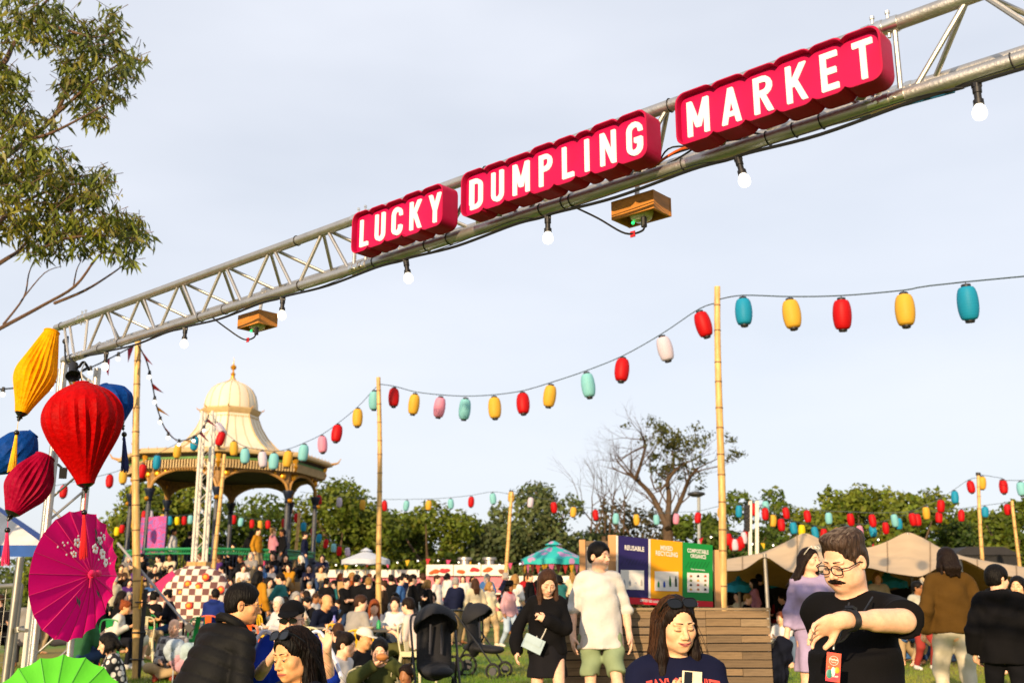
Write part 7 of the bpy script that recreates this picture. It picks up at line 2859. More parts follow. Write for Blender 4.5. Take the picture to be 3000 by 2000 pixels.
# ------------------------------------------------------------------ furniture
def make_chair(name, c):
    m_ = mat('chair_' + name, c, .4, var=.08, spec=.4)
    t = thing(name + '_metal_chair', '', 'chair')
    m = MB()
    m.box((0, 0, .45), (.36, .36, .025))
    for a in (-1, 1):
        m.box((0, a * .17, .42), (.36, .015, .05))
        m.box((a * .17, 0, .42), (.015, .32, .05))
    m.build('seat', m_, t)
    for x in (-1, 1):
        for y in (-1, 1):
            MB().tube([(x * .16, y * .16, .44), (x * .21, y * .21, 0)], [.026, .016], 6).build('leg', m_, t)
    MB().tube(smooth_path([(-.17, .17, .44), (-.185, .21, .65), (-.16, .235, .8), (-.08, .25, .845), (.08, .25, .845), (.16, .235, .8), (.185, .21, .65), (.17, .17, .44)], 4), .013, 6).build('back_frame', m_, t)
    m = MB()
    m.add([(-.055, .172, .46), (.055, .172, .46), (.065, .245, .84), (-.065, .245, .84), (-.055, .18, .46), (.055, .18, .46), (.065, .253, .84), (-.065, .253, .84)], [(0, 1, 2, 3), (7, 6, 5, 4), (0, 3, 7, 4), (1, 5, 6, 2)])
    m.build('back_splat', m_, t)
    return t


CHAIRS = {k: make_chair(k, c) for k, c in (('green', '#0c7a3a'), ('orange', '#d9531a'), ('yellow', '#d8a81c'), ('cream', '#c9bf9a'))}
CUSED = {}


def chair(px, Y, yaw, col, label):
    src = CHAIRS[col]
    t = src if col not in CUSED else copy_tree(src)
    CUSED[col] = 1
    p = at_px(px, Y)
    t.location = p.tolist()
    t.rotation_euler = (0, 0, R(yaw))
    tag(t, label, 'chair', 'metal cafe chairs on the lawn')


for a in ((350, 18.6, 170, 'green', 'green metal chair with its back to us at the left'), (268, 18.4, 120, 'orange', 'orange metal chair under the woman in the white top'), (430, 20.5, 200, 'cream', 'cream metal chair with black numeral left of the strap'),
          (472, 22.5, 150, 'green', 'green metal chair under the woman in black and jeans'), (500, 24.5, 30, 'green', 'green metal chair behind the woman in black'), (626, 21.8, 178, 'orange', 'orange metal chair under the person in the blue jacket'),
          (768, 15.4, 150, 'orange', 'orange metal chair behind the man in the quilted jacket'), (905, 14.2, 186, 'cream', 'empty cream metal chair between the capped man and the navy jumper'), (1022, 15.6, 140, 'yellow', 'yellow metal chair of the man in grey'),
          (1045, 13.2, 200, 'yellow', 'yellow metal chair standing lower behind the white cap'), (1225, 15.6, 60, 'cream', 'pale metal chair under the man in the pale T-shirt'), (748, 24.5, 200, 'green', 'green metal chair beside the mustard jacket'),
          (560, 20.2, 240, 'green', 'green metal chair right of the grey strap end'), (795, 22.5, 120, 'yellow', 'yellow metal chair beside the white haired women')):
    chair(*a)


def table(px, Y, label, c='#2a2724', h=.74, w_=.7):
    p = at_px(px, Y)
    t = thing('cafe_table', label, 'table', p, group='small tables on the lawn')
    MB().box(p + A3(0, 0, h), (w_, w_, .03)).build('table_top', mat('table_' + c, c, .5), t)
    MB().tube([p + A3(0, 0, h), p], .025, 6).build('post', BLACKP, t)
    for k in range(4):
        a = k * math.pi / 2 + .7
        MB().tube([p + A3(0, 0, .05), p + A3(.25 * math.cos(a), .25 * math.sin(a), .015)], .018, 5).build('foot', BLACKP, t)
    return p


tp = table(1130, 16.3, 'dark table between the four friends in the middle', w_=.85)
table(545, 22.6, 'dark table in front of the person in the blue jacket')
table(790, 15.6, 'pale edged table right of the quilted jacket', '#7d6f62')
table(975, 17.5, 'grey table with bottles by the man in navy', '#6d6a68')
table(880, 26., 'dark table near the thin pole, left side')
table(1340, 28., 'tall dark table right of the thin pole', h=1.0)
for (dx, dy, c, hh, lab) in ((-.1, .05, '#1f8f52', .13, 'small green bottle on the table of the four friends'), (.15, -.1, '#d9d2c4', .04, 'flat white food tray on the table of the four friends'), (-.25, -.2, '#c9b896', .04, 'tan food tray at the left of the dark table')):
    o = MB().lathe([(0, 0), (.035 if hh > .1 else .11, 0), (.035 if hh > .1 else .13, hh * .7), (.012 if hh > .1 else .13, hh), (0, hh)], tp + A3(dx, dy, .757), 12).build('bottle' if hh > .1 else 'food_tray', mat('tableware_' + c, c, .4))
    tag(o, lab, 'bottle' if hh > .1 else 'tray')
o = MB().lathe([(0, 0), (.035, 0), (.035, .1), (.015, .15), (.015, .18), (0, .18)], at_px(982, 17.4) + A3(0, 0, .757), 10).build('bottle', mat('tableware_lilac', '#7a78c8', .3))
tag(o, 'lilac drink bottle in front of the man in navy', 'bottle')


def stroller(label, px, Y, yaw, k=1., c='#15151a'):
    t = thing('stroller', label, 'stroller', at_px(px, Y), R(yaw), 'strollers')
    ORG[t.name] = A3(0, 0, 0)
    fb = mat('stroller_fabric', c, .8, var=.15, bump=.15)
    g = Sdf((-.4, -.5, .2), (.4, .5, 1.25), .015)
    g.cap(A3(0, .08, .5), A3(0, .16, .95), .2, .2, .05, sq=(A3(0, 1, 0), 2.4))
    g.cap(A3(0, .1, .45), A3(0, -.25, .42), .17, .17, .06, sq=(A3(0, 0, 1), 2.6))
    put('seat_shell', g.mesh(), fb, t)
    g = Sdf((-.4, -.5, .7), (.4, .5, 1.3), .014)
    g.ell((0, .02, .9), (.25, .27, .24), None, .03)
    g.ell((0, -.04, .85), (.21, .3, .21), None, .02, 'cut')
    g.plane(A3(0, 0, .88), A3(0, -.55, -1))
    put('canopy', g.mesh(), fb, t)
    for x in (-1, 1):
        MB().tube(smooth_path([(x * .24, -.32, .2), (x * .25, .02, .62), (x * .25, .3, .95), (x * .2, .42, 1.02)], 3), .014, 6).build('side_frame', BLACKP, t)
        MB().tube([(x * .25, .02, .6), (x * .27, .3, .17)], .014, 6).build('rear_strut', BLACKP, t)
        for y, r in ((-.34, .11), (.32, .16)):
            w_ = MB().tube([(x * .27 + r * 0, y + r * math.cos(a), r + r * math.sin(a)) for a in np.linspace(0, 6.28, 18, endpoint=False)], .02, 6, closed=True).build('wheel', mat('tyre', '#18181a', .8), t)
            MB().tube([(x * .25, y, r), (x * .29, y, r)], r * .55, 10).build('hub', mat('hub_grey', '#3b3b40', .5), w_)
    MB().tube([(-.2, .42, 1.02), (.2, .42, 1.02)], .017, 8).build('handle', BLACKP, t)
    for x in (-.06, .06):
        MB().tube([(x, -.03, .92), (x * 1.1, -.04, .6)], .014, 5).build('harness', mat('harness', '#2e2e36', .7), t)
    for o in t.children:
        o.scale = (k, k, k)
    return t


stroller('large black stroller with hood in front of the table group', 1278, 12.2, 12, 1.02)
stroller('smaller dark stroller parked behind the large black one', 1405, 17., 70, 1., '#1e1c1b')
# checked cloth dome with flowers
CK = mat('checked_cloth', '#d9cbb8', .8, var=.06)
N, Lk, b = nodes_of(CK)
ck = N.new('ShaderNodeTexChecker')
ck.inputs['Color1'].default_value = (*lin('#d9cbb8'), 1)
ck.inputs['Color2'].default_value = (*lin('#6b4540'), 1)
ck.inputs['Scale'].default_value = 1
mpn = N.new('ShaderNodeMapping')
mpn.inputs['Scale'].default_value = (6.4, 0, 6.4)
mpn.inputs['Location'].default_value = (0, .5, 0)
Lk.new([q for q in N if q.type == 'TEX_COORD'][0].outputs['Object'], mpn.inputs[0])
Lk.new(mpn.outputs[0], ck.inputs[0])
Lk.new(ck.outputs[0], b.inputs['Base Color'])
cb = at_px(572, 26.)
t = thing('checked_cloth_tent', 'brown and white checked cloth tent with orange flowers', 'tent', cb)
zt = W(572, 1657, 26.)[2] - cb[2]
m = MB()
m.lathe([(1.0, .25), (.98, zt * .5), (.86, zt * .75), (.6, zt * .93), (.25, zt), (0, zt)], cb, 28, np.diag([1, .6, 1]))
m.build('cloth', CK, t)
m = MB()
m.lathe([(.6, .2), (.58, zt * .5), (.4, zt * .62), (0, zt * .7)], cb + A3(-.95, -.1, 0), 20, np.diag([1, .6, 1]))
m.build('side_lobe', CK, t)
for (px, py) in ((500, 1745), (548, 1735), (575, 1772), (597, 1718), (568, 1710), (618, 1690), (658, 1726), (472, 1752)):
    q = W(px, py, 26.)
    dx = (q[0] - cb[0]) / 1.0
    yy = 26. - .6 * math.sqrt(max(.05, 1 - min(1, dx * dx))) * (.98 if q[2] - cb[2] < zt * .6 else .8) - .02
    MB().ball((q[0], yy, q[2]), (.095, .02, .095), 10, 5).build('flower', mat('flower_red', '#c43a2e', .7), t)
    MB().ball((q[0], yy - .02, q[2]), (.055, .02, .055), 8, 5).build('flower_centre', mat('flower_gold', '#e0952a', .7), t)
MB().box(cb + A3(-.62, -.3, zt * .8), (.5, .04, .3), eul(0, 0, -38)).build('pink_flap', mat('pink_flap', '#c0105a', .7), t)
# printed pink banner on the bandstand
BN_ = mat('pink_banner', '#c4407a', .8, col2='#7a5fa8', vscale=13)
nodes_of(BN_)[0]['Noise Texture'].inputs['Detail'].default_value = 0
p0, p1 = W(414, 1515, 37.2), W(487, 1510, 37.)
V = []
for i in range(13):
    u = i / 12
    q = p0 * (1 - u) + p1 * u
    V += [q + A3(0, .05 * math.sin(u * 14), 0), q + A3(.0, .05 * math.sin(u * 14) + .02, -1.35)]
o = MB().add(V, [(2 * i, 2 * i + 2, 2 * i + 3, 2 * i + 1) for i in range(12)]).build('printed_banner', BN_)
tag(o, 'pink and blue patterned banner hung between left bandstand columns', 'banner')
# ------------------------------------------------------------------ figures in the middle distance
def auto_stand(px, top, Y, **kw):
    loc = at_px(px, Y)
    H = W(px, top, Y)[2] - loc[2]
    return loc, Fig(H=H, **kw)


TROU = cloth('#1a1b22')
loc, S = auto_stand(1757, 1590, 9.6, lean=-1, head=(38, 2, 0), feet=(A3(.1, -.12, .08), A3(-.09, .15, .09)), shw=.95, bulk=.93, hscale=.98)
t12 = person('dark haired man in white T-shirt and sage green shorts walking', loc, 6, S, dict(front=.078, hth=.02, rosy=.6), 'pale', 'black', 'short', (cloth('#c2bdb8', bump=.3), dict(off=.022, sleeve=1.08, hem=-.15, neck=.068, wr=.006, loose=.012, flare=.02), 'tshirt'),
             (cloth('#7d8c6c'), dict(off=.018, upto=.78, wr=.011), 'shorts'), cloth('#d5d0c8'), .013, True, eyes=(.0, .0), hres=.008)
loc, S = auto_stand(1602, 1668, 9.2, fem=True, lean=3, head=(6, 26, 3), hands=(A3(-.02, -.2, 1.06), A3(-.27, -.12, .8)), elbows=(A3(.8, .3, -.5), A3(-.8, .4, -.4)), feet=(A3(.08, -.16, .08), A3(-.08, .12, .08)), hscale=.98, curl=(.95, .5), hdir=((A3(-.8, -.15, .35), A3(-.1, .9, -.3)), None))
t11 = person('woman in black blouse and short black skirt walking with a small bag', loc, 2, S, dict(front=.092, rosy=.6, hl=1.05), 'pale', 'brown', 'long', (BLK, dict(off=.02, sleeve=1.95, hem=-.04, neck=.085, wr=.006, cuff=.014, loose=.006), 'blouse'),
             None, cloth('#d5d0c8'), .013, True, skirt=(BLK2, dict(z0=.1, z1=-.26, r0=.15, r1=.2, rip=(.006, 6)), 'skirt'), hres=.007)
bag = local(loc, 2, W(1562, 1885, 9.0))
m = MB()
m.box(bag, (.17, .05, .12), eul(10, 0, 25))
m.box(bag + A3(0, -.028, .03), (.15, .008, .06), eul(10, 0, 25))
o = m.build('handbag', mat('pale_blue_bag', '#a9bcc4', .4), t11)
MB().tube(smooth_path([S.sh[0] + A3(-.03, -.03, .07), S.P(.02, -.15, .3), S.P(-.08, -.15, .1), bag + A3(.03, 0, .06)], 4), .006, 5).build('bag_strap', mat('bag_strap', '#b9b4ab', .5), t11)
loc, S = auto_stand(2378, 1604, 10., fem=True, head=(48, -2, 0), hands=(None, A3(-.28, -.1, .78)), feet=(A3(.09, -.12, .08), A3(-.08, .14, .08)), hscale=.98)
LIL = cloth('#9a8bab', bump=.3)
t6 = person('woman in lilac wrap dress with white sunglasses on her hair', loc, -12, S, dict(front=.092, rosy=.7, wside=-1), 'fair', 'dark', 'wind', (LIL, dict(off=.02, sleeve=1.6, hem=.02, neck=.088, wr=.006, loose=.01), 'dress_top'),
            None, cloth('#8a6a4a'), .013, True, eyes=(.0, 0), skirt=(LIL, dict(z0=.16, z1=-.36, r0=.13, r1=.2, rip=(.01, 8)), 'dress_skirt'), hres=.008)
glasses(S, t6, 'sunglasses', y=-.085, up=.125, w_=.026, h_=.02, frame='#d5cfc0', r=.004, pitch=-40)
MB().tube(smooth_path([S.neck + A3(.07, 0, .02), S.P(.05, -.13, .3), S.P(.06, -.15, .12), S.P(-.05, -.13, .3), S.neck + A3(-.07, 0, .02)], 4), .006, 5).build('lanyard', CABLE, t6)
o = t6
g = Sdf((-.5, -.4, .1), (.2, .3, 1.0), .016)
h = S.wr[1]
g.cap(h + A3(-.02, -.02, -.05), h + A3(-.08, 0, -.36), .08, .05, .04, rip=(.03, 5))
g.cap(h + A3(-.08, .02, -.08), h + A3(-.18, 0, -.36), .06, .07, .04, rip=(.02, 4))
g.wrinkle(.016, 34)
tag(put('folded_jacket', g.mesh(), cloth('#10131f'), t6))
loc, S = auto_stand(2783, 1606, 10.9, head=(8, 0, 0), feet=(A3(.1, -.1, .08), A3(-.1, .14, .08)), bulk=1.02, shw=1.08)
person('person with dark bob in brown jacket and off-white trousers, from behind', loc, 176, S, dict(hth=.016, hl=.55), 'fair', 'dark', 'long', (cloth('#4b3514', .95, .3), dict(off=.03, sleeve=2., hem=-.06, neck=.06, wr=.006, loose=.018), 'jacket'),
       (cloth('#c2b9a6'), dict(off=.022, wr=.006)), cloth('#cfcac0'), .015, hres=.009)
loc, S = auto_stand(2925, 1660, 9.2, head=(-48, 4, 0), feet=(A3(.1, -.1, .08), A3(-.1, .1, .08)), shw=1.02)
tp8 = person('person in black hooded top with pink streaked black hair', loc, 158, S, dict(hth=.016, front=.085), 'fair', 'black', 'short', (BLK, dict(off=.035, sleeve=2., hem=-.14, neck=.058, wr=.006, hood=True, loose=.02), 'hooded_top'), (cloth('#131318'), dict(off=.018, wr=.006)), cloth('#222226'), .015, hres=.009)
MB().tube(smooth_path([S.H2(x, y, z) for x, y, z in ((.05, -.05, .13), (.082, -.06, .09), (.095, -.05, .03), (.097, -.04, -.02))], 4), .012, 5).build('pink_streak', mat('hair_pink', '#5e1d3a', .5, var=.3), tp8)
loc, S = auto_stand(2985, 1690, 11.6, fem=True, head=(-20, 0, 0))
person('dark haired woman half hidden at the right edge', loc, -20, S, dict(front=.09), 'olive', 'black', 'long', (cloth('#4a423c'), dict(off=.02, hem=-.1)), (TROU, {}), None, .015, True, eyes=(0, 0), hres=.009)
loc, S = auto_stand(2690, 1704, 18.4, head=(28, 0, 0), hands=(A3(.12, -.22, 1.28), None), feet=(A3(.14, -.05, .08), A3(-.1, .08, .08)))
t10 = person('man in dark glasses, grey sweatshirt and brick red trousers', loc, 18, S, dict(front=.085, stubble=.6), 'brown', 'black', 'short', (cloth('#a19f92'), dict(off=.03, hem=-.06, wr=.006, loose=.012), 'sweatshirt'), (cloth('#8a332d'), dict(off=.022)), cloth('#d2cec8'), .018, hres=.012)
glasses(S, t10, 'sunglasses', lens=SHL, r=.004)
V, fs = text_mesh('PHILLY', .07, bold=.02)
MB().add([S.P(v[0], -.168, .33 + v[1]) for v in V], fs).build('sweatshirt_lettering', BLK, t10, smooth=False)
loc, S = auto_stand(1434, 1704, 26.5, fem=True, head=(40, 0, 0), hands=(A3(.2, -.2, .95), None), feet=(A3(.08, -.2, .08), A3(-.08, .2, .1)))
t13 = person('woman in cream top and tan trousers carrying a cream bag', loc, 40, S, dict(front=.09), 'fair', 'blond', 'bob', (cloth('#cfc5a8'), dict(off=.022, hem=-.12, loose=.012)), (cloth('#b89f78'), dict(off=.026)), cloth('#c9b8a0'), .02)
MB().box(S.P(.24, -.06, -.12), (.08, .3, .22), eul(0, 0, 6)).build('shoulder_bag', cloth('#c2b690'), t13)
loc, S = auto_stand(1492, 1706, 26., fem=True, head=(10, 6, 0), feet=(A3(.08, -.2, .08), A3(-.08, .2, .1)))
t14 = person('person in black hat, pink jacket and pale jeans with red scarf', loc, 45, S, dict(front=.07), 'brown', 'black', 'bob', (cloth('#b98f96'), dict(off=.024, hem=-.12, loose=.01)), (cloth('#9fb0c4'), dict(off=.02)), cloth('#c9c2b8'), .02)
MB().lathe([(.2, .07), (.19, .085), (.1, .09), (.095, .16), (.05, .18), (0, .18)], S.hc, 18).build('hat', BLK, t14)
MB().lathe([(.09, .03), (.1, -.02), (.08, -.06)], S.neck, 12).build('scarf', cloth('#a3161f'), t14)


def seated(label, px, tpy, Y, yaw, ground=False, pose='table', f=None, head=(0, 8, 0), lean=10, fem=False, res=.018, dz=0, **kw):
    loc = at_px(px, Y)
    z_ = W(px, tpy, Y)[2] - loc[2]
    k = 1.0 if not fem else .95
    ph = z_ - .78 * k
    ph = max(.13 if ground else .42, min(ph, .3 if ground else .75))
    fk = {}
    if ground and pose == 'cross':
        fk = dict(feet=(A3(-.14, -.34, .08), A3(.14, -.3, .1)), knees=(A3(1, -.5, .35), A3(-1, -.5, .35)), hands=(A3(.1, -.3, ph + .16), A3(-.1, -.3, ph + .16)))
    elif ground:
        fk = dict(feet=(A3(.12, -.5, .08), A3(-.12, -.46, .08)), knees=(A3(.2, -.2, 1), A3(-.2, -.2, 1)), hands=(A3(.08, -.4, ph + .3), A3(-.08, -.38, ph + .28)))
    else:
        fk = dict(feet=(A3(.12, -.4, .08), A3(-.12, -.36, .08)), knees=(A3(.1, -1, .6), A3(-.1, -1, .6)), hands=(A3(.12, -.36, ph + .26), A3(-.14, -.34, ph + .24)))
    fk.update(kw.pop('fk', {}))
    S = Fig(H=1.7 * k, fem=fem, pelvis=A3(0, .0, ph), lean=lean, head=head, **fk)
    t = person(label, loc, yaw, S, f or {}, res=res, **kw)
    return t, S


SHOE = cloth('#c5c0b8')
CT = lambda c, **k: (cloth(c), dict(off=.022, loose=.008, **k), 'top')
JN = (cloth('#2a3c5c'), dict(off=.016))
TN = (cloth('#a08a68'), dict(off=.018))
t, S = seated('woman in olive striped jumper eating with both hands on the grass', 1115, 1893, 10.2, 14, True, 'knees', dict(front=.09, rosy=1), (-8, 8, 0), 6, True, .013, skin='fair', hair='black', style='bun', top=(cloth('#3f4424'), dict(off=.028, loose=.014, neck=.07), 'jumper'), bottom=(TROU, {}), shoes=SHOE, detail=True, eyes=(0, 0), hres=.008,
              fk=dict(hands=(A3(.05, -.26, .66), A3(-.07, -.27, .64)), elbows=(A3(.9, .0, -.6), A3(-.9, 0, -.6)), curl=((.8,) * 5, (.8,) * 5)))
for a_ in (0, 1):
    for u in (.35, .75):
        c = S.sh[a_] + (S.el[a_] - S.sh[a_]) * u
        rm = rot_to(S.el[a_] - S.sh[a_])
        MB().tube([c + rm @ A3(.082 * math.cos(q), .082 * math.sin(q), .01 * math.sin(3 * q)) for q in np.linspace(0, 6.28, 16, endpoint=False)], .006, 5, closed=True).build('cream_stripe', cloth('#b5ad92'), t)
MB().ball(S.wr[0] * .5 + S.wr[1] * .5 + A3(0, -.09, .06), (.06, .05, .035), 10, 6).build('burger', mat('bun_brown', '#9a6432', .6, var=.2), t)
seated('man in white T-shirt with dark slicked hair sitting on the grass', 975, 1856, 11.2, 70, True, 'cross', dict(front=.085, stubble=.9, rosy=1.4), (10, 10, 0), 16, res=.014, skin='fair', hair='dark', style='bun', top=(cloth('#cfc9c6'), dict(off=.022, sleeve=1., loose=.01), 'tshirt'), bottom=TN, shoes=SHOE, hres=.009, detail=True, eyes=None)
t, S = seated('man in white cap and black jacket sitting on the grass', 1040, 1868, 12.6, 60, True, 'cross', dict(stubble=.9), (10, 12, 0), 14, res=.016, skin='tan', hair='dark', style='cap', top=CT('#15171d'), bottom=TN, shoes=SHOE)
g = Sdf(S.hc - .25, S.hc + .25, .01)
g.ell(S.H2(0, .012, .052), A3(.09, .11, .088) * S.hs, S.Rh, .01)
g.plane(S.H2(0, 0, .045), S.Rh @ A3(0, 0, -1))
g.ell(S.H2(0, -.12, .05), A3(.07, .07, .008), S.Rh, .01)
put('cap', g.mesh(), cloth('#cdc6b8'), t)
PLD = mat('plaid_shirt', '#b5b0ae', .8, var=.1)
N, Lk, b = nodes_of(PLD)
tcn = [q for q in N if q.type == 'TEX_COORD'][0]
cks = []
for sc_, c1 in ((11, '#c9c4c0'), (15, '#6a6468')):
    ck = N.new('ShaderNodeTexChecker')
    ck.inputs['Scale'].default_value = sc_
    ck.inputs['Color1'].default_value = (*lin(c1), 1)
    ck.inputs['Color2'].default_value = (*lin('#3a363c'), 1)
    Lk.new(tcn.outputs['Object'], ck.inputs[0])
    cks.append(ck)
mx = N.new('ShaderNodeMix')
mx.data_type = 'RGBA'
Lk.new(cks[0].outputs[0], mx.inputs['A'])
Lk.new(cks[1].outputs[0], mx.inputs['B'])
Lk.new(mx.outputs['Result'], b.inputs['Base Color'])
t, S = seated('bald man in plaid shirt sitting cross legged on the grass', 519, 1822, 16.3, 4, True, 'cross', dict(stubble=.4, rosy=1.3), (0, 4, 0), 4, res=.015, skin='pale', hair='grey', style=None, top=(PLD, dict(off=.024, loose=.01), 'plaid_shirt'), bottom=TN, shoes=cloth('#8a3a26'), detail=True)
for i, (px, py, c, r) in enumerate(((512, 1905, '#b9c6d2', .15), (528, 1935, '#d3a3b0', .14), (556, 1918, '#b5c8cc', .16))):
    o = MB()
    cc = W(px, py, 15.8)
    for k in range(7):
        o.ball(cc + A3(math.cos(k) * r * .4, math.sin(k * 2) * r * .2, math.sin(k) * r * .45), r * .75, 10, 7)
    o.tube([cc, cc - A3(0, 0, .45)], .008, 5)
    tag(o.build('candy_floss', mat('floss_' + c, c, .9, var=.08, bump=.5, bscale=20, trans=.3)), ['pale blue candy floss held by the man in plaid', 'pink candy floss below the pale blue one', 'larger pale blue candy floss right of the plaid shirt'][i], 'candy floss', 'candy floss by the plaid shirt')
FLO = mat('floral_cloth', '#0f0e10', .8, var=.1)
N, Lk, b = nodes_of(FLO)
vo = N.new('ShaderNodeTexVoronoi')
vo.inputs['Scale'].default_value = 16
Lk.new([q for q in N if q.type == 'TEX_COORD'][0].outputs['Object'], vo.inputs['Vector'])
rp = N.new('ShaderNodeValToRGB')
rp.color_ramp.elements[0].position = .44
rp.color_ramp.elements[0].color = (.6, .56, .52, 1)
rp.color_ramp.elements[1].position = .5
rp.color_ramp.elements[1].color = (.01, .01, .012, 1)
Lk.new(vo.outputs['Distance'], rp.inputs[0])
Lk.new(rp.outputs[0], b.inputs['Base Color'])
seated('dark haired woman in black and white floral top at the bottom left', 372, 1900, 12.2, -68, True, 'knees', dict(front=.088), (0, 16, 0), 14, True, .014, skin='fair', hair='black', style='bob', top=(FLO, dict(off=.022, loose=.008), 'floral_top'), bottom=(TROU, {}), shoes=SHOE, detail=True, eyes=None, hres=.009)
seated('man in grey shirt on the yellow chair, seen from behind', 1035, 1738, 16.4, 140, pose='t', head=(-50, 8, 0), lean=14, skin='fair', hair='brown', style='short', top=CT('#8e8983'), bottom=TN, shoes=SHOE, f=dict(front=.085))
seated('ginger haired woman in white top at the dark table', 1096, 1752, 17.2, 12, head=(0, 14, 0), fem=True, skin='pale', hair='ginger', style='long', top=CT('#cdc4bc'), bottom=JN, shoes=SHOE, f=dict(front=.07))
seated('woman in pale blue white jumper at the dark table', 1162, 1745, 17.2, -6, head=(4, 0, 0), fem=True, skin='fair', hair='dark', style='bun', top=CT('#b8bfc4'), bottom=JN, shoes=SHOE, f=dict(front=.088))
seated('man in pale T-shirt and olive trousers leaning over the dark table', 1228, 1744, 15.9, -105, head=(-14, 10, 0), lean=16, skin='fair', hair='dark', style='short', top=(cloth('#c4b3ac'), dict(off=.022, sleeve=1., loose=.01), 'tshirt'), bottom=(cloth('#4b4a28'), dict(off=.02)), shoes=cloth('#a3713c'))
seated('small blond child held beside the pale T-shirt', 1198, 1790, 16.2, -30, head=(0, 5, 0), lean=4, fk=dict(hscale=.9), skin='pale', hair='blond', style='short', top=CT('#c9bfb4'), bottom=TN, shoes=SHOE)[0].scale = (.62, .62, .62)
seated('short haired boy in front of the yellow chair', 1003, 1826, 14.2, -150, True, 'cross', head=(0, 6, 0), skin='fair', hair='brown', style='short', top=CT('#1a1c22'), bottom=JN, shoes=SHOE, f=dict(hth=.005))
seated('bald older man in navy jumper leaning over a table', 925, 1732, 17.6, 62, head=(0, 12, 0), lean=22, skin='tan', hair='grey', style=None, top=CT('#0f1426'), bottom=TROU and (TROU, {}), shoes=SHOE)
seated('white haired person in striped top left of the capped man', 832, 1745, 17.2, -40, head=(20, 6, 0), fem=True, skin='pale', hair='white', style='short', top=CT('#b9b6b8'), bottom=JN, shoes=SHOE)
seated('grey haired woman with glasses behind the white haired person', 862, 1730, 19.5, 30, head=(10, 6, 0), fem=True, skin='pale', hair='grey', style='bob', top=CT('#c2b6a6'), bottom=JN, shoes=SHOE, f=dict(hl=.5))
seated('person in bright blue jacket on the orange chair, from behind', 626, 1722, 21.8, 176, head=(40, 6, 0), skin='brown', hair='black', style='short', top=CT('#1a2a66', hood=True), bottom=TN, shoes=SHOE)
seated('black haired woman in black top and jeans facing left', 512, 1724, 22.4, -78, head=(0, 10, 0), lean=14, fem=True, skin='fair', hair='black', style='bun', top=CT('#111118'), bottom=JN, shoes=SHOE)
seated('blond woman in white top leaning in on the orange chair', 325, 1748, 18.5, 105, head=(-10, 14, 0), lean=26, fem=True, skin='tan', hair='ginger', style='bun', top=CT('#c9c2b4'), bottom=(TROU, {}), shoes=SHOE)
seated('person in black T-shirt and pale shorts on the green chair', 378, 1760, 18.7, 165, head=(10, 8, 0), lean=12, skin='fair', hair='dark', style='short', top=(BLK, dict(off=.024, sleeve=1., loose=.012), 'tshirt'), bottom=(cloth('#c2bba8'), dict(off=.03, upto=.95), 'shorts'), shoes=SHOE)
seated('curly haired toddler at the bottom beside the black stroller', 1206, 1985, 9.9, -20, True, 'cross', skin='brown', hair='dark', style='fluffy', top=CT('#b8607a'), bottom=JN, shoes=SHOE)[0].scale = (.72, .72, .72)
seated('child in patterned clothes with green and blue sleeves behind the tower', 245, 1868, 15.2, 150, pose='t', skin='fair', hair='brown', style='short', top=CT('#2f5a3a'), bottom=JN, shoes=SHOE)
# ------------------------------------------------------------------ the crowd behind
ARC = {}


def archetype(key, S, sleeve, skirt=False):
    V, Q, c = S.body(.024, {})
    d = {'body': raw_mesh('body', V, Q, True, c)}
    d['top'] = raw_mesh('top', *g_top(S, .024, off=.024, sleeve=sleeve, hem=-.08, neck=.07, wr=.004, loose=.012))
    d['trousers'] = raw_mesh('trousers', *g_bottom(S, .024, off=.02))
    for st in ('short', 'long', 'bob', 'bun', 'fluffy'):
        d[st] = raw_mesh('hair', *g_hair(S, st, .015, dict(front=.085, hth=.012)))
    hat = MB()
    hat.lathe([(.15, .045), (.14, .06), (.1, .075), (.095, .14), (.06, .165), (0, .17)], S.hc, 14)
    d['hat'] = hat.mesh('hair')
    for me in d.values():
        me.materials.append(BLK)
    ARC[key] = d


for key, kw, sl in (('standing', dict(), 2.), ('standing arms folded', dict(hands=(A3(-.1, -.24, 1.13), A3(.1, -.22, 1.16)), elbows=(A3(1, .2, -.6), A3(-1, .2, -.6))), 1.),
                    ('standing hand raised', dict(hands=(A3(.08, -.3, 1.22), None), elbows=(A3(.7, .2, -1), None), head=(14, 10, 0)), 1.),
                    ('seated upright', dict(pelvis=A3(0, 0, .52), lean=6, head=(0, 6, 0), feet=(A3(.12, -.42, .08), A3(-.12, -.36, .08)), knees=(A3(.1, -1, .6), A3(-.1, -1, .6)), hands=(A3(.12, -.36, .78), A3(-.14, -.34, .76))), 2.),
                    ('seated leaning', dict(pelvis=A3(0, 0, .52), lean=26, side=6, head=(18, 18, 0), feet=(A3(.12, -.42, .08), A3(-.12, -.36, .08)), knees=(A3(.1, -1, .6), A3(-.1, -1, .6)), hands=(A3(.05, -.5, .8), A3(-.1, -.46, .82))), 1.),
                    ('seated low', dict(pelvis=A3(0, 0, .2), lean=10, head=(0, 4, 0), feet=(A3(.12, -.5, .08), A3(-.12, -.46, .08)), knees=(A3(.2, -.2, 1), A3(-.2, -.2, 1)), hands=(A3(.08, -.42, .5), A3(-.08, -.4, .48))), 2.)):
    archetype(key, Fig(H=1.7, **kw), sl)
TOPS = [('black', '#0f0f12', 17), ('white', '#cbc6c0', 6), ('navy', '#151a33', 4), ('grey', '#7d7a78', 3), ('mustard', '#a8741c', 1), ('cream', '#bfb296', 3), ('red', '#9a1c22', 2), ('pink', '#b87a86', 1), ('olive', '#484a28', 2), ('blue', '#3a5f92', 2), ('rust', '#9c4a20', 1), ('teal', '#2c6a68', 1), ('brown', '#4b3728', 2), ('purple', '#4a2a66', 1)]
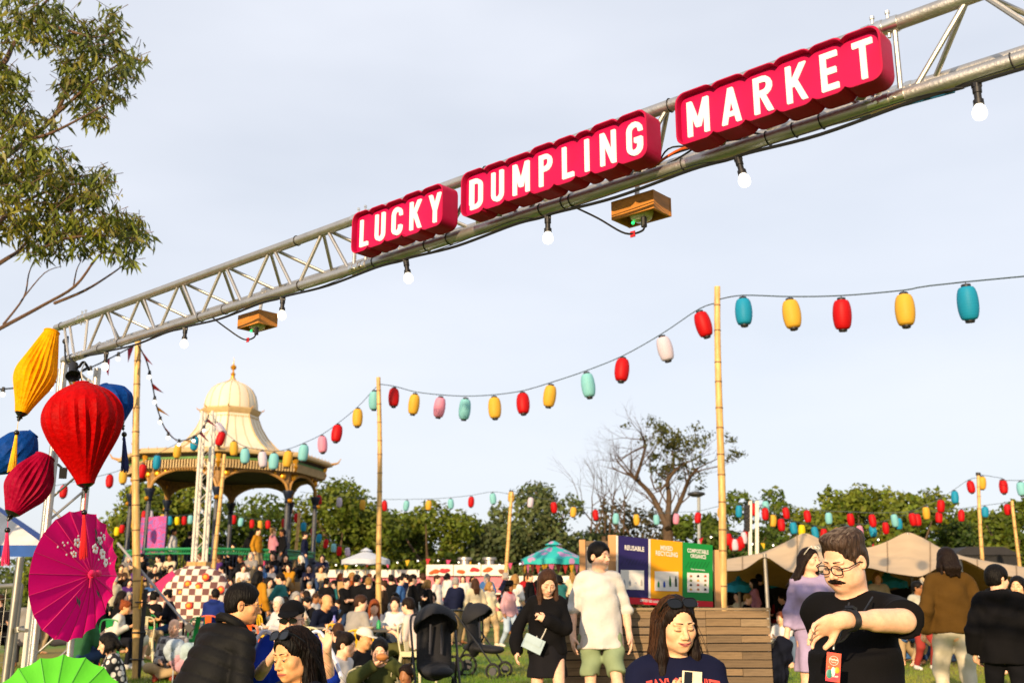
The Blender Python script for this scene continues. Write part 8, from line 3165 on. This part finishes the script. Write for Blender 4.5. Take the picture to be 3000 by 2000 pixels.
TPOOL = [t_ for t_ in TOPS for _ in range(t_[2])]
HPOOL = ['black'] * 5 + ['dark'] * 5 + ['brown'] * 4 + ['blond'] * 2 + ['grey', 'auburn', 'white']
CROWD = []
cr = random.Random(11)


def crowd(px, Y, z, yaw, key, where, top=None, hair=None, style=None, k=None, skin=None, bot=None):
    tn, tc_, _ = next(t_ for t_ in TOPS if t_[0] == top) if top else cr.choice(TPOOL)
    hair = hair or cr.choice(HPOOL)
    style = style or cr.choice(['short', 'short', 'long', 'long', 'bob', 'bun', 'fluffy', 'short'])
    k = k or cr.uniform(.93, 1.05)
    p = W(px, 1740, Y)
    t = thing('person', '', 'person', (p[0], Y, gz(p[0], Y) if z is None else z), R(yaw), 'crowd on the lawn')
    t.scale = (k, k, k)
    d = ARC[key]
    hm = HAIRC[hair] if style != 'hat' else cloth(cr.choice(['#c4b8a0', '#16161a']))
    for nm, m_ in (('body', SKIN[skin or cr.choice(['fair', 'pale', 'tan', 'olive', 'fair', 'brown'])]), ('top', cloth(tc_)), ('trousers', cloth(bot or cr.choice(['#1a1b22', '#2a3c5c', '#15161c', '#a08a68', '#3a3a40', '#5a6a80']))), (style, hm)):
        o = link('hair' if nm == style else nm, d[nm], None, t)
        o.material_slots[0].link = 'OBJECT'
        o.material_slots[0].material = m_
    hn = 'hatted' if style == 'hat' else {'dark': 'dark', 'black': 'black'}.get(hair, hair) + ' haired'
    CROWD.append((px, t, '%s person %s in %s' % (hn, key, tn), where))


def row(n, x0, x1, Y0, Y1, keys, where, z=None, zj=0, yaws=(-180, 180), gap=None):
    for i in range(n):
        px = x0 + (x1 - x0) * (i + .5 + cr.uniform(-.3, .3)) / n
        crowd(px, cr.uniform(Y0, Y1), z, cr.uniform(*yaws), cr.choice(keys), where)


ST, SE = ['standing', 'standing arms folded', 'standing hand raised', 'standing'], ['seated upright', 'seated leaning', 'seated upright']
row(13, 340, 960, 36.2, 36.4, ['seated low'], 'on the upper terrace', z=2.1 - .02, yaws=(-60, 60))
row(13, 330, 970, 35.2, 35.5, ['seated low', 'seated low'], 'on the middle terrace', z=1.7 - .02, yaws=(-60, 60))
row(12, 300, 980, 34.3, 34.5, ['seated low'], 'on the lower terrace', z=1.2 - .02, yaws=(-60, 60))
row(15, 300, 990, 30, 33, SE + ST[:1], 'below the terrace')
row(14, 290, 990, 26.5, 29.5, SE, 'at tables before the terrace')
row(8, 640, 1000, 23, 26, SE, 'at tables left of thin pole')
row(5, 285, 470, 21, 25, SE, 'behind the left bamboo pole')
row(18, 970, 1690, 36, 43, ST, 'far back by the stalls')
row(16, 960, 1660, 30, 35, ST + SE[:1], 'in mid crowd by thin pole')
row(10, 960, 1420, 25, 29, SE + ST[:2], 'in near crowd by thin pole')
row(4, 1500, 1660, 27, 33, ST + SE, 'left of the woman in black')
row(9, 2130, 2330, 25, 27.5, SE + SE + ST[:1], 'under the left of the tent')
row(9, 2560, 3000, 24, 27.5, SE + ST[:1], 'under the right of the tent')
row(6, 2600, 3000, 17.5, 21, ['seated low'], 'on the grass at the right')
row(3, 2270, 2440, 18, 23, ['seated low', 'seated upright'], 'behind the lilac dress')
row(6, 0, 230, 17, 24, ST[:2] + SE, 'behind the left fence')
for a in ((495, 37.6, 90, 'standing', 'white', 'black', 'short'), (545, 38.5, 160, 'standing', 'black', 'black', 'short'), (728, 37.4, 180, 'standing', 'black', 'black', 'long'), (745, 37.4, 70, 'standing', 'mustard', 'dark', 'short'),
          (790, 37.8, 120, 'standing arms folded', 'pink', 'blond', 'bun'), (817, 37.9, -60, 'standing', 'black', 'dark', 'short'), (680, 38.2, -30, 'seated upright', 'black', 'black', 'short'), (885, 38.6, 100, 'standing', 'navy', 'dark', 'short')):
    crowd(a[0], a[1], BSZ + .01, a[2], a[3], 'on the bandstand', *a[4:7])
for a in ((1205, 27.5, 90, 'standing hand raised', 'grey', 'auburn', 'short', 'near the tall table'), (1253, 27, 120, 'standing', 'black', 'blond', 'bob', 'near the tall table'), (1335, 27, 160, 'standing', 'navy', 'grey', 'short', 'near the tall table'),
          (1390, 27.5, 0, 'standing', 'black', 'dark', 'long', 'near the tall table'), (1145, 30, 180, 'standing', 'black', 'black', 'short', 'near the tall table'), (1173, 30, 90, 'standing', 'blue', 'dark', 'short', 'near the tall table'),
          (755, 23.5, 150, 'standing', 'mustard', 'black', 'long', 'behind the quilted jacket'), (785, 24.5, 60, 'standing arms folded', 'cream', 'black', 'long', 'behind the quilted jacket'), (820, 24.5, -100, 'standing hand raised', 'teal', 'dark', 'short', 'behind the quilted jacket'),
          (1015, 26.5, 40, 'standing arms folded', 'black', 'dark', 'short', 'left of the thin pole'), (1045, 26.5, 150, 'standing', 'black', 'black', 'short', 'left of the thin pole'), (690, 33.2, 0, 'seated upright', 'cream', 'brown', 'hat', 'by the lattice mast'), (655, 33., 10, 'seated upright', 'rust', 'dark', 'short', 'by the lattice mast')):
    crowd(a[0], a[1], None, a[2], a[3], a[7], *a[4:7])
byk = {}
for px, t, d, w_ in CROWD:
    byk.setdefault((d, w_), []).append((px, t))
for (d, w_), L_ in byk.items():
    L_.sort(key=lambda q: q[0])
    for i, (px, t) in enumerate(L_):
        t['label'] = ('%s %s' % (d, w_)) if len(L_) == 1 else '%s from left, %s %s' % (ORD[i], d, w_)
